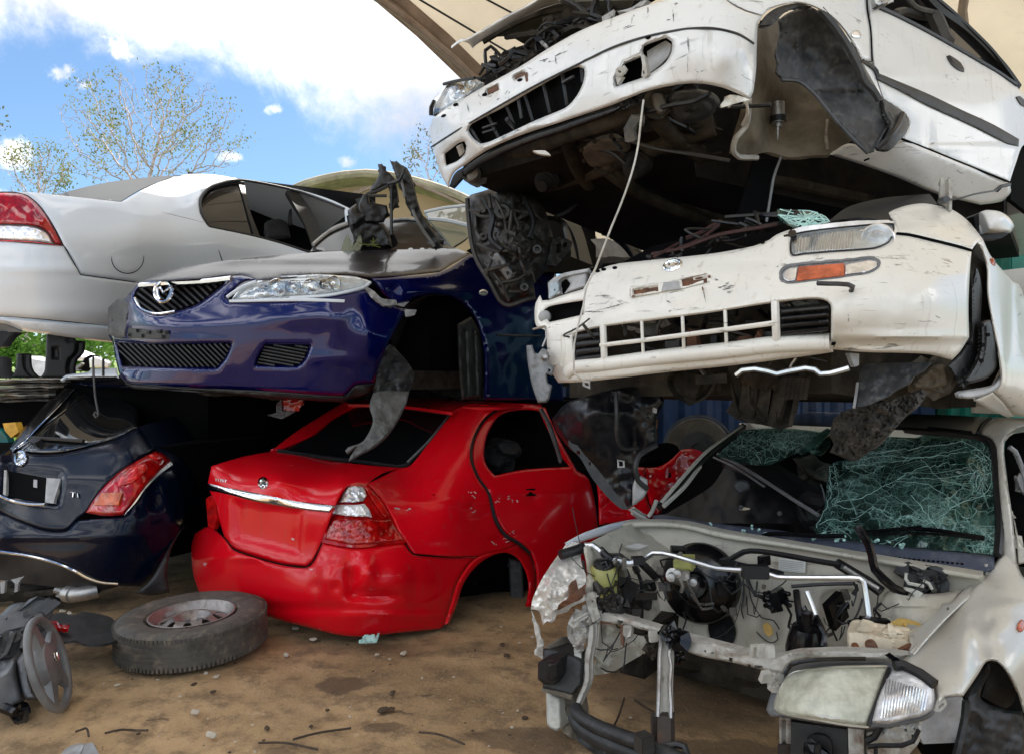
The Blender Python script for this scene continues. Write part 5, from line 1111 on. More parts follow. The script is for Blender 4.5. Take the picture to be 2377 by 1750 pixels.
    part('bonnet_catch_bits', MT['fablight'], [panel('F:800 905!, 1000 890!, 1100 930!, 1000 960!, 820 950!', ND, t=.03, off=.2, rough=[(.02, 14, 1)]), panel('G:680 790!, 760 770!, 900 790!, 880 815!, 700 815!', ND, t=.02, off=.1, rough=[(.02, 14, 1)])], gb)
    # lamps
    h = part('headlight', MT['satin'], panel(lampo, ND, t=.02, off=.05, roll=(16, -.045), step=6), r)
    part('headlight_rim', MT['black'], tube('G:712 400, 720 352, 800 328, 1100 293, 1368 279, 1360 345, 1340 392, 1250 430, 1000 450, 800 466, 722 474', .0035, ND, off=.002, closed=True), h)
    part('ribbed_lens', MT['lens'], panel(lampo, ND, t=.003, off=.004, roll=(8, .012), step=8), h)
    part('lens_flute', MT['clearl'], [tube('G:%d %d!, %d %d' % (x, 345-(x-760)*.09+8, x-8, 455-(x-760)*.06), .0028, ND, off=.02, n=5) for x in range(770, 1120, 18)], h)
    part('main_reflector', MT['clearl'], [lathe([(.055, .0), (.05, .006), (.035, -.02), (.001, -.03)], frame(UA([[2037, 556]], ND([[2037, 556]])+.03)[0], (-.3, -1, 0)), 24), panel('G:1150 320!, 1230 300, 1290 312!, 1230 322', ND, t=.004, off=.0)], h)
    part('bulb_holder', MT['blackgl'], [panel(ell('G:722 335 26 24 0', 14), ND, t=.03, off=-.008, step=3), panel('G:665 348!, 715 335!, 718 350!, 670 358!', ND, t=.01, off=-.004, step=3)], h)
    i2 = part('indicator', MT['midgrey'], panel(indo, ND, t=.01, off=.012, roll=(6, -.012), step=5), r)
    o2 = Dep(ND, -.001)
    part('orange_lens', MT['orange'], panel('G:762 550!, 1052 528!, 1054 606!, 880 624!, 750 640!', o2, t=.006, step=4, rough=[(.002, 14, 1)]), i2)
    part('clear_lens', MT['clearl'], [panel('G:660 588, 698 558, 760 548!, 748 640!, 690 648, 664 634', o2, t=.006, roll=(4, .01), step=4), panel('G:1054 528!, 1220 504, 1266 516, 1268 546, 1210 584, 1056 604!', o2, t=.006, roll=(4, .01), step=4)], i2)
    part('broken_headlight', MT['fablight'], [panel('F:335 655!, 370 622, 440 590, 600 560!, 590 580!, 450 610, 400 640, 412 720!, 345 755!', Dep(ND, .03), t=.02, rough=[(.01, 20, 1)], step=4), panel('F:455 625!, 500 600, 592 580!, 580 680!, 440 722!, 480 660', Dep(ND, .05), t=.02, roll=(6, .02), step=4)], r)
    part('lamp_shell', MT['tankb'], panel('F:340 650!, 400 640, 410 700, 380 740!, 340 752!', Dep(ND, .02), t=.03, roll=(5, .02), step=4), r)
    part('lamp_cavity', MT['void'], [panel('F:330 640!, 610 570!, 580 700!, 330 770!', Dep(ND, .12), t=.01), panel('F:290 800!, 580 740!, 580 880!, 290 930!', Dep(ND, .14), t=.01)], r)
    part('bulb_socket', MT['fablight'], [lathe([(.03, 0), (.028, .02), (.015, .03), (.001, .03)], frame(UA([[1265, 736]], ND([[1265, 736]])+.02)[0], (-.2, -1, 0)), 14)], r)
    part('hanging_bracket', MT['midgrey'], panel('F:198 1052!, 236 1050!, 252 1100, 275 1105, 300 1070, 330 1082, 348 1120, 345 1170, 378 1188!, 362 1248, 330 1236, 335 1290, 362 1308!, 345 1392, 328 1416!, 272 1416!, 232 1300, 205 1150', 'F:198 1052 3.22, 378 1188 3.12, 272 1416 3.12', ['F:335 1200, 355 1205, 350 1235, 332 1228'], t=.012, roll=(5, .02), rough=[(.02, 30, 1)], step=4), r)
    part('bracket_bolt', MT['steel'], [lathe([(.014, -.02), (.014, .01), (.008, .02), (.001, .02)], frame(at('F:315 1130 3.1'), (0, -1, .2)), 10), tube('F:240 950 3.2, 320 930 3.18', .005), tube('F:320 930 3.2, 325 1000 3.2, 300 1060 3.2', .004)], r)
    part('badge', MT['chrome'], [tube(','.join('S:%.2f %.2f' % tuple(p) for p in ell('F:1133 541 54 30 -16', 24)), .0065, ND, off=-.006, closed=True, step=3), tube(','.join('S:%.2f %.2f' % tuple(p) for p in ell('F:1136 538 26 22 -30', 18)), .005, ND, off=-.006, closed=True, step=3), tube('F:1100 560, 1125 545, 1160 522', .005, ND, off=-.007)], r)
    pl = part('number_plate_mount', MT['cream'], panel('F:862 682!, 1060 650!, 1180 640!, 1375 594!, 1382 640!, 1200 690!, 1050 715!, 865 745!', ND, ps, t=.012, off=-.006, roll=(3, .006), step=4), r)
    part('rust_patch', MT['rust'], [panel(p, Dep(ND, .014), t=.004, step=5) for p in ps]+[panel(ell('F:%d %d %d %d -12' % e, 12), ND, t=.002, off=-.010, step=5) for e in ((880, 738, 9, 5), (1366, 612, 10, 8), (1300, 622, 26, 6), (1325, 690, 5, 14), (960, 690, 20, 5))], pl)
    part('dirt_smudge', MT['fablight'], panel('F:1075 650!, 1170 640!, 1185 690!, 1060 706!', ND, t=.004, off=-.010, rough=[(.004, 9, 1)], step=4), pl)
    sc_ = []
    for s in ('F:570 838, 700 815, 850 770', 'F:570 834, 650 832, 800 828', 'F:640 745, 700 735, 745 740', 'F:780 765, 830 772', 'F:1420 690, 1500 670', 'F:1440 700, 1560 680', 'F:1470 715, 1540 712', 'F:1450 675, 1490 655', 'F:1400 632, 1440 636', 'F:1100 768, 1125 775', 'F:1110 830, 1145 826', 'F:1560 1100, 1600 1090', 'F:1480 1095, 1640 1078', 'F:1700 1075, 1880 1060', 'F:740 1195, 800 1178', 'F:1120 1150, 1170 1145', 'G:440 1085, 620 1068', 'G:980 1040, 1000 1080', 'G:1085 900, 1075 850', 'G:820 510, 930 498', 'G:620 545, 700 530', 'G:1200 1050, 1260 1046', 'G:1290 1018, 1320 1012', 'G:540 612, 570 622', 'G:250 690, 380 660', 'G:280 655, 330 650', 'G:290 706, 360 700', 'F:1330 680, 1350 790'):
        sc_ += strokes(s, ND, R)
    part('scrape', MT['ink'], sc_, r)
    part('panel_clip', MT['void'], [panel(ell('%s 16 9 -10' % s, 10), ND, t=.004, off=-.006, step=4) for s in ('F:1705 388', 'F:690 565', 'F:650 575', 'F:762 556', 'G:530 390', 'G:985 1045')], r)
    # wing top, flank and wheel arch
    WD = Dep('G:1385 335 2.56, 1560 145 2.92, 1760 195 3.02, 1930 380 2.78, 1865 440 2.67, 1345 200 2.75, 1650 300 2.66')
    part('front_wing', MT['cream'], panel('G:1338 205!, 1375 185!, 1450 160, 1560 146, 1690 168, 1760 194, 1850 262, 1942 376!, 1905 395, 1868 444!, 1800 420, 1650 384, 1480 344, 1390 335!, 1372 258!, 1350 235!', WD, t=.008, roll=(7, .02), step=8, dents='G:1600 230 60 14 .008, 1540 205 20 30 .006'), r)
    part('shut_line', MT['void'], tube('G:1390 338, 1480 348, 1650 388, 1800 425, 1866 446', .005, ND, off=-.006), r)
    SD = Dep('G:1930 380 2.78, 2203 760 3.2, 2203 1400 3.02, 2000 900 2.76, 2300 1500 3.15, 2060 1330 2.8, 2300 900 3.4, 2090 1500 3.1')
    part('flank', MT['cream'], panel('G:1942 378!, 1990 480, 2080 590, 2130 645!, 2175 670, 2200 740!, 2260 860, 2420 1100!, 2420 1600!, 2203 1506, 2140 1500!, 2080 1420, 2010 1345!, 2045 1310, 2058 1240, 2042 1120, 2005 920, 1972 720, 1968 560, 1935 440, 1905 396!', SD, t=.008, roll=(6, .02), step=9, dents='G:2120 900 30 300 .03, 2180 760 20 60 .02, 2060 1000 20 200 -.015'), r)
    part('side_marker', MT['orange'], panel('G:1985 500!, 2008 492!, 2024 525, 2018 548!, 1998 535!', SD, t=.01, off=-.012, roll=(2, .01), step=3), r)
    part('sill', MT['cream'], panel('G:1880 1400!, 2005 1348!, 2080 1422, 2140 1502!, 2100 1510, 2000 1465', SD, t=.01, off=.01, roll=(6, .02)), r)
    part('wheel_arch_lining', MT['under'], panel('G:1855 600!, 1870 470, 1905 398!, 1940 450, 1970 560, 1975 720, 2010 920, 2050 1200!, 1980 1330!, 1700 1300!, 1742 1146!, 1852 1000!', Dep('G:1855 600 2.75, 1940 450 2.85, 2050 1200 2.95, 1742 1146 2.8', .06), t=.01), r)
    part('wheel_liner', MT['greyd'], [panel('G:1862 700!, 1900 560, 1935 700, 1925 900!, 1935 1000, 1900 1200, 1790 1312!, 1715 1180!, 1800 1100, 1856 1000', Dep('G:1862 700 2.72, 1925 900 2.8, 1715 1180 2.62, 1790 1312 2.7'), t=.012, roll=(5, .02), step=5),
         panel('G:1922 905!, 1955 892, 1992 888!, 2022 1010, 2040 1140, 2020 1210, 1950 1270, 1780 1312!, 1850 1230, 1915 1100', Dep('G:1922 905 2.72, 2040 1140 2.78, 1780 1312 2.62'), t=.02, roll=(6, .03), step=5)], r)
    part('liner_clip', MT['void'], [panel(ell('%s 13 13 0' % s, 10), Dep('G:1922 905 2.68, 2040 1140 2.74, 1780 1312 2.58'), t=.004, step=4) for s in ('G:1935 925', 'G:1975 985', 'G:1942 1050', 'G:1935 1150', 'G:1860 1040', 'G:1830 1210', 'G:1836 1285', 'G:1775 1260')], r)
    part('mud_flap', MT['fablight'], panel('G:1768 1380!, 1775 1345, 1900 1325, 2000 1300, 2050 1240!, 2062 1280, 2030 1330, 1960 1370, 1850 1392', 'G:1768 1380 2.62, 2050 1240 2.8, 1960 1370 2.7', t=.02, roll=(6, .03)), r)
    part('rear_body', MT['cream'], [prism([(2.5, 3.42), (3.6, 4.9), (3.3, 5.1), (2.32, 3.7)], 1.22, 1.92)], r)
    m = part('wing_mirror', MT['white'], panel('G:1925 200!, 1960 188, 2050 198, 2110 238, 2142 292, 2120 330!, 1972 326!, 1950 260', 'G:1925 200 2.95, 2142 292 2.98, 1972 326 2.9, 2040 255 2.88', t=.10, ext=(.3, 1, 0), roll=(8, .03), step=5), r)
    part('mirror_foot', MT['black'], [panel('G:1880 228!, 1925 202!, 1950 260, 1972 324!, 1900 312!', 'G:1880 228 3.0', t=.08), panel('G:1905 345!, 2120 332!, 2060 368!, 1930 372!', 'G:1905 345 2.96', t=.06)], m)
    P_ = 'G:1640 0 2.98'
    part('bonnet_stay', MT['bar'], [panel('G:1664 -10!, 1672 -18, 1690 -10, 1698 20, 1712 20, 1718 -18!, 1728 -5!, 1724 180!, 1660 150!', P_, t=.02, roll=(3, .01), step=4), panel('G:1722 10!, 1748 15!, 1742 195!, 1724 190!', 'G:1640 0 2.96', t=.03, step=4)], r)
    part('tie_wire', MT['grey'], [tube('G:1660 128 2.95, 1780 116 2.95, 1880 88 3.0, 2030 62 3.2', .004), tube('G:2020 64 3.2, 2050 40 3.2, 2110 25 3.25', .008), lathe([(.014, -.02), (.014, .02), (.001, .02)], frame(at('G:1690 126 2.94'), (0, -1, 0)), 10)], r)
    part('bonnet_edge', MT['redbr'], [tube('F:1000 470 2.98, 1200 430 2.92, 1420 350 2.85, 1700 300 2.8, 1800 280 2.8', .008), tube('F:1150 440 2.95, 1300 380 2.95, 1430 285 2.98', .007), tube('F:1220 370 3.0, 1300 340 3.0, 1440 260 3.05', .010), tube('F:1010 490 2.95, 1100 440 2.95, 1170 400 3.0', .006)], r)
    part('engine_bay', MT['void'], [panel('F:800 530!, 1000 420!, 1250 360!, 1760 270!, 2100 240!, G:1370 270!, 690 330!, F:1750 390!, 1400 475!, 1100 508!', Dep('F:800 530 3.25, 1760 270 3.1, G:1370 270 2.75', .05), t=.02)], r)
    bb = []
    for i in range(26):
        f = R.random(); q = U(1515+f*330+R.gauss(0, 8), 600-f*95+R.gauss(0, 6), 2.95-f*.15)
        bb.append(bez([q, q+Vector((R.gauss(0, .05), R.uniform(0, .1), R.gauss(.01, .02))), q+Vector((R.gauss(0, .09), R.uniform(.05, .2), R.gauss(.01, .03)))], R.uniform(.004, .009), 5))
    part('engine_hose', MT['black'], bb, r)
    part('cowl_panel', MT['greyd'], panel('G:950 262!, 1080 168, 1300 112, 1600 84!, 1650 150!, 1450 160, 1340 210!, 1370 262!, 1150 235', 'G:950 262 2.95, 1600 84 3.3, 1340 210 2.95', t=.02, rough=[(.01, 40, 1)]), r)
    part('glass_heap', MT['glassg'], panel('G:622 182!, 760 190, 880 205, 960 262!, 940 285, 780 300!, 700 270, 630 220', 'G:622 182 2.85, 960 262 2.8, 780 300 2.72', t=.01, rough=[(.03, 20, 1)], step=5), r)
    cr = []
    hp = outl('G:622 182!, 760 190, 880 205, 960 262!, 780 300!, 630 220')
    hd = Dep('G:622 182 2.83, 960 262 2.78, 780 300 2.70')
    for _ in range(34):
        a = hp[R.randrange(len(hp))]; b = hp[R.randrange(len(hp))]
        q = np.array([a, (a+b)/2+np.array((R.gauss(0, 4), R.gauss(0, 4))), b]); cr.append(tube3(UA(q, hd(q)+.01*R.random()), .0026, 4))
    part('glass_crack', MT['crack'], cr, r)
    # underside seen below the bumper
    UDp = Dep('F:1100 1230 2.95, 2100 1120 2.65, G:1600 1120 2.55, F:1200 1420 3.5, G:1500 1480 3.2, F:600 1300 3.3')
    part('floor_pan', MT['under'], [prism([(.28, 3.55), (1.2, 2.75), (1.75, 3.0), (3.2, 4.7), (2.1, 5.7)], [1.30, 1.34, 1.27, 1.22, 1.22], [1.9, 1.9, 1.9, 1.8, 1.8])], r)
    part('gearbox', MT['under'], [panel('F:1330 1240!, 1480 1230!, 1480 1290!, 1330 1300!', 'F:1330 1240 2.75', t=.12), panel('F:1200 1210!, 1310 1215, 1330 1300, 1280 1400, 1210 1360!', 'F:1200 1210 2.9', t=.14, roll=(8, .06)), panel('F:1560 1190!, 1800 1230, 1960 1280, 1960 1380, 1800 1390, 1600 1380, 1560 1300', 'F:1560 1190 2.75, 1960 1380 2.75, 1800 1300 2.65', t=.2, roll=(12, .08), rough=[(.02, 30, 1)])], r)
    part('cooling_fin', MT['under'], [tube('F:%d 1250, %d 1390' % (1850+i*28, 1830+i*28), .012, Dep('F:1850 1250 2.62, 2000 1390 2.68')) for i in range(6)], r)
    part('exhaust_pipe', MT['pipe'], [tube('F:1540 1240 2.62, 1580 1208 2.6, 1660 1200 2.58, 1740 1215 2.56, 1800 1232 2.55, 1870 1215 2.53, 1980 1195 2.52, 2040 1205 2.5, 2075 1232 2.5, 2140 1228 2.48, G:1085 1194 2.45', .010), tube('G:745 1135 2.5, 720 1165 2.52, 698 1212 2.55', .004)], r)
    part('tow_hook', MT['fablight'], [panel('F:556 1280!, 605 1275!, 606 1330!, 560 1310!', 'F:556 1280 3.05', ['F:570 1290!, 595 1286!, 596 1312!, 574 1304!'], t=.01, step=3), panel('G:1085 1100!, 1150 1105!, 1148 1180!, 1120 1190!', 'G:1085 1100 2.45', t=.03)], r)
    part('tray_flap', MT['liner'], panel('G:1140 1285!, 1180 1180, 1300 1165, 1620 1158!, 1560 1215, 1500 1250, 1475 1292!, 1380 1336, 1345 1365, 1290 1400, 1200 1432, 1112 1452!, 1130 1380', 'G:1140 1285 2.6, 1620 1158 2.5, 1112 1452 2.55, 1400 1250 2.48', t=.006, rough=[(.02, 40, 1), (.008, 10, 2)], step=5), r)
    part('flap_edge', MT['fablight'], tube('G:1140 1290, 1128 1380, 1116 1450', .005, Dep('G:1140 1285 2.595, 1112 1452 2.545')), r)
    part('lower_arm', MT['wheelhouse'], panel('G:1480 1290!, 1620 1180, 1700 1180, 1715 1300, 1600 1335!, 1500 1330', 'G:1480 1290 2.75, 1700 1180 2.7', t=.1, roll=(8, .05), rough=[(.02, 30, 1)]), r)
    part('torn_tray', MT['torn'], [panel('L:870 215!, 950 160, 1030 140, 1250 90, 1500 5!, 1540 40!, 1480 130, 1380 210, 1300 300, 1210 400, 1120 460, 1062 502!, 1010 520, 960 505!, 930 490, 842 455!, 870 400, 845 330', 'L:870 215 2.75, 1500 5 2.6, 960 505 2.85, 1200 300 2.62, 1062 502 2.8', t=.012, rough=[(.035, 34, 1), (.03, 10, 2)], roll=(6, .03), step=4)], r)
    part('wheelhouse_chunk', MT['chunk'], [panel('K:300 335!, 420 205, 640 132, 840 82, 1000 62, 1192 62!, 1255 190, 1200 300, 1185 400, 1195 540!, 1070 620, 1025 750, 1060 830!, 1010 900, 985 1080!, 930 1115!, 780 1010, 640 830, 540 660, 450 590, 340 450', 'K:300 335 3.45, 840 82 3.25, 1192 62 3.3, 985 1080 3.35, 600 350 3.2, 900 700 3.38, 640 830 3.45', t=.02, rough=[(.05, 90, 1), (.010, 22, 1)], roll=(8, .04), step=5, dents='K:650 300 200 120 -.05, 1000 500 60 200 .06')], r)
    part('wheelhouse_flange', MT['greyd'], [panel('K:450 460!, 560 620, 700 780, 820 940, 950 1100!, 900 1110, 780 1010, 640 840, 540 670, 440 560', 'K:450 460 3.38, 950 1100 3.3', ['K:505 610!, 535 605!, 540 640!, 515 640!', 'K:610 700!, 630 705!, 630 735!, 612 730!'], t=.01, off=-.02, step=4), tube('K:200 250 3.4, 280 400 3.4, 340 580 3.4, 370 690 3.4', .011), tube('K:845 110 3.15, 850 300 3.12, 850 470 3.14, 880 570 3.18, 950 595 3.22, 1030 585 3.25', .009), tube('K:1190 560 3.25, 1040 650 3.22, 1010 760 3.2, 1030 860 3.22, 1110 930 3.25', .012)], r)
    part('wheelhouse_clip', MT['fablight'], [panel('K:985 920!, 1010 840, 1060 822, 1110 850, 1115 940!, 1080 1010, 985 1080!', 'K:985 920 3.25', t=.02, roll=(5, .02), step=4), tube('K:862 690 3.3, 910 695 3.3, 912 745 3.3, 865 748 3.3', .006, closed=True), panel('K:1165 240!, 1195 250!, 1190 290!, 1160 280!', 'K:1165 240 3.2', t=.02)], r)
MT['chunk'] = plain('dark_inner_wing', (.006, .0065, .010), .3, 0., .4, 6, (.06, .058, .055), .15, .3, 20)
MT['redbr'] = rusty('oxidised_brown_edge', (.05, .02, .018), (.10, .03, .02), .6, .6, .2)
MT['tankb'] = plain('pale_blue_shell', (.42, .50, .55), .4, bump=.1)
cream_hatchback()
def pale_wire():
    solo('loose_wire', 'long thin pale wire dangling from the topmost bumper across the cream nose', 'wire', MT['wire'], [tube('D:1498 640 2.72, 1480 780 2.74, 1462 940 2.78, 1425 1100 2.8, 1360 1290 2.84, 1290 1460 2.88, 1220 1640 2.92, F:640 560 2.94, 580 690 2.96, 562 800 2.97, 530 920 2.98, 505 1040 3.0, 500 1150 3.0, 505 1230 3.02, 560 1278 3.02, 600 1290 3.04', .0042, n=5)])
pale_wire()

# ------------------------------------------------------------------ topmost white car
TD = Dep('D:130 800 4.1, 250 1150 3.97, 250 900 3.75, 600 750 3.42, 1000 600 3.06, 1400 500 2.77, 1800 350 2.58, 2150 300 2.57, E:480 300 2.66, D:2150 610 2.62, 1700 545 2.68, 1000 770 3.12, 350 1060 3.78, 500 540 3.6, 1100 190 3.06, 1640 0 2.76, 150 760 3.95, 700 870 3.4, E:530 108 2.66, D:150 950 4.05')
def top_car():
    r = thing('sedan', 'white sedan on top of the right hand stack, bonnet ajar and wheels gone', 'car', (1.2, 4.0, 2.3))
    mg = 'D:380 835, 400 795, 600 690, 800 572, 1000 462, 1080 432, 1116 440, 1120 490, 1100 560, 1060 630, 1000 690, 800 775, 520 905, 455 920, 420 895'
    fr = 'D:1318 500!, 1375 405!, 1490 352!, 1500 300, 1590 262, 1645 246, 1678 268, 1678 330, 1640 400, 1560 460, 1480 502, 1325 553!'
    fl = 'D:228 985!, 320 915, 352 905, 366 935, 350 990, 310 1030, 237 1062!'
    pl = ['D:672 490!, 735 462!, 738 478!, 676 508!', 'D:500 575!, 566 545!, 570 575!, 505 605!']
    part('front_bumper', MT['white'], panel('D:150 760!, 240 690, 330 640, 500 542, 700 432, 900 305, 1100 195, 1330 104, 1500 42, 1640 0, 1760 -60!, E:200 -70!, 280 -10, 350 40, 430 80, 532 108!, 503 150, 495 300, 490 450, 472 590, 455 628!, 430 632, D:2130 615, 2000 562, 1850 536, 1700 546, 1500 592, 1300 672, 1000 772, 700 872, 500 962, 350 1062, 285 1110, 250 1202!, 205 1125, 165 1000, 135 880, 122 840', TD, [mg, fr, fl]+pl, t=.008, roll=(8, .025), hroll=(9, .035), step=9,
         dents='D:1480 430 230 130 .03, 290 990 110 90 .03, 700 800 500 26 -.02, D:1900 300 60 140 .012, 2020 380 60 80 -.01, 1750 620 300 20 -.02, 600 480 300 16 .006', rough=[(.003, 60, 1)]), r)
    part('bumper_groove', MT['greyd'], tube('D:140 942, 300 840, 500 722, 800 552, 1100 402, 1300 305, 1500 240, 1700 198, 1800 185, 1950 185, 2100 220, 2200 280', .0045, TD, off=-.0015), r)
    part('bumper_lip', MT['black'], panel('D:255 1195!, 290 1110, 360 1065, 520 965, 720 878, 1010 780, 1310 680, 1500 602!, 1320 720, 1030 830, 740 930, 540 1020, 390 1110, 290 1210!', Dep(TD, .03), t=.02, roll=(5, .03), step=5), r)
    part('fog_recess', MT['white'], [panel('D:1190 385!, 1300 350, 1480 290, 1500 360!, 1380 410!, 1330 500!, 1310 560!, 1240 560!, 1240 460', Dep(TD, .03), t=.01, roll=(6, .04), step=5)], r)
    gi = part('grille', MT['void'], panel('D:350 790!, 1130 400!, 1150 560!, 1010 720!, 450 950!', Dep(TD, .1), t=.01), r)
    part('slat', MT['black'], louvres('D:380 800, 460 930', 'D:1100 415, 1120 620', 7, .009, TD, .045, outl(mg)), gi)
    part('grille_web', MT['greyd'], [tube('D:470 820, 560 790', .006, TD, off=.03), tube('D:470 850, 550 825', .005, TD, off=.03), tube('D:980 530, 1050 490', .007, TD, off=.03), tube('D:700 640, 720 760', .010, TD, off=.05)], gi)
    part('fog_cavity', MT['void'], [panel('D:1290 520!, 1370 380!, 1500 260!, 1700 230!, 1700 380!, 1480 530!, 1300 570!', Dep(TD, .14), t=.01), panel('D:220 970!, 350 895!, 375 940!, 320 1050!, 230 1075!', Dep(TD, .1), t=.01)], r)
    part('fog_bracket', MT['bar'], [panel('D:1478 355!, 1500 350!, 1524 480!, 1508 495!, 1484 490!, 1490 420', TD, ['D:1492 455!, 1502 453!, 1505 475!, 1495 476!'], t=.03, off=.01, step=3), panel('D:300 940!, 322 930!, 340 985!, 322 1005!', TD, t=.02, off=.02, step=3), tube(','.join('S:%.2f %.2f' % tuple(p) for p in ell('D:1348 462 20 20 0', 14)), .008, TD, off=.015, closed=True, step=3), tube('D:1370 430, 1385 450, 1372 470', .008, TD, off=.015), panel('D:1320 500!, 1330 478!, 1360 490!, 1330 545!', TD, t=.02, off=.02, step=3)], r)
    part('fog_backplate', MT['fablight'], panel('D:1520 330!, 1640 262, 1668 280, 1660 350, 1600 420, 1530 470!', Dep(TD, .08), t=.01, step=4), r)
    part('plate_slot_rust', MT['rust'], [panel(p, Dep(TD, .02), t=.004) for p in pl]+[panel('D:735 470!, 752 462!, 758 520!, 745 525!', TD, t=.002, off=-.004, step=3)], r)
    R = random.Random(17); s_ = []
    for s in ('D:820 390, 880 380, 930 362', 'D:935 365, 945 440', 'D:850 385, 905 378', 'D:880 400, 960 350, 1020 325', 'D:480 600, 490 580', 'D:500 610, 560 590', 'D:600 600, 630 585', 'D:640 590, 632 640', 'D:760 430, 785 445', 'D:300 660, 320 690', 'D:290 668, 296 690', 'D:365 650, 382 735', 'D:440 600, 455 680', 'D:1285 90, 1280 200', 'D:1290 100, 1300 150', 'D:1360 190, 1420 165, 1500 150', 'D:1430 100, 1425 150', 'D:1520 90, 1530 40', 'D:1640 130, 1690 120', 'D:1680 30, 1690 140', 'D:1700 20, 1720 30', 'D:1510 240, 1530 235', 'D:560 640, 600 615', 'D:640 860, 720 830', 'D:560 900, 640 860', 'D:1830 460, 1850 490', 'D:1860 455, 1880 450', 'D:680 470, 690 520', 'D:250 700, 290 690', 'D:1780 230, 1784 500', 'D:1100 400, 1400 270'):
        s_ += strokes(s, TD, R)
    part('scrape', MT['ink'], s_, r)
    part('panel_clip', MT['void'], [panel(ell('D:%d %d 17 9 -25' % e, 10), TD, t=.004, off=-.006, step=4) for e in ((1525, 240), (295, 670), (480, 605), (218, 742), (705, 512))], r)
    # headlight, bonnet and bay
    h = part('headlight', MT['satin'], panel('D:142 745!, 150 650, 200 592, 240 545, 300 518, 400 508!, 460 530, 330 640, 240 690, 168 745!', Dep(TD, .08), t=.02, rough=[(.03, 18, 1)], step=4), r)
    part('headlight_cover', MT['lens'], panel('D:138 748!, 146 650, 196 588, 236 540, 300 512, 410 500!, 470 530, 335 640, 240 692, 170 748!', Dep(TD, .0), t=.004, roll=(8, .04), step=5), h)
    part('lamp_ridge', MT['black'], [tube('D:170 740, 180 680, 215 620, 250 560, 300 530', .012, TD, off=.04), tube('D:220 540, 300 520, 420 500', .008, TD, off=-.01), tube('D:140 740, 140 690, 160 650', .012, TD, off=.02)], h)
    part('reflector', MT['chrome'], [lathe([(.05, 0), (.04, .004), (.02, -.02), (.001, -.02)], frame(UA([[1060, 214]], TD([[1060, 214]])+.05)[0], (-.5, -1, .1)), 18), lathe([(.035, 0), (.03, .004), (.015, -.02), (.001, -.02)], frame(UA([[1090, 195]], TD([[1090, 195]])+.05)[0], (-.5, -1, .1)), 18)], h)
    BN = Dep('D:270 310 3.7, 400 240 3.55, 600 125 3.5, 900 -40 3.4, 1500 -40 3.0, 960 15 3.55, 440 280 3.65')
    part('bonnet', MT['white'], panel('D:268 312!, 330 272, 402 238, 600 122, 790 22, 900 -60!, 1700 -60!, 1500 0, 1300 -4, 1000 14, 860 50, 700 120, 560 200, 455 262, 405 312!, 380 280, 340 266, 300 285', BN, t=.012, roll=(5, .012), step=6, dents='D:440 240 20 40 .02'), r)
    part('bonnet_lining', MT['bon'], panel('D:410 300!, 460 262, 570 202, 700 126, 860 56, 1000 18, 1440 2!, 1390 80, 1250 130, 1100 195, 900 260, 760 290, 640 238, 500 250', Dep('D:410 300 3.72, 1000 18 3.6, 1440 2 3.2, 760 290 4.0, 640 238 3.85'), t=.01, step=8, rough=[(.01, 50, 1)]), r)
    part('bonnet_frame', MT['under'], [tube('D:470 268, 640 170, 860 80, 1200 30', .016, Dep('D:410 300 3.7, 1000 18 3.55, 1440 2 3.15')), tube('D:620 240, 900 190, 1150 60, 1220 20', .014, Dep('D:410 300 3.9, 1000 118 3.75, 1440 2 3.2'))], r)
    BY = Dep('D:500 520 3.75, 700 400 3.6, 1100 170 3.25, 1450 30 2.95')
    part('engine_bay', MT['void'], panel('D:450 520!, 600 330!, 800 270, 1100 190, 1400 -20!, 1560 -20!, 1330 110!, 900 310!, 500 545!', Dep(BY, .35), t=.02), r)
    bb = []
    for i in range(60):
        f = R.random(); x = 480+f*860; y = 500-f*420+R.gauss(0, 14)-12; q = parse('D:%.1f %.1f' % (x, y))[0]
        c = U(q[0], q[1], 3.72-f*.6+R.uniform(0, .15))
        P = [c]
        for _ in range(3): P.append(P[-1]+Vector((R.gauss(0, .05), R.uniform(-.02, .06), R.gauss(.005, .035))))
        bb.append(bez(P, R.uniform(.004, .014), 5))
    part('engine_hose', MT['black'], bb[:45], r); part('engine_clip', MT['alu'], bb[45:], r)
    part('bonnet_latch', MT['fablight'], [panel('D:795 222!, 825 215, 850 260, 880 285, 884 305!, 850 290, 815 250', BY, t=.03, off=-.02, step=3), panel('D:1230 110!, 1308 62!, 1300 105, 1270 125, 1236 150!', TD, t=.012, off=.04, step=4), panel('D:1330 75!, 1420 50, 1480 10!, 1520 0!, 1500 30, 1420 78!', Dep(TD, .05), t=.02, rough=[(.02, 14, 1)], step=4)], r)
    part('engine_block', MT['under'], [panel('D:850 120!, 900 100, 960 130, 990 200, 940 260, 870 240', BY, t=.15, off=.0, rough=[(.06, 16, 1)], step=4), panel('D:590 380!, 650 330, 760 320, 800 350, 720 400, 620 440!', BY, t=.15, off=.0, rough=[(.04, 16, 1)], step=4)], r)
    part('lamp_wiring', MT['black'], [tube('D:450 480 3.7, 480 430 3.72, 560 380 3.75, 610 370 3.7', .008), tube('D:460 500 3.68, 530 450 3.7, 560 470 3.66, 520 480 3.68', .006), tube('D:600 375 3.7, 680 340 3.75, 760 310 3.8', .012)], r)
    # flank
    SD = Dep('E:530 108 2.66, 740 0 2.78, 1000 110 2.88, 1230 300 3.05, 1300 640 3.08, 1200 -60 3.1, 280 -60 2.72, 1420 890 3.16, 1240 35 3.08, 2160 550 3.78, 2110 1170 3.6, 1800 700 3.42, 2300 650 3.95, 620 60 2.7, 1700 300 3.42, 1500 650 3.2')
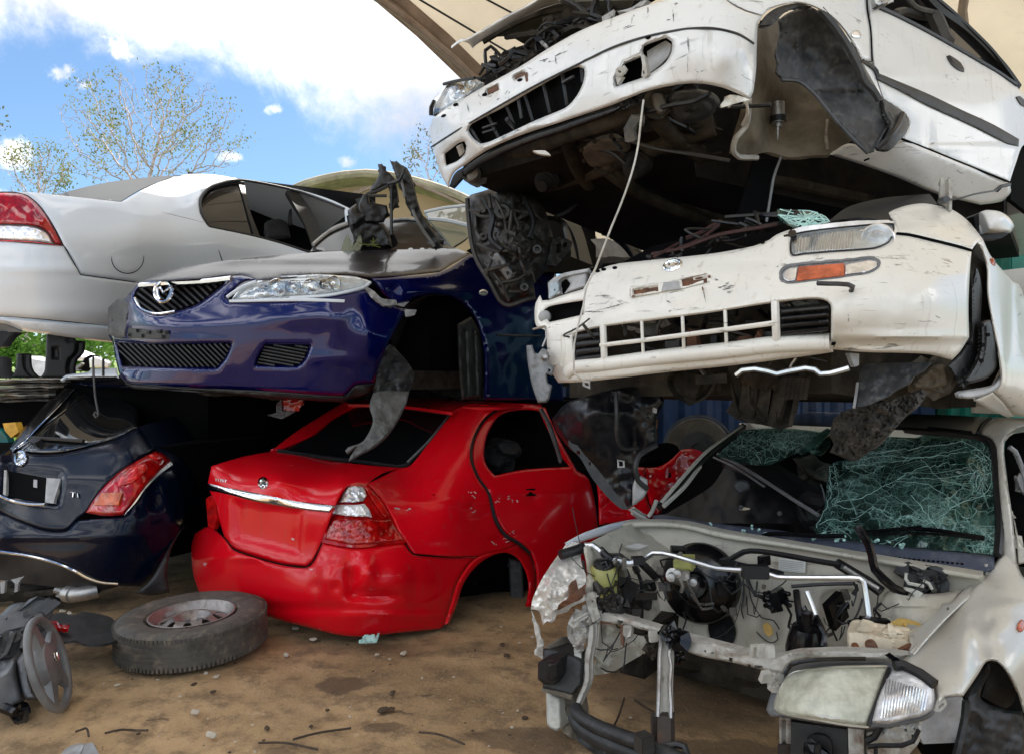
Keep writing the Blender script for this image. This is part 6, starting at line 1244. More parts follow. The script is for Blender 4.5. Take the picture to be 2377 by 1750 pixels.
    part('front_wing', MT['white'], panel('E:530 106!, 430 78, 345 38, 275 -10!, 250 -70!, 1190 -70!, 1198 50, 1222 200, 1230 392!, 1165 392!, 1130 320, 1050 195, 970 112, 850 45, 740 22, 620 46, 560 72', SD, t=.008, roll=(6, .02), step=9, dents='E:1000 0 200 40 -.01'), r)
    part('front_wing_tail', MT['white'], panel('E:1170 402!, 1232 404!, 1250 470, 1262 520!, 1300 640!, 1275 590', SD, t=.008, step=6), r)
    part('front_door', MT['white'], panel('E:1206 -70!, 1240 -70!, 1244 34, 1400 108, 1600 212, 2000 442, 2162 552!, 2215 612, 2300 660!, 2300 930!, 2200 930, 2150 1050, 2112 1166!, 1800 1042, 1420 890!, 1468 800, 1432 728, 1302 640!, 1262 520, 1238 390, 1226 200', SD, t=.01, roll=(5, .015), step=10, dents='E:1600 900 20 130 .008, 1800 950 400 20 -.01, 1700 480 500 26 -.008'), r)
    part('rub_strip', MT['greyd'], panel('E:1158 393!, 1236 410, 1268 468!, 1420 530, 1600 606, 1800 702, 2000 794, 2172 892!, 2168 940!, 2100 925, 1850 800, 1600 686, 1400 580, 1262 512!, 1240 455', SD, t=.02, off=-.016, roll=(4, .012), step=5), r)
    part('door_handle', MT['black'], [panel('E:1708 362!, 1728 354, 1800 402, 1822 440, 1822 468!, 1790 458, 1735 412', SD, t=.015, off=-.014, roll=(3, .01), step=3), panel('E:2155 620!, 2175 615, 2230 660!, 2230 690!, 2185 670', SD, t=.015, off=-.014, step=3)], r)
    part('side_repeater', MT['clearl'], panel('E:1094 215, 1105 198, 1150 196, 1166 222, 1162 248, 1120 250, 1098 238', SD, t=.012, off=-.012, roll=(4, .012), step=3), r)
    part('shut_line', MT['void'], [tube('E:1200 -60, 1202 60, 1224 200, 1232 390', .0035, SD, off=-.0015), tube('E:1422 890, 1600 960, 1800 1042, 2112 1168', .005, SD, off=.0)], r)
    part('sill', MT['white'], panel('E:962 990!, 1080 920, 1240 960, 1340 930, 1425 893!, 1800 1046, 2112 1172!, 2118 1240, 2060 1290, 1925 1312!, 1640 1240, 1400 1140, 1200 1066', Dep('E:962 990 3.25, 1425 893 3.17, 2112 1172 3.62, 1925 1312 3.66, 1200 1066 3.3, 1500 1020 3.2', .0), t=.02, roll=(7, .03), step=9, dents='E:1500 1130 20 8 .01', rough=[(.003, 40, 1)]), r)
    part('sill_seam', MT['void'], [tube('E:%d %d, %d %d' % e, .004, Dep('E:962 990 3.24, 1425 893 3.16, 2112 1172 3.61, 1925 1312 3.65, 1200 1066 3.29', -.01)) for e in ((1180, 1030, 1215, 1015), (1360, 1095, 1395, 1080), (1425, 1112, 1455, 1098), (1590, 1172, 1620, 1158), (2030, 1230, 2060, 1200))], r)
    part('rear_arch', MT['void'], panel('E:2110 1180!, 2150 1060, 2200 940, 2300 900!, 2300 1420!, 2120 1280!', Dep(SD, .12), t=.02), r)
    part('cabin_side', MT['void'], panel('E:1244 20!, 1560 -70!, 1640 -70!, 1760 130, 1930 300, 2080 470, 2170 560!, 2000 450!, 1600 220!, 1250 45!', Dep(SD, .25), t=.02), r)
    part('window_frame', MT['black'], [tube('E:1560 -30, 1660 70, 1800 170, 1930 290, 2060 430, 2155 560', .025, Dep(SD, .04)), tube('E:1610 -30, 1720 60, 1850 180, 1990 320, 2100 460, 2160 545', .012, Dep(SD, .0)), tube('E:1250 40, 1400 110, 1600 214, 2000 444, 2150 545', .012, Dep(SD, .004))], r)
    part('door_pillar', MT['trim'], [tube('E:1560 -60, 1640 120, 1700 250, 1720 270', .035, Dep(SD, .08)), tube('E:1440 -60, 1500 40, 1580 70, 1640 80', .012, Dep(SD, .06)), tube('E:1380 90, 1440 75, 1520 100, 1600 110, 1650 95', .02, Dep(SD, .2))], r)
    part('side_glass', MT['glassd'], panel('E:1720 130!, 1830 190, 1960 320, 2090 470!, 2080 490!, 1900 390, 1760 300!', Dep(SD, .05), t=.005), r)
    part('seat', MT['seat'], panel('E:1650 200!, 1700 130, 1780 160, 1830 300!, 1700 280!', Dep(SD, .4), t=.1), r)
    part('wing_mirror', MT['white'], panel('E:1225 -30!, 1370 -20!, 1370 15!, 1280 48!, 1250 30!', Dep(SD, -.06), t=.08, roll=(5, .03)), r)
    part('mirror_glass', MT['blackgl'], panel('E:1262 38!, 1335 14!, 1330 30!, 1280 50!', Dep(SD, -.07), t=.02), r)
    # wheel well
    part('arch_flange', MT['greyd'], panel('E:508 172!, 540 112, 622 52, 740 24, 850 44!, 760 50, 680 80, 630 125, 590 165!', Dep(SD, .03), t=.02, roll=(4, .015), step=4, rough=[(.01, 20, 1)]), r)
    part('wheel_liner', MT['liner'], panel('E:628 132!, 700 82, 780 58, 852 50, 960 140, 1055 292, 1150 462, 1200 560, 1262 590, 1292 640!, 1302 700, 1342 792!, 1300 870, 1254 955!, 1246 975, 1206 984!, 1100 880, 1000 770, 860 600, 780 535, 740 515, 652 512!, 610 470, 622 420, 606 350, 625 280, 640 200', Dep('E:628 132 2.86, 852 50 2.88, 1055 292 2.96, 1292 640 3.08, 1206 984 2.98, 652 512 2.92, 800 300 3.02, 1000 560 3.06, 1342 792 3.06'), ['E:676 212, 684 206, 690 216, 682 222', 'E:1112 872, 1124 870, 1126 884, 1114 884'], t=.008, roll=(6, .025), step=6, rough=[(.015, 50, 1), (.006, 14, 2)], dents='E:760 300 20 120 -.03, 800 400 60 20 -.02, 1000 600 160 20 .02, 1150 520 20 120 .02'), r)
    part('liner_edge', MT['grey'], [tube('E:652 512, 740 516, 790 540, 870 612, 1000 772, 1100 882, 1204 982', .008, Dep('E:652 512 2.90, 1206 984 2.97, 860 600 2.95')), tube('E:900 60, 1000 180, 1090 320, 1150 440, 1180 520, 1240 580, 1275 640', .016, Dep('E:852 50 2.86, 1055 292 2.93, 1292 640 3.05'))], r)
    part('mud_flap', MT['grey'], panel('E:1292 640!, 1304 624, 1362 668, 1424 722, 1466 788, 1450 852, 1400 910, 1330 972, 1252 966!, 1330 850, 1342 790, 1305 720', 'E:1292 640 3.06, 1466 788 3.12, 1252 966 2.97, 1400 850 2.98', t=.02, roll=(6, .03), step=5), r)
    part('mud_flap_seam', MT['black'], tube('E:1425 730, 1400 800, 1340 880, 1260 955', .012, Dep('E:1292 640 3.02, 1466 788 3.08, 1252 966 2.93, 1400 850 2.94')), r)
    WH = Dep('E:490 300 3.0, 640 520 3.25, 960 760 3.35, 950 990 3.3, 700 1000 3.3, 400 1010 3.25, 340 980 3.2, 430 760 3.1, 700 300 3.5, 650 760 3.42')
    part('wheelhouse', MT['wheelhouse'], panel('E:492 160!, 620 120, 1000 200, 1260 640!, 1100 900, 955 992!, 800 1000, 700 1008, 560 975, 400 1018, 340 990!, 365 890, 440 640, 480 500', WH, t=.02, step=9, rough=[(.02, 60, 1)], dents='E:500 850 60 120 -.06, 860 850 120 90 -.03'), r)
    part('inner_wing_edge', MT['bar'], [tube('E:445 635, 440 740, 425 810, 360 890, 345 960, 380 1005, 500 1010', .012, Dep(WH, -.05)), tube('E:945 770, 935 860, 950 960', .008, Dep(WH, -.01))], r)
    part('bump_stop', MT['steel'], [lathe([(.028, -.06), (.028, .03), (.018, .035), (.018, .05), (.001, .05)], frame(at('E:630 745 3.25'), (0, 0, -1)), 16), lathe([(.012, 0), (.010, .02), (.002, .085), (.0005, .086)], frame(at('E:628 775 3.25'), (0, 0, -1)), 12)], r)
    part('bump_stop_ring', MT['black'], lathe([(.016, -.012), (.036, -.012), (.036, .012), (.016, .012)], frame(at('E:630 765 3.25'), (0, 0, -1)), 18), r)
    # underside
    fl_ = [(-.25, 3.95), (.5, 3.2), (.74, 3.06), (.92, 3.66), (1.8, 4.0), (2.62, 3.9), (3.6, 5.2), (1.9, 6.6)]
    part('floor_pan', MT['under2'], prism(fl_, [2.46, 2.46, 2.44, 2.40, 2.32, 2.25, 2.25, 2.25], [2.9]*8), r)
    part('body_shell', MT['void'], prism([(-.1, 4.2), (.68, 3.42), (.86, 3.75), (1.8, 4.06), (2.8, 4.4), (3.5, 5.2), (1.9, 6.6)], 2.5, [2.86, 2.86, 2.86, 2.86, 2.8, 2.8, 2.8]), r)
    part('rear_body', MT['white'], [prism([(2.82, 3.98), (3.95, 5.2), (3.4, 5.9), (2.6, 4.5)], 2.3, 2.93, [(2.80, 4.02), (3.9, 5.22), (3.4, 5.9), (2.6, 4.5)])], r)
    part('roof', MT['white'], prism([(1.4, 4.9), (2.4, 4.3), (3.4, 5.3), (2.2, 6.3)], 3.45, 3.5), r)
    UP = Dep('D:500 1000 3.75, 1000 800 3.15, 1700 600 2.75, 1000 1300 4.3, 1700 1100 3.5, E:600 1200 3.9, D:300 1150 3.9')
    u2 = MT['under2']
    part('subframe', MT['under'], [tube('D:520 1040, 760 960, 1050 840, 1350 740, 1520 700', .045, UP, n=10, off=.05), tube('D:900 1180, 1200 1080, 1500 960, 1750 860, 1950 800', .05, UP, n=10, off=.1), tube('D:1000 880, 1030 960, 1080 1080, 1150 1180', .04, UP, n=10, off=.05), tube('D:1560 720, 1640 820, 1740 900, 1850 980', .04, UP, n=10, off=.05)], r)
    part('sump', MT['gearc'], panel('D:1080 950, 1200 880, 1340 860, 1420 920, 1400 1020, 1280 1080, 1140 1080', Dep(UP, -.0), t=.15, ext=(.2, .9, .4), roll=(14, .10), rough=[(.012, 40, 1)], step=6), r)
    part('sump_bolt', MT['under'], [lathe([(.011, -.01), (.011, .008), (.001, .01)], frame(UA([[a_, b_]], UP([[a_, b_]])+.0)[0], (0, -1, -.5)), 8) for a_, b_ in outl('D:1100 960, 1210 895, 1340 875, 1405 925, 1385 1010, 1270 1065, 1150 1065')[::4]], r)
    part('control_arm', MT['under'], [panel('D:1560 900!, 1700 830, 1900 800, 2010 830!, 1960 900, 1800 940, 1640 1000!', Dep(UP, .06), ['D:1740 875, 1780 860, 1800 885, 1760 900'], t=.04, roll=(5, .03), step=5), panel('D:620 1090!, 760 1010, 920 960, 960 1000!, 840 1080, 700 1150!', Dep(UP, .06), t=.04, roll=(5, .03), step=5)], r)
    part('drive_joint', u2, [lathe([(.001, .09), (.03, .09), (.04, .06), (.05, .05), (.045, .035), (.058, .025), (.052, .01), (.068, 0), (.07, -.05), (.02, -.06), (.02, -.4)], frame(at(s), (-.3, -.6, -.5)), 22) for s in ('D:1450 1060 3.35', 'D:880 1150 3.8')], r)
    part('heat_shield', MT['gearc'], [panel('D:1480 1120!, 1700 1080, 1860 1180, 1900 1300, 1700 1290, 1540 1230!', Dep(UP, .25), t=.01, roll=(8, .04), rough=[(.03, 34, 1)], step=6), panel('D:1180 1200!, 1330 1160, 1420 1240, 1400 1330!, 1240 1310', Dep(UP, .25), t=.02, roll=(8, .04), rough=[(.02, 34, 1)], step=6)], r)
    part('exhaust_pipe', MT['under'], [tube('D:1250 1080 3.6, 1380 1180 3.7, 1560 1280 3.95, 1800 1380 4.3, 2100 1470 4.7', .032, n=10)], r)
    UPoly = outl('D:520 1060!, 900 900!, 1500 700!, 1700 680!, 1750 800!, 1750 1000!, 1700 1200!, 1100 1250!, 900 1130!')
    N_ = []
    while len(N_) < 26:
        q = np.array([[R.uniform(UPoly[:, 0].min(), UPoly[:, 0].max()), R.uniform(UPoly[:, 1].min(), UPoly[:, 1].max())]])
        if not pip(q, UPoly)[0]: continue
        P = [Vector(UA(q, UP(q)+R.uniform(.02, .12))[0])]; a = Vector((R.gauss(.05, .04), R.gauss(-.03, .05), R.gauss(0, .02)))
        for _ in range(4): a = a+Vector((R.gauss(0, .02), R.gauss(.012, .02), R.gauss(0, .012))); P.append(P[-1]+a)
        N_.append(bez(P, R.uniform(.004, .012), 6))
    part('fuel_line', MT['black'], N_, r)
    part('crossmember', MT['under'], [tube('E:590 1155 3.7, 800 1190 3.75, 1000 1235 3.85, 1220 1280 4.0', .03, n=8), tube('D:2000 1000 3.45, 1700 1010 3.5, 1500 920 3.45, 1530 910 3.4', .02), tube('D:1290 990 3.5, 1350 1100 3.6, 1420 1190 3.7', .03), tube('D:1700 1250 4.2, 2000 1400 4.5, 2200 1480 4.8', .05, n=8)], r)
    part('splash_guard', MT['void'], panel('E:470 1020!, 520 1010, 640 1010!, 600 1130, 580 1250, 555 1420!, 350 1440!, 400 1250!', 'E:470 1020 3.3, 640 1010 3.35, 555 1420 3.3', t=.02, roll=(5, .02)), r)
    part('splash_guard_edge', MT['midgrey'], tube('E:650 1005 3.32, 605 1130 3.28, 582 1260 3.28, 556 1420 3.28', .006), r)
    part('fog_back', MT['greyd'], panel('D:1640 640, 1700 590, 1830 570, 1950 600, 1990 660, 1930 740, 1800 790, 1690 760', 'D:1640 640 2.85, 1990 660 2.85, 1800 790 2.9, 1800 660 2.8', t=.08, roll=(10, .05), rough=[(.01, 30, 1)]), r)
    part('duct', MT['gearc'], [panel('D:1545 600, 1620 590, 1660 680, 1610 740, 1560 700', 'D:1545 600 2.85', t=.1, roll=(8, .06)), tube('D:1500 770 2.9, 1440 770 2.9, 1410 830 2.9, 1420 900 2.92', .025), panel('D:350 1110!, 430 1060, 460 1120, 420 1170, 370 1170', 'D:350 1110 3.85, 430 1060 3.8', t=.1, roll=(8, .06))], r)
    part('bumper_end', MT['cream'], [panel('D:1990 670!, 2050 610, 2130 620, 2180 640!, 2100 660, 2000 690!', 'D:1990 670 2.66, 2180 640 2.62', t=.02, rough=[(.01, 14, 1)], step=4), tube('D:2150 640 2.66, 2165 720 2.75, 2130 800 2.9', .006), panel('D:790 965!, 870 965, 905 995!, 830 985', 'D:790 965 3.3', t=.02, step=3)], r)
MT['bon'] = plain('bonnet_underside', (.13, .12, .09), .7, 0., .4, 6, (.25, .22, .15), .5)
top_car()
# ------------------------------------------------------------------ beige wreck with its nose torn off, front right
def beige_wreck():
    r = thing('hatchback', 'beige car with stripped engine bay and shattered windscreen, lowest at the right', 'car', (1.0, 3.4, 0))
    FD = Dep('N:1255 1000 2.30, 1490 1300 2.12, 1560 1250 2.13, 1700 800 2.45, 1840 400 2.82, 1980 1080 2.32, 2010 200 2.9, 2103 900 2.46, 2300 900 2.62, 2300 1400 2.47, 2095 1360 2.36, 1500 760 2.55, 1840 1005 2.34')
    part('front_wing', MT['beige'], panel('N:1255 1000!, 1400 860, 1600 672, 1760 472, 1840 402!, 1940 272, 2005 205!, 2060 330, 2103 420, 2400 470!, 2400 1450!, 2100 1362!, 2062 1230, 1992 1090, 1912 1006, 1842 1006, 1772 1110, 1680 1246!, 1560 1250!, 1492 1340!, 1480 1160, 1400 1094, 1290 1040', FD, t=.008, roll=(6, .02), hroll=None, step=9,
         dents='N:1740 720 16 26 .012, 1865 715 14 24 .012, 1650 890 14 12 .008, 1790 900 70 200 .03, 1850 820 120 60 -.02, 1700 1050 60 120 -.015, 2000 620 200 40 -.012', rough=[(.004, 50, 1)]), r)
    part('wing_flange', MT['beige'], panel('N:1762 430!, 1830 470!, 1700 580, 1580 692, 1450 830, 1335 962!, 1282 962!, 1310 900, 1288 805!, 1330 775, 1400 745, 1510 640, 1530 600, 1590 590', Dep('N:1762 430 2.86, 1282 962 2.34, 1335 962 2.30, 1510 640 2.62, 1830 470 2.82', -.01), ['N:1560 632, 1575 622, 1582 640, 1568 648', 'N:1300 812!, 1318 805!, 1312 835!', 'N:1322 825!, 1342 815!, 1335 842!'], t=.006, roll=(5, .014), step=5), r)
    part('wing_edge', MT['bar'], tube('N:1790 440, 1640 600, 1500 740, 1370 880, 1310 950', .006, Dep('N:1790 440 2.82, 1310 950 2.29, 1500 740 2.56')), r)
    part('wing_tab', MT['bar'], [panel('N:1495 1305!, 1555 1270, 1568 1300, 1520 1355, 1478 1352!', 'N:1495 1305 2.12', ['N:1505 1315!, 1540 1292, 1545 1305, 1510 1338!'], t=.006, step=3), panel('N:1832 330!, 1850 325!, 1858 400!, 1838 412!', 'N:1832 330 2.84', t=.01), panel('N:1938 185!, 1960 182!, 1955 240!, 1935 230!', 'N:1938 185 2.9', t=.02)], r)
    part('side_marker', MT['orange'], panel(ell('N:2084 755 28 44 10', 20), FD, t=.015, off=-.015, roll=(4, .012), step=4), r)
    part('wheel_well', MT['void'], panel('N:1560 1250!, 1680 1240!, 1840 1000!, 1915 1000!, 2060 1230!, 2100 1362!, 2400 1400!, 2400 1800!, 1500 1800!, 1380 1600!, 1480 1340!', Dep('N:1560 1250 2.35, 2100 1362 2.6, 1500 1700 2.4, 1900 1000 2.55', .1), t=.02), r)
    part('inner_wing', MT['fablight'], panel('N:1390 1400!, 1480 1345!, 1560 1258!, 1672 1252!, 1690 1300, 1640 1570!, 1400 1580!, 1370 1500', 'N:1390 1400 2.3, 1680 1250 2.35, 1640 1570 2.38', t=.02, rough=[(.006, 40, 1)], step=6), r)
    part('wheel_liner', MT['greyd'], [panel('N:1690 1250!, 1760 1130, 1850 1010!, 1870 1060, 1800 1260, 1980 1340, 2095 1350!, 2110 1500, 2100 1800!, 1600 1800!, 1640 1600, 1700 1400', 'N:1690 1250 2.36, 2095 1350 2.42, 1600 1800 2.36, 1850 1010 2.5', t=.014, roll=(8, .03), step=7, rough=[(.02, 40, 1)]), tube('N:1700 1280 2.3, 1690 1400 2.3, 1650 1580 2.28, 1620 1700 2.28', .012), panel('N:1860 1060!, 1920 1010, 1990 1100, 2050 1240, 1980 1330, 1810 1250!', 'N:1860 1060 2.55, 2050 1240 2.55', t=.02, step=6)], r)
    # windscreen surround and roof
    AD = Dep('L:2060 1200 2.88, 2110 700 3.02, 2000 400 3.25, 2050 230 3.3, 2224 250 3.22, 2150 1200 2.85, 1980 300 3.32')
    part('windscreen_pillar', MT['beige'], panel('L:2062 1200!, 2120 1260!, 2175 1252!, 2140 900, 2112 700, 2082 460, 2092 370, 2140 316, 2224 284, 2420 270!, 2420 215!, 2060 214, 1985 235, 1930 285, 1906 332!, 1975 368, 2012 430, 2040 700, 2058 1000', AD, t=.02, roll=(7, .03), step=7), r)
    RD = Dep('L:1300 285 3.7, 1900 340 3.35, 1440 180 4.3, 1960 220 3.75, 1600 240 3.8')
    part('roof', MT['beige'], panel('L:1200 270!, 1300 284, 1600 302, 1905 344!, 1935 280, 1990 232!, 1960 215, 1800 198, 1440 184!, 1250 200!', RD, t=.02, roll=(5, .02), step=8), r)
    part('roof_skin', MT['beige'], prism([(1.32, 4.25), (2.12, 3.5), (2.5, 3.45), (3.4, 4.7), (2.3, 5.6)], 1.10, 1.135), r)
    part('roof_trim', MT['black'], [tube('L:1550 290, 1700 305, 1850 322', .012, RD, off=-.012), tube('L:1985 226, 1935 270, 1905 330', .016, RD, off=-.02), tube('L:1330 286, 1600 304, 1900 346', .008, RD, off=-.005)], r)
    GD = Dep('L:740 1030 3.33, 2035 1180 2.87, 1950 370 3.3, 60 470 4.02, 240 290 4.15, 1300 320 3.7, 1300 1100 3.1')
    part('pillar_seal', MT['black'], tube('L:1290 300, 1600 318, 1890 350, 1978 378, 2012 440, 2034 700, 2050 1000, 2036 1185', .016, GD, off=-.005), r)
    part('far_pillar', MT['beige'], [tube('K:1230 1050 3.68, 1400 850 3.78, 1600 630 3.95, 1780 500 4.08, 1920 400 4.18', .010), tube('K:1250 1080 3.66, 1420 920 3.76, 1520 790 3.85, 1560 740 3.9', .012)], r)
    part('far_pillar_trim', MT['black'], tube('K:1210 1090 3.68, 1420 860 3.8, 1620 640 3.97, 1800 500 4.1, 1930 400 4.2', .02), r)
    g1 = 'L:842 545!, 900 520, 1000 505, 1150 430, 1300 318!, 1600 322, 1880 354, 1975 388, 2006 450, 2030 700, 2046 1000, 2030 1182!, 1700 1150, 1300 1118, 1000 1082, 742 1032!, 738 985, 800 890, 822 700'
    g2 = 'L:40 480!, 240 295!, 600 280, 840 275!, 850 400, 780 480!, 640 450, 480 520, 380 545, 220 528'
    ws = part('windscreen', MT['crazed'], [panel(g1, GD, t=.004, step=6, rough=[(.035, 55, 2), (.02, 120, 1)]), panel(g2, GD, t=.004, step=7, rough=[(.035, 40, 2)])], r)
    R = random.Random(77); cr = []; fine = []; fines = []
    for s in ('L:842 560, 850 700, 838 800, 790 900, 745 990', 'L:870 540, 890 640, 900 760, 870 830', 'L:900 810, 1000 790, 1130 750, 1210 705', 'L:1210 705, 1180 660, 1080 620, 960 560', 'L:1210 700, 1240 680, 1300 670, 1320 650', 'L:1240 690, 1280 705, 1310 680', 'L:1320 650, 1450 580, 1560 555, 1800 540', 'L:1210 710, 1350 800, 1480 900, 1530 940', 'L:1320 660, 1500 680, 1650 750, 1780 850', 'L:1000 930, 1080 890, 1160 840', 'L:1160 840, 1300 930, 1420 1000', 'L:1500 990, 1620 920, 1760 820, 1900 770', 'L:1000 480, 1200 460, 1500 420, 1790 380', 'L:1020 510, 1250 480, 1500 490, 1820 420', 'L:1000 560, 1200 530, 1400 510, 1700 470, 1900 440', 'L:1330 640, 1600 640, 1800 620, 1900 590', 'L:1340 600, 1600 600, 1850 560', 'L:1780 375, 1860 410, 1940 470, 1985 520', 'L:1800 400, 1880 480, 1960 520', 'L:1985 500, 1995 600, 1985 700, 1920 770', 'L:1900 480, 1940 560, 1950 640, 1920 740', 'L:1990 600, 1900 620, 1880 700', 'L:1700 850, 1850 780, 1985 760', 'L:1300 1130, 1340 1080, 1400 1050', 'L:1200 1110, 1300 1080, 1400 1045', 'L:760 1030, 850 1010, 950 1020, 1000 1060', 'L:770 970, 860 930, 960 950, 1050 930', 'L:780 1070, 850 1080, 930 1060', 'L:1480 490, 1620 640, 1780 680', 'L:1420 760, 1600 980', 'L:860 820, 940 850, 1010 850, 1030 900'):
        
        q = spline([(a[0], a[1]) for a in parse(s)], False, None, 9); q = q+np.array([(R.gauss(0, 1.5), R.gauss(0, 1.5)) for _ in q]); cr.append(tube3(UA(q, GD(q)-.004), R.uniform(.0006, .0013), 4))
    def shatter(c0, rx, ry, n, keep):
        q0 = parse('L:'+c0)[0]
        p = np.array([(q0[0]+R.gauss(0, rx)/3.059, q0[1]+R.gauss(0, ry)/3.059) for _ in range(n)])
        P1, P2 = outl(g1), outl(g2); p = p[pip(p, P1) | pip(p, P2)]
        if len(p) < 4: return
        hull = np.array([[p[:, 0].min()-9, p[:, 1].min()-9], [p[:, 0].max()+9, p[:, 1].min()-9], [p[:, 0].max()+9, p[:, 1].max()+9], [p[:, 0].min()-9, p[:, 1].max()+9]])
        V, Fc = cdt([hull], p); ed = {tuple(sorted((int(f[i]), int(f[(i+1) % 3])))) for f in Fc for i in range(3)}
        fine = []
        for (i, j) in sorted(ed):
            L_ = np.linalg.norm(V[i]-V[j])
            if L_ > 3.2*max(rx, ry)/3.059/math.sqrt(n)*2.2 or R.random() > keep: continue
            m_ = (V[i]+V[j])/2+np.array((R.gauss(0, .08), R.gauss(0, .08)))*L_
            q = np.array([V[i], m_, V[j]])
            if min(V[i].min(), V[j].min()) < 0 or not (pip(q, P1) | pip(q, P2)).all(): continue
            fine.append(tube3(UA(q, GD(q)-.004), R.uniform(.0003, .0008), 4))
        fines.append(fine)
    shatter('860 690', 36, 110, 120, .6); shatter('880 880', 70, 70, 150, .6); shatter('850 985', 90, 44, 150, .6); shatter('1940 580', 46, 110, 160, .6); shatter('1700 430', 210, 44, 170, .55)
    shatter('1250 690', 70, 30, 26, .6); shatter('1050 520', 150, 40, 130, .55); shatter('1500 600', 300, 90, 100, .7); shatter('1500 820', 320, 150, 60, .75); shatter('380 420', 190, 70, 160, .5); shatter('160 470', 70, 36, 40, .6); shatter('1900 720', 80, 70, 40, .75)
    # long parallel strain lines across the pane
    for k in range(0, 26, 2):
        y = 380+k*13+R.gauss(0, 5); x0, x1 = R.uniform(1180, 1500), R.uniform(1600, 1960)
        fine.append(tube('L:%d %d, %d %d, %d %d' % (x0, y+70*(1-k/26)+20, (x0+x1)/2, y+20*math.sin(k), x1, y-10), .0007, GD, off=-.004, n=4, step=12))
    part('main_crack', MT['crack'], cr, ws); part('strain_line', MT['crackd'], fine, ws)
    for i, fn in enumerate(fines): part('fine_crack', MT['crackd' if i % 3 else 'crack'], fn if i >= 7 else fn[::2], ws)
    part('glass_fold', MT['glassg'], [panel('L:620 460!, 800 300, 870 270!, 850 320, 700 440, 650 475!', GD, t=.004, off=-.03, rough=[(.02, 20, 1)], step=5)], ws)
    # cabin seen through the missing glass
    DD = Dep('L:60 500 4.25, 800 880 3.5, 0 900 3.9, 2000 1100 3.1, 1300 700 3.9, 1900 500 3.7')
    part('cabin_dark_sheet', MT['void'], [panel('K:1230 1120!, 1600 700!, L:240 270!, 1300 270!, 2000 340!, 2060 1200!, 700 1090!, -300 980!', Dep(DD, .7), t=.02, step=16)], r)
    part('dashboard', MT['black'], [panel('L:60 488!, 240 540, 420 540, 560 600, 700 720, 800 870!, 745 905!, 640 830, 480 720, 300 600, 80 505!', DD, t=.12, roll=(7, .05), step=5), panel('L:-330 900!, 0 700, 100 560!, 480 740, 720 900!, 760 960!, 300 960, -280 960!', Dep(DD, .12), t=.1, rough=[(.025, 60, 1)], step=7)], r)
    part('dash_edge', MT['midgrey'], [tube('L:50 470, 200 545, 400 670, 600 800, 770 905', .010, DD, off=-.03), tube('L:20 492, 180 568, 380 700', .006, DD, off=-.03)], r)
    part('seat', MT['seatg'], [panel('L:1200 720!, 1340 700, 1500 800, 1760 830, 1900 900, 1960 1080!, 1500 1060!, 1300 900', Dep(DD, .25), t=.15, roll=(12, .1), step=8), panel('L:900 620!, 1030 600, 1200 690, 1220 860, 1050 930!, 900 840', Dep(DD, .35), t=.15, roll=(12, .1), step=8), panel('L:580 500!, 720 500, 840 560, 850 700!, 700 640', Dep(DD, .4), t=.12, roll=(10, .1), step=8)], r)
    part('seat_back', MT['seatg2'], panel('L:1380 720!, 1500 700, 1660 800, 1760 860, 1880 880, 1900 1000!, 1700 1000, 1540 940, 1480 860', Dep(DD, .2), t=.12, roll=(14, .12), step=7), r)
    part('steering_wheel', MT['black'], tube(','.join('S:%.2f %.2f' % tuple(p) for p in ell('L:1560 600 140 90 -10', 24)), .016, Dep(DD, .1), closed=True, step=6), r)
    part('wiring', MT['tank'], [tube('L:210 860 3.9, 300 870 3.85, 400 890 3.8, 480 890 3.75, 560 920 3.7, 620 955 3.65', .012), tube('L:330 820 3.9, 400 850 3.85', .010)], r)
    part('dash_bits', MT['grey'], [panel('L:150 700!, 190 650, 260 660, 280 720, 200 760!', 'L:150 700 3.85', t=.06, roll=(5, .03)), lathe([(.012, 0), (.012, .01), (.001, .012)], frame(at('L:210 845 3.75'), (0, -1, 0)), 10), lathe([(.012, 0), (.012, .01), (.001, .012)], frame(at('L:485 888 3.65'), (0, -1, 0)), 10), tube('L:780 680 3.5, 800 740 3.5, 810 800 3.48', .004)], r)
    part('door_window', MT['void'], panel('L:2085 460!, 2100 370, 2150 325, 2420 290!, 2420 1300!, 2180 1250!, 2130 850', Dep(AD, .1), t=.02), r)
    part('window_channel', MT['midgrey'], [tube('L:2120 420 3.05, 2160 450 3.05, 2224 600 3.05, 2300 760 3.1', .010), tube('L:2180 480 3.0, 2224 640 3.0', .006), panel('L:2165 640!, 2190 600, 2224 620, 2224 760, 2195 720', 'L:2165 640 3.0', t=.03, roll=(3, .02))], r)
    part('front_door', MT['beige'], panel('L:2130 860!, 2160 1000, 2180 1254!, 2240 1240!, 2420 1290!, 2420 1100!, 2224 1130, 2180 1060', Dep(AD, .02), t=.02, roll=(4, .02)), r)
    # cowl and wipers
    CD = Dep('K:1180 1170 3.72, L:700 1070 3.25, 2010 1240 2.84, 0 1000 3.5, 700 1160 3.2, 1500 1200 2.98')
    part('scuttle', MT['cowl'], panel('K:1160 1160!, 1260 1150, L:0 955, 400 1000, 700 1040, 1000 1085, 1300 1122, 1700 1158, 2012 1192!, 2020 1290!, 1940 1318!, 1800 1300, 1500 1262, 1000 1172, 600 1100, 300 1070, 0 1028, K:1300 1240!, 1150 1240', CD, t=.02, roll=(6, .03), step=7), r)
    part('scuttle_slot', MT['void'], [panel('L:%d %d!, %d %d!, %d %d!, %d %d!' % (x, 1182+(x-1150)*.092, x+20, 1184+(x-1150)*.092, x+19, 1194+(x-1150)*.092, x-1, 1192+(x-1150)*.092), CD, t=.004, off=-.004, step=5) for x in range(1060, 1790, 34)], r)
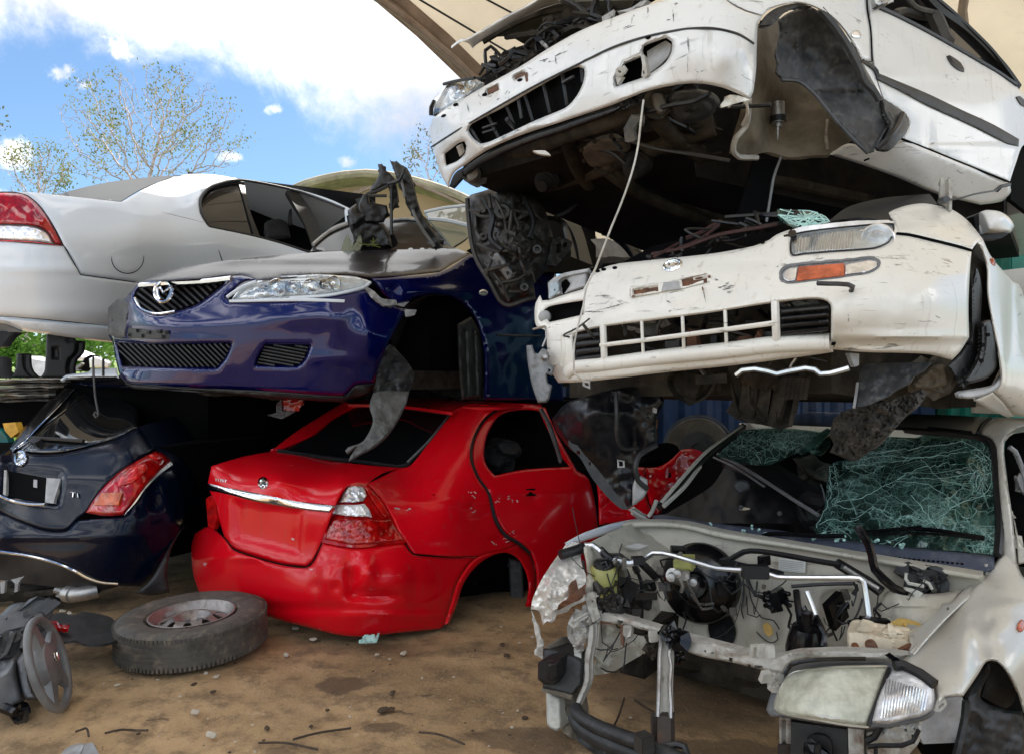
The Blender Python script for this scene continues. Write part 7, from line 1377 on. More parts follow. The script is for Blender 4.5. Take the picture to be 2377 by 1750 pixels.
    part('wiper', MT['blackgl'], [tube('L:340 1062, 420 1035, 600 1040, 760 1050, 950 1048', .011, CD, off=-.05), tube('L:1050 1030, 1390 1000, 1600 1010, 1760 1035, 1945 1065', .010, Dep(GD, -.02)), tube('L:1400 1000, 1500 992', .012, Dep(GD, -.03)), tube('L:1150 1050, 1400 1030, 1700 1045, 1940 1075', .006, Dep(GD, -.02))], r)
    part('washer_hose', MT['blackgl'], tube('L:1040 985 3.0, 1075 1040 2.98, 1120 1110 2.93, 1145 1190 2.9, 1165 1290 2.86, 1220 1350 2.82, 1300 1420 2.78, 1400 1470 2.75', .017, n=8), r)
    gb = []
    for _ in range(26):
        x = R.choice((R.uniform(-100, 400), R.uniform(720, 1000), R.uniform(1050, 1400))); y = 985+x*.085+R.gauss(0, 14)
        q = parse('L:%.1f %.1f' % (x, y))[0]; c = UA([[q[0], q[1]]], CD([[q[0], q[1]]])-.012)[0]; gb.append(box(tuple(c), R.uniform(.01, .03), .01, R.uniform(.004, .012), R.random()*3, R.random(), R.random()))
    part('glass_crumb', MT['crack'], gb, r)
    # engine bay
    BD_ = Dep('N:-940 20 3.66, -400 60 3.5, 0 140 3.36, 600 240 3.15, 1200 340 2.95, 1800 430 2.78, 1200 800 2.95, 0 930 3.25, -600 800 3.4, 600 930 3.05, -940 400 3.6')
    hole = 'M:1395 700, 1420 655, 1470 640, 1530 660, 1570 730, 1588 800, 1570 870, 1500 900, 1430 880, 1398 800'
    part('firewall', MT['bay'], panel('N:-760 55!, -500 40, 0 120, 600 220, 1200 320, 1830 410!, 1760 560, 1400 1000!, 600 990!, 0 960!, -500 880!, -700 760!, -800 400!', BD_, [hole], t=.01, hroll=(5, .03), step=9, rough=[(.008, 60, 1)],
         dents='M:1700 720 130 120 -.05, M:1830 700 70 90 .03, N:820 620 120 110 .03, N:850 600 90 80 -.015, M:1640 560 20 160 .02, M:1200 560 80 60 -.04, N:60 400 300 16 -.015, N:500 300 300 14 -.02', recess=[('N:690 560!, 760 510, 960 510!, 960 760!, 700 800!', .02, 4)]), r)
    part('bulkhead_ledge', MT['bay'], panel('N:-820 70!, -640 30, -300 36, 0 100, 600 200, 1200 300, 1820 400!, 1800 440, 1200 345, 600 240, 0 150, -300 80, -600 75, -800 120!', Dep(BD_, -.06), t=.06, ext=(.5, .8, 0), roll=(5, .02), step=7), r)
    part('tunnel_pipe', MT['greyd'], [lathe([(.10, -.1), (.10, .0), (.105, .0), (.105, .05), (.09, .06), (.001, .06)], frame(at('M:1480 850 3.5'), (-.2, -.7, .5)), 20), panel('M:1380 640!, 1600 640!, 1600 910!, 1380 910!', 'M:1380 640 3.75', t=.02)], r)
    part('stain_patch', MT['putty'], panel('M:1775 750, 1800 730, 1840 770, 1845 810, 1815 835, 1785 800', Dep(BD_, -.062), t=.004, step=4), r)
    part('ink_line', MT['ink'], [tube('M:1640 430, 1640 560, 1625 640, 1650 720, 1700 760, 1760 830, 1830 875, 1880 850, 1870 800', .003, Dep(BD_, -.03)), tube('M:1670 430, 1690 560, 1730 650, 1770 700, 1850 720, 1890 780', .003, Dep(BD_, -.03))], r)
    lab = part('printed_label', MT['paper'], panel('N:392 282!, 580 305!, 576 388!, 390 372!', BD_, t=.003, off=-.02, step=6), r)
    part('print_line', MT['fablight'], [tube('N:%d %d!, %d %d' % (402, 298+i*13, 565, 316+i*13), .0012, BD_, off=-.022, n=4) for i in range(6)], lab)
    # brake servo
    c = at('M:1310 470 3.22'); Mx = frame(c, (-.45, -.8, .12))
    part('brake_servo', MT['blackgl'], lathe([(.001, .04), (.05, .04), (.06, .02), (.13, .0), (.165, -.03), (.178, -.06), (.178, -.08), (.16, -.12), (.1, -.15)], Mx, 44), r)
    part('master_cylinder', MT['steel'], [tube('M:1290 480 3.12, 1230 440 3.04, 1140 400 2.96', .028, n=12), box(tuple(at('M:1190 400 2.98')), .07, .05, .035, .3)]+[lathe([(.016, -.03), (.016, .02), (.001, .022)], frame(at(s), (-.3, -1, .1)), 12) for s in ('M:1135 415 2.92', 'M:1180 390 2.94', 'M:1235 410 2.98', 'M:1290 450 3.02')], r)
    part('fluid_reservoir', MT['tankg'], [panel('M:1148 300!, 1160 280, 1280 285!, 1285 375!, 1150 370!', 'M:1148 300 3.02', t=.07, ext=(.4, .9, 0), roll=(4, .015), step=4)], r)
    part('brake_pipe', MT['steel'], [tube('M:1240 440 2.98, 1280 520 3.0, 1330 610 3.05, 1350 640 3.06, 1420 630 3.1', .0055), tube('M:1280 540 3.02, 1330 605 3.05, 1430 600 3.1', .0055), tube('M:1200 430 2.96, 1215 480 2.96, 1205 520 2.97', .008)], r)
    AP = .0105
    part('coolant_pipe', MT['pipe'], [tube('M:930 305 3.1, 970 275 3.08, 1010 248 3.06, 1080 250 3.04, 1160 268 3.0, 1240 292 2.96, 1350 325 2.92, 1460 355 2.88, 1680 370 2.82, 1760 378 2.8', AP, n=8), tube('N:260 378 2.8, 300 388 2.79, 380 415 2.78, 600 420 2.74, 900 420 2.69, 955 424 2.68, 985 450 2.67, 1000 540 2.66, 1020 690 2.64', AP, n=8), tube('N:585 515 2.9, 620 600 2.88, 650 680 2.86', .010, n=8), tube('M:530 197 3.05, 590 195 3.04, 635 225 3.02, 655 245 3.0', .014, n=8), tube('M:715 295 3.0, 770 305 3.0, 840 320 3.0, 930 300 3.0', .016, n=8)], r)
    part('pipe_clamp', MT['black'], [box(tuple(at('M:1720 378 2.79')), .10, .04, .05, -.1), box(tuple(at('M:905 300 3.0')), .05, .04, .03, .2)], r)
    part('rubber_hose', MT['black'], [tube('M:362 262 3.0, 440 240 3.02, 525 210 3.05', .021, n=10), tube('M:640 225 3.02, 680 265 3.0, 720 295 3.0', .017, n=8), tube('M:930 320 3.0, 980 370 3.02, 1030 420 3.05', .017, n=8), tube('N:800 320 2.95, 900 380 2.9, 1000 440 2.86, 1110 520 2.82', .022, n=8), tube('N:0 300 3.2, 60 290 3.18, 150 240 3.15, 250 235 3.1, 420 260 3.05, 640 300 2.98, 820 330 2.92', .013), tube('N:-330 220 3.35, -200 300 3.3, 0 310 3.2, 180 350 3.1, 300 370 3.05, 420 400 3.0', .016)], r)
    part('hose_shine', MT['steel'], tube('N:850 350 2.9, 960 420 2.85, 1090 500 2.8', .010), r)
    wires = []
    for s in ('M:640 330 3.0, 700 260 3.0, 780 260 3.0, 860 320 3.0, 920 430 3.02, 930 560 3.05, 930 720 3.08', 'M:600 340 2.98, 620 300 3.0, 700 290 2.98', 'M:830 480 3.0, 880 500 3.0, 960 515 3.02, 1000 545 3.04', 'M:1220 660 3.1, 1240 720 3.1, 1215 790 3.1', 'N:220 540 3.1, 330 560 3.1', 'N:180 430 3.2, 230 540 3.2, 300 580 3.15', 'N:430 580 3.1, 520 590 3.05', 'N:440 600 3.1, 480 680 3.1, 460 760 3.1, 500 800 3.05', 'N:840 610 2.9, 780 700 2.9, 765 780 2.9, 800 860 2.9', 'N:930 470 2.85, 940 500 2.85, 910 540 2.85', 'N:1100 600 2.7, 1060 640 2.7, 1100 690 2.7', 'N:480 480 3.05, 700 465 3.0, 920 460 2.9', 'M:520 300 2.95, 530 380 2.95, 550 480 2.95, 540 560 2.95', 'M:680 450 2.95, 760 560 2.95, 800 640 2.95', 'M:1500 460 3.1, 1560 480 3.1, 1600 440 3.1', 'N:280 330 3.1, 290 300 3.1', 'M:1080 360 3.1, 1060 300 3.1, 1140 290 3.05', 'M:1040 420 3.1, 1100 400 3.05, 1080 340 3.05'):
        wires.append(tube(s, R.choice((.004, .006, .008)), n=5))
    part('wiring', MT['black'], wires, r)
    part('connector', MT['blackgl'], [box(tuple(at(s)), a, .03, b, R.gauss(0, .4), 0, R.gauss(0, .4)) for s, a, b in (('N:380 560 3.05', .08, .06), ('N:360 590 3.03', .05, .08), ('M:1560 490 3.1', .10, .05), ('M:1510 510 3.08', .06, .05), ('N:290 300 3.1', .05, .04), ('M:780 420 3.0', .08, .05), ('M:830 520 3.0', .06, .1), ('M:960 545 3.0', .09, .03), ('M:800 600 3.0', .07, .14), ('M:770 480 3.02', .06, .10), ('N:1060 730 2.6, ', .10, .03), ('N:940 740 2.62', .06, .03), ('M:1180 240 3.15', .06, .05), ('N:790 650 2.92', .10, .12))], r)
    lo = []; br_ = []
    for x0, x1, y0, y1, d0, n in ((560, 900, 280, 640, 2.98, 20), (640, 1000, 700, 900, 2.98, 8), (1060, 1250, 240, 560, 3.02, 9), (1480, 1800, 380, 700, 3.08, 12), (2400, 2780, 560, 900, 2.82, 10), (2120, 2400, 500, 860, 2.92, 8), (2760, 3000, 380, 520, 2.78, 8)):
        for _ in range(n):
            q = parse('M:%.1f %.1f' % (R.uniform(x0, x1), R.uniform(y0, y1)))[0]; c = U(q[0], q[1], d0+R.uniform(-.05, .06))
            if R.random() < .62:
                e = c+Vector((R.gauss(0, .10), R.gauss(0, .03), R.gauss(0, .07))); m = (c+e)/2+Vector((R.gauss(0, .02), -.02, -R.uniform(.015, .07))); lo.append(bez([c, c*.7+m*.3+Vector((0, 0, -.012)), m, e*.7+m*.3+Vector((0, 0, -.012)), e], R.choice((.0018, .0025, .003, .0045)), 5))
            else: br_.append(box(tuple(c), R.uniform(.012, .05), R.uniform(.01, .03), R.uniform(.01, .05), R.gauss(-.6, .4), R.gauss(0, .4), R.gauss(0, .4)))
    part('loom', MT['black'], lo[:80], r); part('bracket', MT['gearc'], br_[:90], r)
    fz = []
    for i in range(9):
        a = R.uniform(0, 6.28); q = at('N:380 570 3.03'); fz.append(lathe([(.010, -.02), (.010, .015), (.006, .02), (.001, .02)], frame(q+Vector((math.cos(a)*.05, -.01, math.sin(a)*.04)), (R.gauss(0, .3), -1, R.gauss(0, .3))), 8))
    part('plug', MT['blackgl'], fz, r)
    part('relay_plate', MT['blackgl'], [panel('N:742 598!, 890 605!, 885 640!, 845 640!, 830 720!, 738 715!', 'N:742 598 2.9', t=.03, roll=(3, .01), step=4), tube('N:880 590 2.86, 840 640 2.86, 790 700 2.86, 770 770 2.86', .005)], r)
    part('steering_rack_boot', MT['blackgl'], [lathe([(.001, .10), (.02, .10), (.022, .05), (.055, .04), (.07, .0), (.08, -.05), (.078, -.1)], frame(at('N:590 830 2.85'), (-.05, -.15, 1)), 24), tube('N:515 510 2.95, 530 640 2.9, 555 800 2.85', .014), tube('N:650 690 2.86, 690 770 2.82, 715 810 2.8, 705 900 2.78', .012), tube('N:560 620 2.9, 600 700 2.88, 660 770 2.84', .012)], r)
    part('canister', MT['tankg'], [lathe([(.001, .05), (.045, .05), (.055, .04), (.06, -.06), (.05, -.08), (.001, -.08)], frame(at('M:665 420 2.98'), (0, -.1, 1)), 20)], r)
    part('canister_cap', MT['black'], [lathe([(.001, .02), (.04, .02), (.044, -.01), (.001, -.01)], frame(at('M:665 345 2.97'), (0, -.1, 1)), 18), tube('M:640 330 2.94, 680 310 2.94, 700 350 2.92, 660 365 2.9', .006)], r)
    WD = Dep('M:520 180 3.0, 900 60 3.55, 1080 350 3.3, 600 620 2.95, 940 720 3.15, 1050 640 3.25')
    part('inner_wing_panel', MT['bay'], panel('M:540 200!, 700 110, 900 40, 1120 110!, 1100 300, 1040 480, 1060 660!, 960 740, 720 660, 600 650!, 540 500, 560 350', WD, t=.012, step=7, rough=[(.05, 50, 1)], dents='M:880 460 70 70 -.08, 700 320 60 120 .05, 900 200 80 16 -.05'), r)
    part('inner_wing_slot', MT['paper'], panel('M:815 200!, 900 182, 975 195!, 900 218', Dep(WD, -.05), t=.01, step=3), r)
    part('lower_side_panel', MT['bay'], panel('M:640 740!, 800 790, 960 830, 1060 800!, 1240 880, 1220 1000, 1000 940, 840 1010!, 720 1080, 600 1100!', 'M:640 740 3.05, 1060 800 3.15, 600 1100 3.0, 1240 880 3.3', t=.02, step=8, rough=[(.05, 40, 1)]), r)
    part('battery_tray', MT['alu'], [panel('M:620 540!, 700 490, 760 560!, 800 650, 720 660, 640 620', 'M:620 540 2.92', t=.05, rough=[(.04, 20, 1)], step=4), panel('M:860 640!, 930 640!, 925 690!, 865 690!', 'M:860 640 3.0', t=.02), panel('M:850 560!, 900 500, 960 460, 1000 500, 960 600, 900 640!', 'M:850 560 3.1', t=.05, rough=[(.03, 20, 1)], step=4)], r)
    # crumpled left wing
    CW = Dep('M:400 190 3.15, 520 190 3.1, 160 640 2.9, 240 750 2.88, 520 600 2.85, 330 450 2.82')
    part('crumpled_wing', MT['crumple'], panel('M:400 190!, 440 170, 520 182!, 505 300, 545 420, 525 500, 540 580!, 440 625, 410 660, 335 678!, 325 715, 300 735, 270 720, 242 752!, 212 650, 156 642!, 172 560, 240 420, 330 285', CW, t=.006, rough=[(.07, 66, 2), (.022, 26, 2)], step=3.5, seed=4), r)
    part('wing_rust', MT['rust'], [panel('M:420 480!, 470 430, 490 500, 530 470, 520 560, 440 600!, 340 650, 350 610, 420 560', Dep(CW, -.05), t=.004, rough=[(.022, 26, 2)], step=4)], r)
    part('hanging_strip', MT['bar'], [panel('M:158 645!, 185 700, 212 790, 235 860, 240 930, 235 985!, 195 960, 200 880, 182 790, 172 700', 'M:158 645 2.88, 235 985 2.8', t=.01, rough=[(.02, 20, 1)], step=4)], r)
    part('wing_rail', MT['silver'], panel('K:408 1392!, 560 1310, 800 1230, 1000 1188, 1105 1178!, 1050 1240, 900 1275, 700 1335, 560 1380, 450 1420!', 'K:408 1392 3.12, 1105 1178 3.7, 700 1300 3.4', t=.012, roll=(5, .02), step=5), r)
    part('rail_tip', MT['bar'], [panel('K:945 1110!, 985 1095!, 1100 1165, 1130 1190!, 1105 1215!, 1040 1180', 'K:945 1110 3.6', t=.03, roll=(4, .02), step=4), tube('K:1120 1170 3.6, 1150 1130 3.6, 1190 1030 3.62', .010)], r)
    # radiator support
    TB = Dep('M:600 690 2.95, 1100 800 2.74, 1560 940 2.5, 1850 990 2.38, N:800 940 2.3, 1250 960 2.26, 420 1080 2.36')
    holes = ['M:1365 925, 1380 925, 1380 942, 1365 942', 'M:1415 938, 1432 938, 1430 958, 1416 955', 'M:1540 975, 1565 980, 1562 1010, 1540 1005', 'M:1670 1020, 1690 1025, 1690 1045, 1672 1042', 'M:1720 1030!, 1775 1035!, 1775 1055!, 1720 1050!', 'M:760 715!, 800 722!, 800 750!, 770 745!']
    part('radiator_support', MT['bar'], panel('M:560 600!, 620 640!, 800 690, 1050 766, 1130 796, 1350 852, 1560 906, 1700 940, 1850 966, 2000 936, 2103 930, N:800 922, 1180 940, 1290 955!, 1180 992, 900 985, 600 985, 480 1012, 422 1085!, M:1780 1064, 1560 1012, 1350 972, 1230 930, 1130 905!, 1060 820, 900 775, 800 748, 640 742!, 560 748!, 575 680', TB, holes, t=.05, ext=(.55, .83, -.1), roll=(5, .02), step=5, rough=[(.006, 20, 1)], dents='M:1700 950 500 8 -.02, 1300 870 300 8 -.015'), r)
    part('support_bits', MT['bar'], [box(tuple(at(s)), .03, .02, .04, .3, R.gauss(0, .2)) for s in ('M:1770 930 2.36', 'M:1820 932 2.35', 'M:1720 930 2.4', 'M:830 790 2.85', 'M:1010 830 2.74', 'M:1790 1110 2.36')]+[panel('M:810 750!, 860 760!, 850 830!, 825 840!', TB, t=.02), panel('M:980 780!, 1030 800, 1025 860!, 990 850!', TB, t=.03, off=-.02, roll=(3, .02)), panel('M:1790 1060!, 1900 1075!, 1880 1180!, 1840 1190!, 1800 1120!', Dep(TB, .02), t=.02, rough=[(.02, 14, 1)])], r)
    part('rust_run', MT['rust'], [panel('M:780 750!, 810 755!, 800 900!, 785 880!', Dep(TB, .01), t=.01), panel('M:640 720!, 720 735!, 710 745!, 640 742!', Dep(TB, -.004), t=.004)], r)
    part('side_strut', MT['bar'], [panel('M:560 748!, 600 742!, 598 850, 572 1000, 566 1150, 530 1240, 480 1345!, 455 1345!, 480 1260, 520 1150, 528 1000, 545 880', 'M:560 748 2.9, 470 1340 2.78', t=.035, ext=(.5, .8, 0), roll=(3, .015), step=4), panel('M:470 960!, 540 960!, 530 1150!, 500 1160!, 462 1140!', 'M:470 960 2.92', t=.03, roll=(4, .02), step=4)], r)
    part('headlamp_mount', MT['bar'], [panel('M:440 680!, 560 620!, 580 740!, 560 760, 560 790!, 500 960!, 460 900, 430 800', 'M:440 680 2.9, 500 960 2.85', ['M:538 760, 555 756, 558 775, 540 778', 'M:520 900!, 530 895!, 528 915!'], t=.03, rough=[(.05, 20, 1)], roll=(4, .02), step=4), panel('M:530 540!, 590 520, 625 640, 640 700, 590 730!, 560 650', 'M:530 540 2.9', ['M:580 580, 592 578, 592 592, 580 592'], t=.03, rough=[(.02, 20, 1)], step=4), panel('M:420 720!, 560 650!, 570 670!, 430 760!', 'M:420 720 2.86', t=.02, roll=(3, .02), step=4)], r)
    part('latch_post', MT['bar'], [panel('M:1062 810!, 1130 790!, 1136 1000, 1128 1200, 1132 1390!, 1042 1390!, 1045 1200, 1050 950', 'M:1062 810 2.68, 1132 1390 2.52', t=.03, ext=(.5, .8, 0), step=5, recess=[('M:1078 850!, 1112 850!, 1112 1380!, 1068 1380!', .012, 2)])], r)
    part('post_edge', MT['steel'], [tube('M:1068 830 2.665, 1055 960 2.62, 1052 1100 2.58, 1048 1250 2.53, 1042 1390 2.5', .007), tube('M:1128 900 2.64, 1120 960 2.62, 1135 1040 2.6, 1124 1160 2.56, 1132 1300 2.52, 1132 1400 2.5', .007)], r)
    part('post_foot', MT['rust2'], [panel('M:1042 1388!, 1132 1388!, 1135 1760!, 1040 1760!', 'M:1042 1388 2.5, 1040 1760 2.4, 1132 1388 2.5', t=.04, ext=(.5, .8, 0)), panel('M:1005 1390!, 1040 1385!, 1040 1600!, 1005 1600!', 'M:1005 1390 2.53', t=.03)], r)
    part('bonnet_latch', MT['blackgl'], [panel('M:1070 800!, 1100 765, 1135 790!, 1200 830, 1195 880!, 1150 850, 1100 840!', 'M:1070 800 2.62', t=.04, rough=[(.02, 12, 1)], step=3), panel('M:1150 900!, 1230 910!, 1225 990!, 1160 1000!', 'M:1150 900 2.75', t=.05, rough=[(.02, 14, 1)], step=4)], r)
    part('latch_post_side', MT['under'], panel('M:985 850!, 1045 840!, 1050 970!, 1000 1000!, 975 940', 'M:985 850 2.78', t=.04, rough=[(.02, 14, 1)], step=4), r)
    part('lower_crossmember', MT['greyd'], [tube('M:470 1330 2.78, 480 1370 2.75, 520 1405 2.72, 600 1450 2.68, 800 1530 2.58, 1000 1600 2.48, 1150 1670 2.4, 1300 1740 2.34', .026, n=10), tube('M:470 1390 2.78, 500 1450 2.74, 600 1520 2.7, 800 1610 2.6, 1000 1690 2.5', .034, n=10), tube('M:960 1600 2.46, 1100 1590 2.45, 1180 1585 2.44, 1230 1600 2.42, 1250 1660 2.4', .012), panel('M:470 1430!, 600 1500, 900 1610!, 1000 1720!, 700 1700, 480 1560!', 'M:470 1430 2.82, 1000 1720 2.5, 480 1560 2.8', t=.04, rough=[(.02, 30, 1)])], r)
    part('crossmember_clip', MT['alu'], [box(tuple(at('M:945 1570 2.44')), .05, .05, .06, .5), tube('M:925 1600 2.46, 990 1625 2.42', .022, n=10)], r)
    part('bumper_block', MT['greyd'], [panel('M:240 920!, 300 915, 455 965!, 515 1005, 510 1165!, 440 1250!, 330 1215, 240 1190!', 'M:240 920 2.9, 510 1165 2.8, 440 1250 2.8', t=.1, ext=(.5, .8, 0), roll=(5, .02), step=5)], r)
    part('fog_lamp', MT['black'], [panel('M:205 1015!, 240 990, 300 985!, 345 1000!, 352 1120!, 320 1170, 250 1165!, 205 1130!', 'M:205 1010 2.82, 345 1000 2.77, 350 1120 2.77, 205 1130 2.82', t=.1, ext=(.5, .8, 0), roll=(4, .02), step=4), panel('M:270 1020!, 345 1010!, 348 1110!, 300 1150!, 262 1120!', 'M:270 1020 2.75, 345 1010 2.73, 300 1150 2.75', t=.03, ext=(.5, .8, 0), roll=(4, .015), step=4)], r)
    part('bumper_block_rail', MT['wheelhouse'], [panel('M:265 912!, 400 830, 460 850, 460 960!, 380 945', 'M:265 912 2.9, 460 850 3.0', t=.02, step=5), tube('M:240 1200 2.88, 330 1222 2.84, 445 1255 2.8', .010)], r)
    part('washer_tank', MT['tankw'], panel('M:262 1205!, 368 1255!, 372 1470, 340 1490, 285 1465!, 270 1440', 'M:262 1205 2.9, 372 1470 2.8', t=.07, ext=(.5, .8, 0), roll=(6, .02), step=5), r)
    part('chassis_leg', MT['wheelhouse'], panel('M:372 1260!, 455 1250!, 480 1400, 470 1560!, 380 1500!', 'M:372 1260 2.9, 470 1560 2.84', t=.1, ext=(.5, .8, 0), rough=[(.02, 40, 1)]), r)
    # right suspension tower and coolant bottle
    SD = Dep('N:1120 560 2.82, 1500 540 2.76, 1300 800 2.66, 1100 770 2.8, 1500 660 2.66, 1300 600 2.7')
    part('strut_tower', MT['bay'], panel('N:1115 560!, 1150 515, 1220 505, 1320 530, 1500 530, 1680 500!, 1600 610, 1500 690, 1400 770, 1310 830!, 1100 800!, 1100 680', SD, t=.02, roll=(8, .03), step=6, dents='N:1300 640 300 8 .02, 1200 600 40 100 -.02', rough=[(.004, 30, 1)]), r)
    part('tower_top', MT['greyd'], [panel('N:1280 400!, 1380 380, 1500 400, 1520 460, 1440 500, 1300 490', 'N:1280 400 2.85, 1520 460 2.8', t=.05, rough=[(.05, 16, 1)], step=4)]+[box(tuple(at('N:%d %d 2.78' % (R.uniform(1290, 1500), R.uniform(395, 490)))), R.uniform(.02, .05), .03, R.uniform(.01, .04), R.random()*3, R.random()) for _ in range(14)], r)
    part('tower_clip', MT['tankw'], [tube('N:1285 390 2.78, 1280 430 2.78, 1300 460 2.76, 1350 470 2.75, 1400 480 2.75', .007), tube('N:1400 440 2.76, 1440 460 2.75, 1460 500 2.75', .006), panel('N:1270 490!, 1330 500, 1400 530, 1370 560, 1380 600!, 1340 590, 1340 540, 1280 510', 'N:1270 490 2.72', t=.012, step=3)], r)
    cb = part('coolant_bottle', MT['tank'], panel('N:868 800!, 920 788, 1060 818, 1160 832, 1290 852!, 1325 920, 1310 945!, 1100 940, 872 935!', 'N:868 800 2.52, 1290 852 2.42, 872 935 2.5, 1310 945 2.42', t=.1, ext=(.5, .8, .1), roll=(5, .02), step=5, dents='N:1040 860 10 60 -.01, 1190 870 10 50 -.01'), r)
    part('bottle_top', MT['tank'], [panel('N:930 775!, 960 752, 1000 760, 1055 785, 1050 812, 940 802', 'N:930 775 2.5', t=.08, ext=(.5, .8, 0), roll=(4, .02), step=4), panel('N:1155 800!, 1200 795, 1222 808, 1218 850!, 1158 845!', 'N:1155 800 2.44', t=.05, roll=(3, .01), step=4)], cb)
    part('bottle_bracket', MT['putty'], [panel('N:1175 760!, 1260 715, 1380 740!, 1400 760, 1280 745, 1200 785!', 'N:1175 760 2.55', t=.02, step=4), panel('N:1270 740!, 1285 735!, 1290 760!, 1275 765!', 'N:1175 760 2.54', t=.02)], cb)
    part('bottle_plug', MT['rust'], [lathe([(.018, -.02), (.018, .01), (.010, .016), (.001, .016)], frame(at('N:1040 900 2.40'), (-.3, -1, 0)), 12), lathe([(.012, -.02), (.012, .01), (.001, .016)], frame(at('N:930 910 2.44'), (-.3, -1, 0)), 12), panel('N:1240 930!, 1300 900, 1330 890!, 1320 940!', 'N:1240 930 2.38', t=.02)], cb)
    # headlight
    HD = Dep('N:360 1330 2.34, 520 1060 2.38, 1010 1455 2.13, 1160 1040 2.24, 700 1250 2.18, 450 1200 2.30')
    ho = 'N:358 1330!, 372 1270, 400 1190, 450 1108, 500 1072, 600 1058, 800 1046, 1162 1042!, 1100 1222, 1060 1330, 1012 1456!, 850 1438, 700 1412, 450 1372, 385 1355'
    hl = part('headlight', MT['midgrey'], panel('N:305 1340!, 330 1250, 380 1140, 440 1060, 500 1025, 700 1010, 1100 1005, 1250 1020!, 1420 1100, 1492 1180!, 1490 1290, 1475 1370, 1400 1420, 1200 1460, 1010 1478!, 700 1440, 450 1400, 340 1390', Dep(HD, .05), t=.09, ext=(.55, .83, 0), roll=(6, .03), step=7), r)
    part('headlight_bowl', MT['satin2'], panel(ho, Dep(HD, .035), t=.006, roll=(22, -.03), step=7, dents='N:760 1260 180 140 .05'), hl)
    part('yellowed_lens', MT['lensold'], panel(ho, HD, t=.004, roll=(9, .025), step=8), hl)
    part('lens_scuff', MT['paper'], [tube('N:%d %d, %d %d' % e, .003, HD, off=-.003, n=4) for e in ((650, 1375, 700, 1390), (700, 1382, 760, 1400), (760, 1400, 820, 1395), (690, 1395, 720, 1380))], hl)
    CDp = Dep('N:1165 1060 2.23, 1475 1190 2.12, 1460 1350 2.10, 1030 1430 2.12, 1250 1250 2.07')
    part('corner_lens', MT['ribbed'], panel('N:1172 1064!, 1270 1062, 1380 1122, 1474 1186!, 1480 1280, 1462 1345!, 1390 1385, 1300 1405, 1150 1440, 1030 1432!, 1085 1260', CDp, t=.02, roll=(8, .03), step=5, rough=[(.002, 9, 1)]), hl)
    part('lens_flute', MT['clearl'], [tube('N:%d %d, %d %d' % (1150+i*20, 1130+i*6, 1110+i*21, 1400-i*4), .0035, Dep(CDp, -.002), n=5) for i in range(15)], hl)
    part('lens_gap', MT['black'], [tube('N:1165 1050, 1100 1225, 1060 1335, 1018 1455', .006, HD, off=-.004), tube('N:1200 1035 2.2, 1260 1030 2.2, 1380 1090 2.16, 1482 1165 2.12', .016)], hl)
    part('top_bracket', MT['blackgl'], [panel('N:1165 985!, 1200 968, 1250 1000!, 1255 1040!, 1215 1035, 1210 1005', 'N:1165 985 2.22', t=.03, step=3), tube('N:440 1090 2.34, 480 1030 2.33, 540 1008 2.32, 700 990 2.28, 1000 985 2.24', .007)], hl)
    # below the headlight
    part('lamp_leg', MT['bar'], [panel('N:395 1400!, 475 1400!, 485 1590!, 400 1590!', 'N:395 1400 2.34', t=.04, ext=(.5, .8, 0), recess=[('N:420 1410!, 440 1410!, 440 1590!, 420 1590!', .02, 2)], step=4), panel('N:875 1470!, 985 1480!, 985 1800!, 885 1800!', 'N:875 1470 2.22', t=.05, ext=(.5, .8, 0), step=6), panel('N:1000 1490!, 1150 1462, 1390 1400!, 1375 1560, 1300 1660, 1290 1800!, 1000 1800!', 'N:1000 1490 2.22, 1390 1400 2.16, 1290 1800 2.2', ['N:1265 1475, 1285 1470, 1290 1495, 1268 1498', 'N:1330 1468, 1345 1465, 1345 1482, 1332 1484', 'N:1318 1515, 1332 1512, 1332 1540, 1318 1540'], t=.03, ext=(.5, .8, 0), roll=(4, .02), rough=[(.02, 26, 1)], step=5)], r)
    part('lamp_leg_foot', MT['rust2'], panel('N:385 1590!, 485 1590!, 490 1800!, 385 1800!', 'N:385 1590 2.33', t=.05, ext=(.5, .8, 0)), r)
    part('bracket_seam', MT['black'], [tube('N:1000 1560 2.2, 1060 1530 2.2, 1100 1460 2.19', .010), tube('N:1010 1600 2.19, 1100 1590 2.18, 1250 1590 2.16, 1330 1560 2.15, 1370 1480 2.15', .007), tube('N:1070 1600 2.17, 1070 1700 2.17', .006)], r)
    part('lower_box', MT['black'], [panel('N:480 1425!, 870 1480!, 880 1800!, 470 1800!', 'N:480 1425 2.32, 870 1480 2.24, 470 1800 2.3', t=.05, ext=(.5, .8, 0)), panel('N:590 1530!, 640 1500, 720 1510, 770 1560, 790 1800!, 590 1800!', 'N:590 1530 2.26, 770 1560 2.24', t=.05, roll=(5, .03), step=5), panel('N:640 1580!, 690 1575, 690 1700!, 630 1700!', 'N:640 1580 2.2', t=.05, roll=(4, .02))], r)
    # floor closing the car
    part('rear_body', MT['beige'], [prism([(2.3, 3.12), (3.32, 4.75), (3.12, 4.9), (2.28, 3.4)], .08, .66)], r)
    part('body_shell', MT['void'], [prism([(.85, 4.05), (1.95, 3.2), (3.3, 4.9), (2.1, 5.9)], .06, .6)], r)
    part('chassis_rail', MT['under'], [tube('M:1100 960 3.1, 1300 1000 3.3, 1600 980 3.4', .05, n=8), tube('M:1560 1080 2.9, 1700 1120 2.9, 1780 1100 2.9', .04, n=8), box((1.05, 3.25, .1), 1.3, .25, .12, -.7), box((.75, 3.45, .22), .14, .8, .2, -.65)], r)
MT['seatg'] = plain('dusty_cloth', (.10, .105, .085), .9, 0., .3, 8, (.2, .19, .15), .4, .4, 150)
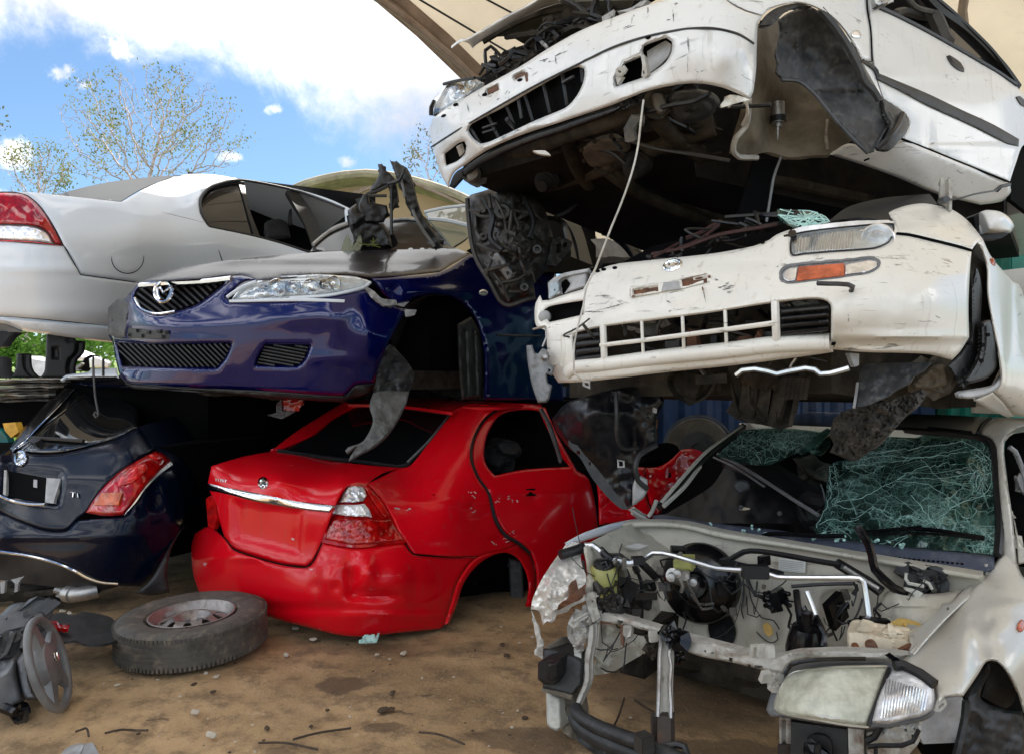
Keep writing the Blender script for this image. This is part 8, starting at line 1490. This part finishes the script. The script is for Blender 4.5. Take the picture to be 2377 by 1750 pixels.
MT['seatg2'] = plain('tan_cloth', (.26, .24, .17), .9, 0., .25, 8, (.2, .19, .15), .4, .4, 150)
MT['rust2'] = rusty('dark_rusted_steel', (.05, .04, .033), (.12, .05, .025), .6, .7, .2)
MT['satin2'] = plain('old_reflector', (.60, .59, .52), .3, .6, .15, 9, (.5, .48, .38), .5, .3, 30)
beige_wreck()

# ------------------------------------------------------------------ loose things on the ground
def loose_wheel():
    c = U(449, 1400, 3.76); c.z = .0; M = Matrix.Translation(c) @ Matrix.Rotation(math.radians(-1.2), 4, 'Y') @ Matrix.Rotation(math.radians(1.5), 4, 'X') @ Matrix.Translation((0, 0, .012)) @ Matrix.Scale(.96, 4)
    r = thing('wheel', 'worn tyre on a rusty rim lying flat before the red bumper', 'wheel', c)
    w_ = .20
    prof = [(.216, .03), (.24, .012), (.30, .0), (.345, .006), (.366, .022), (.374, .04)]
    for i in range(5):
        z = .044+i*.026; prof += [(.377, z), (.379, z+.017), (.374, z+.019), (.374, z+.026)]
    prof += [(.376, w_-.03), (.366, w_-.014), (.345, w_-.002), (.31, w_), (.27, w_-.004), (.236, w_-.012), (.217, w_-.03), (.212, w_-.06), (.212, .06)]
    blocks = []
    for k in range(110):
        a = 2*math.pi*k/110
        for z in (.034, .172):
            g = box((0, 0, 0), .010, .012, .022, bev=.1); blocks.append(xf(g, M @ Matrix.Rotation(a, 4, 'Z') @ Matrix.Translation((.3745, 0, z))))
    part('tyre', MT['rubber'], [lathe(prof, M, 96, True)]+blocks, r, ang=30)
    rim = [(.246, w_-.022), (.25, w_-.012), (.242, w_-.010), (.228, w_-.028), (.222, w_-.05), (.205, w_-.066), (.195, w_-.055)]
    rm = part('rim', MT['rim'], [lathe([(a*.875, b) for a, b in rim+[(.20, .06), (.235, .03)]], M, 64)], r)
    # disc with eight openings
    V, F = [], []
    ho = [np.stack([.150*math.cos(a)+.036*np.cos(t)*math.cos(a)-.027*np.sin(t)*math.sin(a), .150*math.sin(a)+.036*np.cos(t)*math.sin(a)+.027*np.sin(t)*math.cos(a)], 1) for a in [2*math.pi*k/8+.2 for k in range(8)] for t in [np.linspace(0, 2*math.pi, 14, endpoint=False)]]
    ho += [np.stack([.065*math.cos(a)+.009*np.cos(t), .065*math.sin(a)+.009*np.sin(t)], 1) for a in [2*math.pi*k/5 for k in range(5)] for t in [np.linspace(0, 2*math.pi, 8, endpoint=False)]]
    ho += [np.stack([.034*np.cos(t), .034*np.sin(t)], 1) for t in [np.linspace(0, 2*math.pi, 20, endpoint=False)]]
    t = np.linspace(0, 2*math.pi, 60, endpoint=False); o = np.stack([.197*np.cos(t), .197*np.sin(t)], 1)
    ex = [[rr*math.cos(a), rr*math.sin(a)] for rr in (.05, .08, .10, .115, .188) for a in np.linspace(0, 6.28, 40, endpoint=False)]
    ex = np.array(ex); ok = np.ones(len(ex), bool)
    for h in ho: ok &= ~pip(ex, h) & (pdist(ex, h) > .004)
    v2, f2 = cdt([o]+ho, ex[ok])
    rr = np.hypot(v2[:, 0], v2[:, 1]); v2 = v2*.875; z = w_-.055+.03*np.exp(-((rr-.112)/.035)**2)-.012*(rr < .09)
    n = len(v2); vs = [tuple(M @ Vector((x, y, zz))) for (x, y), zz in zip(v2, z)]+[tuple(M @ Vector((x, y, zz-.006))) for (x, y), zz in zip(v2, z)]
    fs = f2.tolist()+(f2[:, ::-1]+n).tolist(); ed = {}
    for a, b, c_ in f2.tolist():
        for e in ((a, b), (b, c_), (c_, a)): ed[e] = 1
    fs += [[b, a, a+n, b+n] for (a, b) in ed if (b, a) not in ed]
    part('rim_disc', MT['rim'], (vs, fs), r)
    part('wheel_nut_seat', MT['steel'], [lathe([(.011, 0), (.013, .006), (.016, .006), (.017, 0)], M @ Matrix.Translation((.057*math.cos(a), .057*math.sin(a), w_-.062)), 12) for a in [2*math.pi*k/5 for k in range(5)]], r)
    part('balance_weight', MT['fablight'], [xf(box((0, 0, 0), .012, .05, .02), M @ Matrix.Rotation(a, 4, 'Z') @ Matrix.Translation((.194, 0, w_-.05))) for a in (.5, 2.6)], r)
loose_wheel()
def steering_column():
    r = thing('steering_column', 'grey steering wheel still on its column cover, lying at the lower left', 'car part', U(60, 1650, 3.05))
    n = Vector((.90, .30, .30)).normalized(); c = U(113, 1540, 3.08)
    M = frame(c, n, (0, .2, 1))
    P = [M @ Vector((.190*math.cos(a), .190*math.sin(a), 0)) for a in np.linspace(0, 2*math.pi, 48, endpoint=False)]
    part('rim', MT['wheelg'], tube3(P, .0165, 12, True), r)
    hub = []
    o = np.array([[.085*math.cos(a)*1.0, .10*math.sin(a)] for a in np.linspace(0, 2*math.pi, 28, endpoint=False)])
    hub = [lathe([(.001, .030), (.05, .028), (.085, .018), (.098, -.01), (.09, -.05), (.001, -.05)], M, 30)]
    part('airbag_cover', MT['wheelg'], hub, r)
    sp = []
    for a in (.35, math.pi-.35, math.pi+.9, -.9):
        d = Vector((math.cos(a), math.sin(a), 0)); q = Vector((-d.y, d.x, 0))
        v = [M @ (d*.07+q*.035+Vector((0, 0, z))) for z in (.012, -.02)]+[M @ (d*.07-q*.035+Vector((0, 0, z))) for z in (.012, -.02)]+[M @ (d*.182+q*.022+Vector((0, 0, z))) for z in (.008, -.010)]+[M @ (d*.182-q*.022+Vector((0, 0, z))) for z in (.008, -.010)]
        sp.append(([tuple(x) for x in v], [[0, 4, 6, 2], [1, 3, 7, 5], [0, 1, 5, 4], [2, 6, 7, 3]]))
    part('spoke', MT['wheelg'], sp, r)
    part('badge', MT['chrome'], [tube3([M @ Vector((.018*math.cos(a)+.02, .022*math.sin(a), .034)) for a in np.linspace(0, 6.28, 18, endpoint=False)], .003, 6, True), tube3([M @ Vector((.032, -.008, .036)), M @ Vector((.012, .0, .036)), M @ Vector((.026, .012, .036))], .004, 6)], r)
    CDp = Dep('J:0 700 3.05, 200 750 3.12, 0 1050 2.98, 160 1000 3.05, 120 500 3.2')
    part('column_cover', MT['midgrey'], [panel('J:-80 820!, 0 800, 90 720, 115 650, 120 760, 150 900, 180 1010!, 100 1080, 0 1095, -80 1095!', CDp, t=.16, ext=(-.35, .9, 0), roll=(12, .05), step=6), panel('J:120 720!, 160 660, 210 640, 215 760, 240 900, 280 1000!, 190 1000, 145 880', Dep('J:120 720 3.1, 210 640 3.14, 280 1000 3.06'), t=.14, ext=(-.35, .9, 0), roll=(8, .05), step=6)], r)
    part('dash_panel', MT['grey'], [panel('J:-80 360!, 0 370, 80 300, 190 280, 330 340, 350 420!, 260 400, 215 460, 200 640!, 100 640, 60 690, -80 700!', 'J:-80 360 3.4, 330 340 3.45, 0 700 3.15, 200 640 3.2', t=.1, roll=(8, .05), step=7), panel('J:60 510!, 90 490, 125 500, 110 560, 60 680!, 0 700!, 40 620', 'J:60 510 3.12', t=.05, roll=(4, .02), step=4)], r)
    part('connector', MT['blackgl'], [panel('J:100 1085!, 180 1080!, 172 1125, 130 1140!, 95 1120', 'J:100 1085 2.98', t=.06, roll=(4, .02), step=4), tube('J:20 1060 2.98, 70 1080 2.98, 120 1100 2.97', .02)], r)
steering_column()
def ground_bits():
    R = random.Random(55)
    solo('rubber_mat', 'dark ragged rubber mat lying on the dirt behind the steering wheel', 'mat', MT['greyd'], panel('J:-60 440!, 300 400, 420 360, 560 372, 620 350, 760 370, 850 410, 880 560!, 760 590, 620 585, 560 560, 450 575, 250 560, -60 600!', 'J:-60 440 3.75, 850 410 3.85, 620 585 3.42, -60 600 3.42, 250 480 3.6', t=.012, off=-.02, rough=[(.02, 60, 1)]))
    solo('red_scrap', 'crumpled red plastic scrap on the dark mat beside the steering wheel', 'scrap', MT['redl'], panel('J:362 420!, 420 415, 440 440, 520 445!, 510 475, 440 470, 400 480, 385 450', 'J:362 420 3.62, 520 445 3.58, 400 480 3.5', t=.02, off=-.05, rough=[(.03, 14, 2)], step=3))
    solo('plastic_scrap', 'grey plastic cap with a pale tab at the bottom edge of the dirt', 'car part', MT['fablight'], [panel('J:440 1411!, 470 1350, 530 1325, 620 1328, 650 1370, 660 1440!, 440 1440!', 'J:440 1411 2.75, 560 1325 2.85, 560 1380 2.70', t=.05, roll=(8, .05), step=4), panel('J:630 1350!, 690 1378, 698 1400, 650 1402!', 'J:630 1350 2.75', t=.02, step=3)])
    solo('glass_block', 'small clear glassy lump on the ground just beneath the red bumper', 'glass', MT['crack'], [panel('I:1060 1480!, 1100 1472, 1170 1470!, 1160 1495, 1060 1500!', 'I:1060 1480 3.75, 1170 1470 3.75', t=.05, rough=[(.01, 10, 1)], step=4)])
    twig = MT['bark2']
    for s, lb in (('J:780 1270, 900 1256, 1010 1250, 1100 1258', 'thin dark twig on the dirt left of centre near the bottom'), ('S:680 1724, 740 1708, 815 1695', 'straight dark twig on the dirt below the oil stain'), ('S:972 1705, 1010 1710, 1045 1722, 1078 1735', 'bent dark twig lying right of the straight one'), ('S:600 1731, 660 1730, 738 1746', 'arched thin twig at the bottom edge of the dirt'), ('M:735 1480, 770 1400, 808 1280', 'thin stick on the dirt inside the beige car frame'), ('M:880 1290, 950 1340, 1015 1370', 'curved twig on the dirt beside the latch post'), ('J:560 1260, 640 1240, 660 1300', 'short forked twig beside the grey plastic cap')):
        q = parse(s); P = [ground_at(a[0], a[1])+Vector((0, 0, .008+R.random()*.008)) for a in q]
        solo('twig', lb, 'twig', twig, [bez(P, .0045, 5, step=.02)], group='twigs on the dirt')
    # pale chips and stones
    bm = bmesh.new(); bmesh.ops.create_icosphere(bm, subdivisions=2, radius=1)
    for v in bm.verts: v.co *= 1+.35*mnoise.noise(v.co*1.7)
    me = bpy.data.meshes.new('stone'); bm.to_mesh(me); bm.free(); me.materials.append(MT['stone'])
    def stone(px, py, s, name, lb, gr, mat=None):
        q = ground_at(px, py); o = bpy.data.objects.new(name, me if mat is None else me2[mat]); COL.objects.link(o); o.location = (q.x, q.y, s*.15)
        o.scale = (s*R.uniform(.8, 1.5), s*R.uniform(.7, 1.2), s*R.uniform(.35, .7)); o.rotation_euler = (0, 0, R.uniform(0, 6)); o['label'] = lb; o['category'] = 'stone' if name == 'stone' else 'clod'; o['group'] = gr
    me2 = {}
    m2 = me.copy(); m2.materials.clear(); m2.materials.append(MT['clod']); me2['c'] = m2
    for px, py, s in ((145, 1418, .018), (162, 1423, .016), (272, 1590, .012), (453, 1653, .02), (490, 1706, .02), (664, 1520, .016), (875, 1519, .012), (937, 1516, .016), (1163, 1454, .009), (1236, 1478, .010), (1206, 1492, .009), (478, 1562, .012), (502, 1570, .014), (418, 1616, .008), (980, 1573, .007), (1054, 1571, .007), (812, 1663, .007), (728, 1484, .02), (685, 1458, .018), (904, 1529, .008)):
        stone(px, py, s, 'stone', 'small pale chip or stone lying loose on the brown dirt', 'pale chips on the dirt')
    for px, py, s in ((450, 1588, .012), (912, 1606, .012), (910, 1612, .010), (760, 1648, .010), (620, 1690, .012), (722, 1686, .010), (620, 1690, .012), (1176, 1521, .014), (1166, 1495, .012), (1218, 1666, .014), (890, 1648, .02), (908, 1645, .014), (495, 1605, .010)):
        stone(px, py, s, 'clod', 'small dark clod of earth lying on the brown dirt', 'dark clods on the dirt', 'c')
    for _ in range(56):
        px, py = R.uniform(180, 1500), R.uniform(1490, 1750); s = R.uniform(.003, .007)
        if R.random() < .5: stone(px, py, s, 'stone', 'small pale chip or stone lying loose on the brown dirt', 'pale chips on the dirt')
        else: stone(px, py, s, 'clod', 'small dark clod of earth lying on the brown dirt', 'dark clods on the dirt', 'c')
MT['bark2'] = plain('dry_twig', (.05, .032, .02), .8, 0., .3, 20, bump=0.)
MT['stone'] = plain('pale_stone', (.50, .44, .35), .8, 0., .35, 30, (.3, .22, .14), .5)
MT['clod'] = plain('dark_clod', (.07, .045, .026), .9, 0., .35, 30, (.2, .14, .08), .4)
ground_bits()
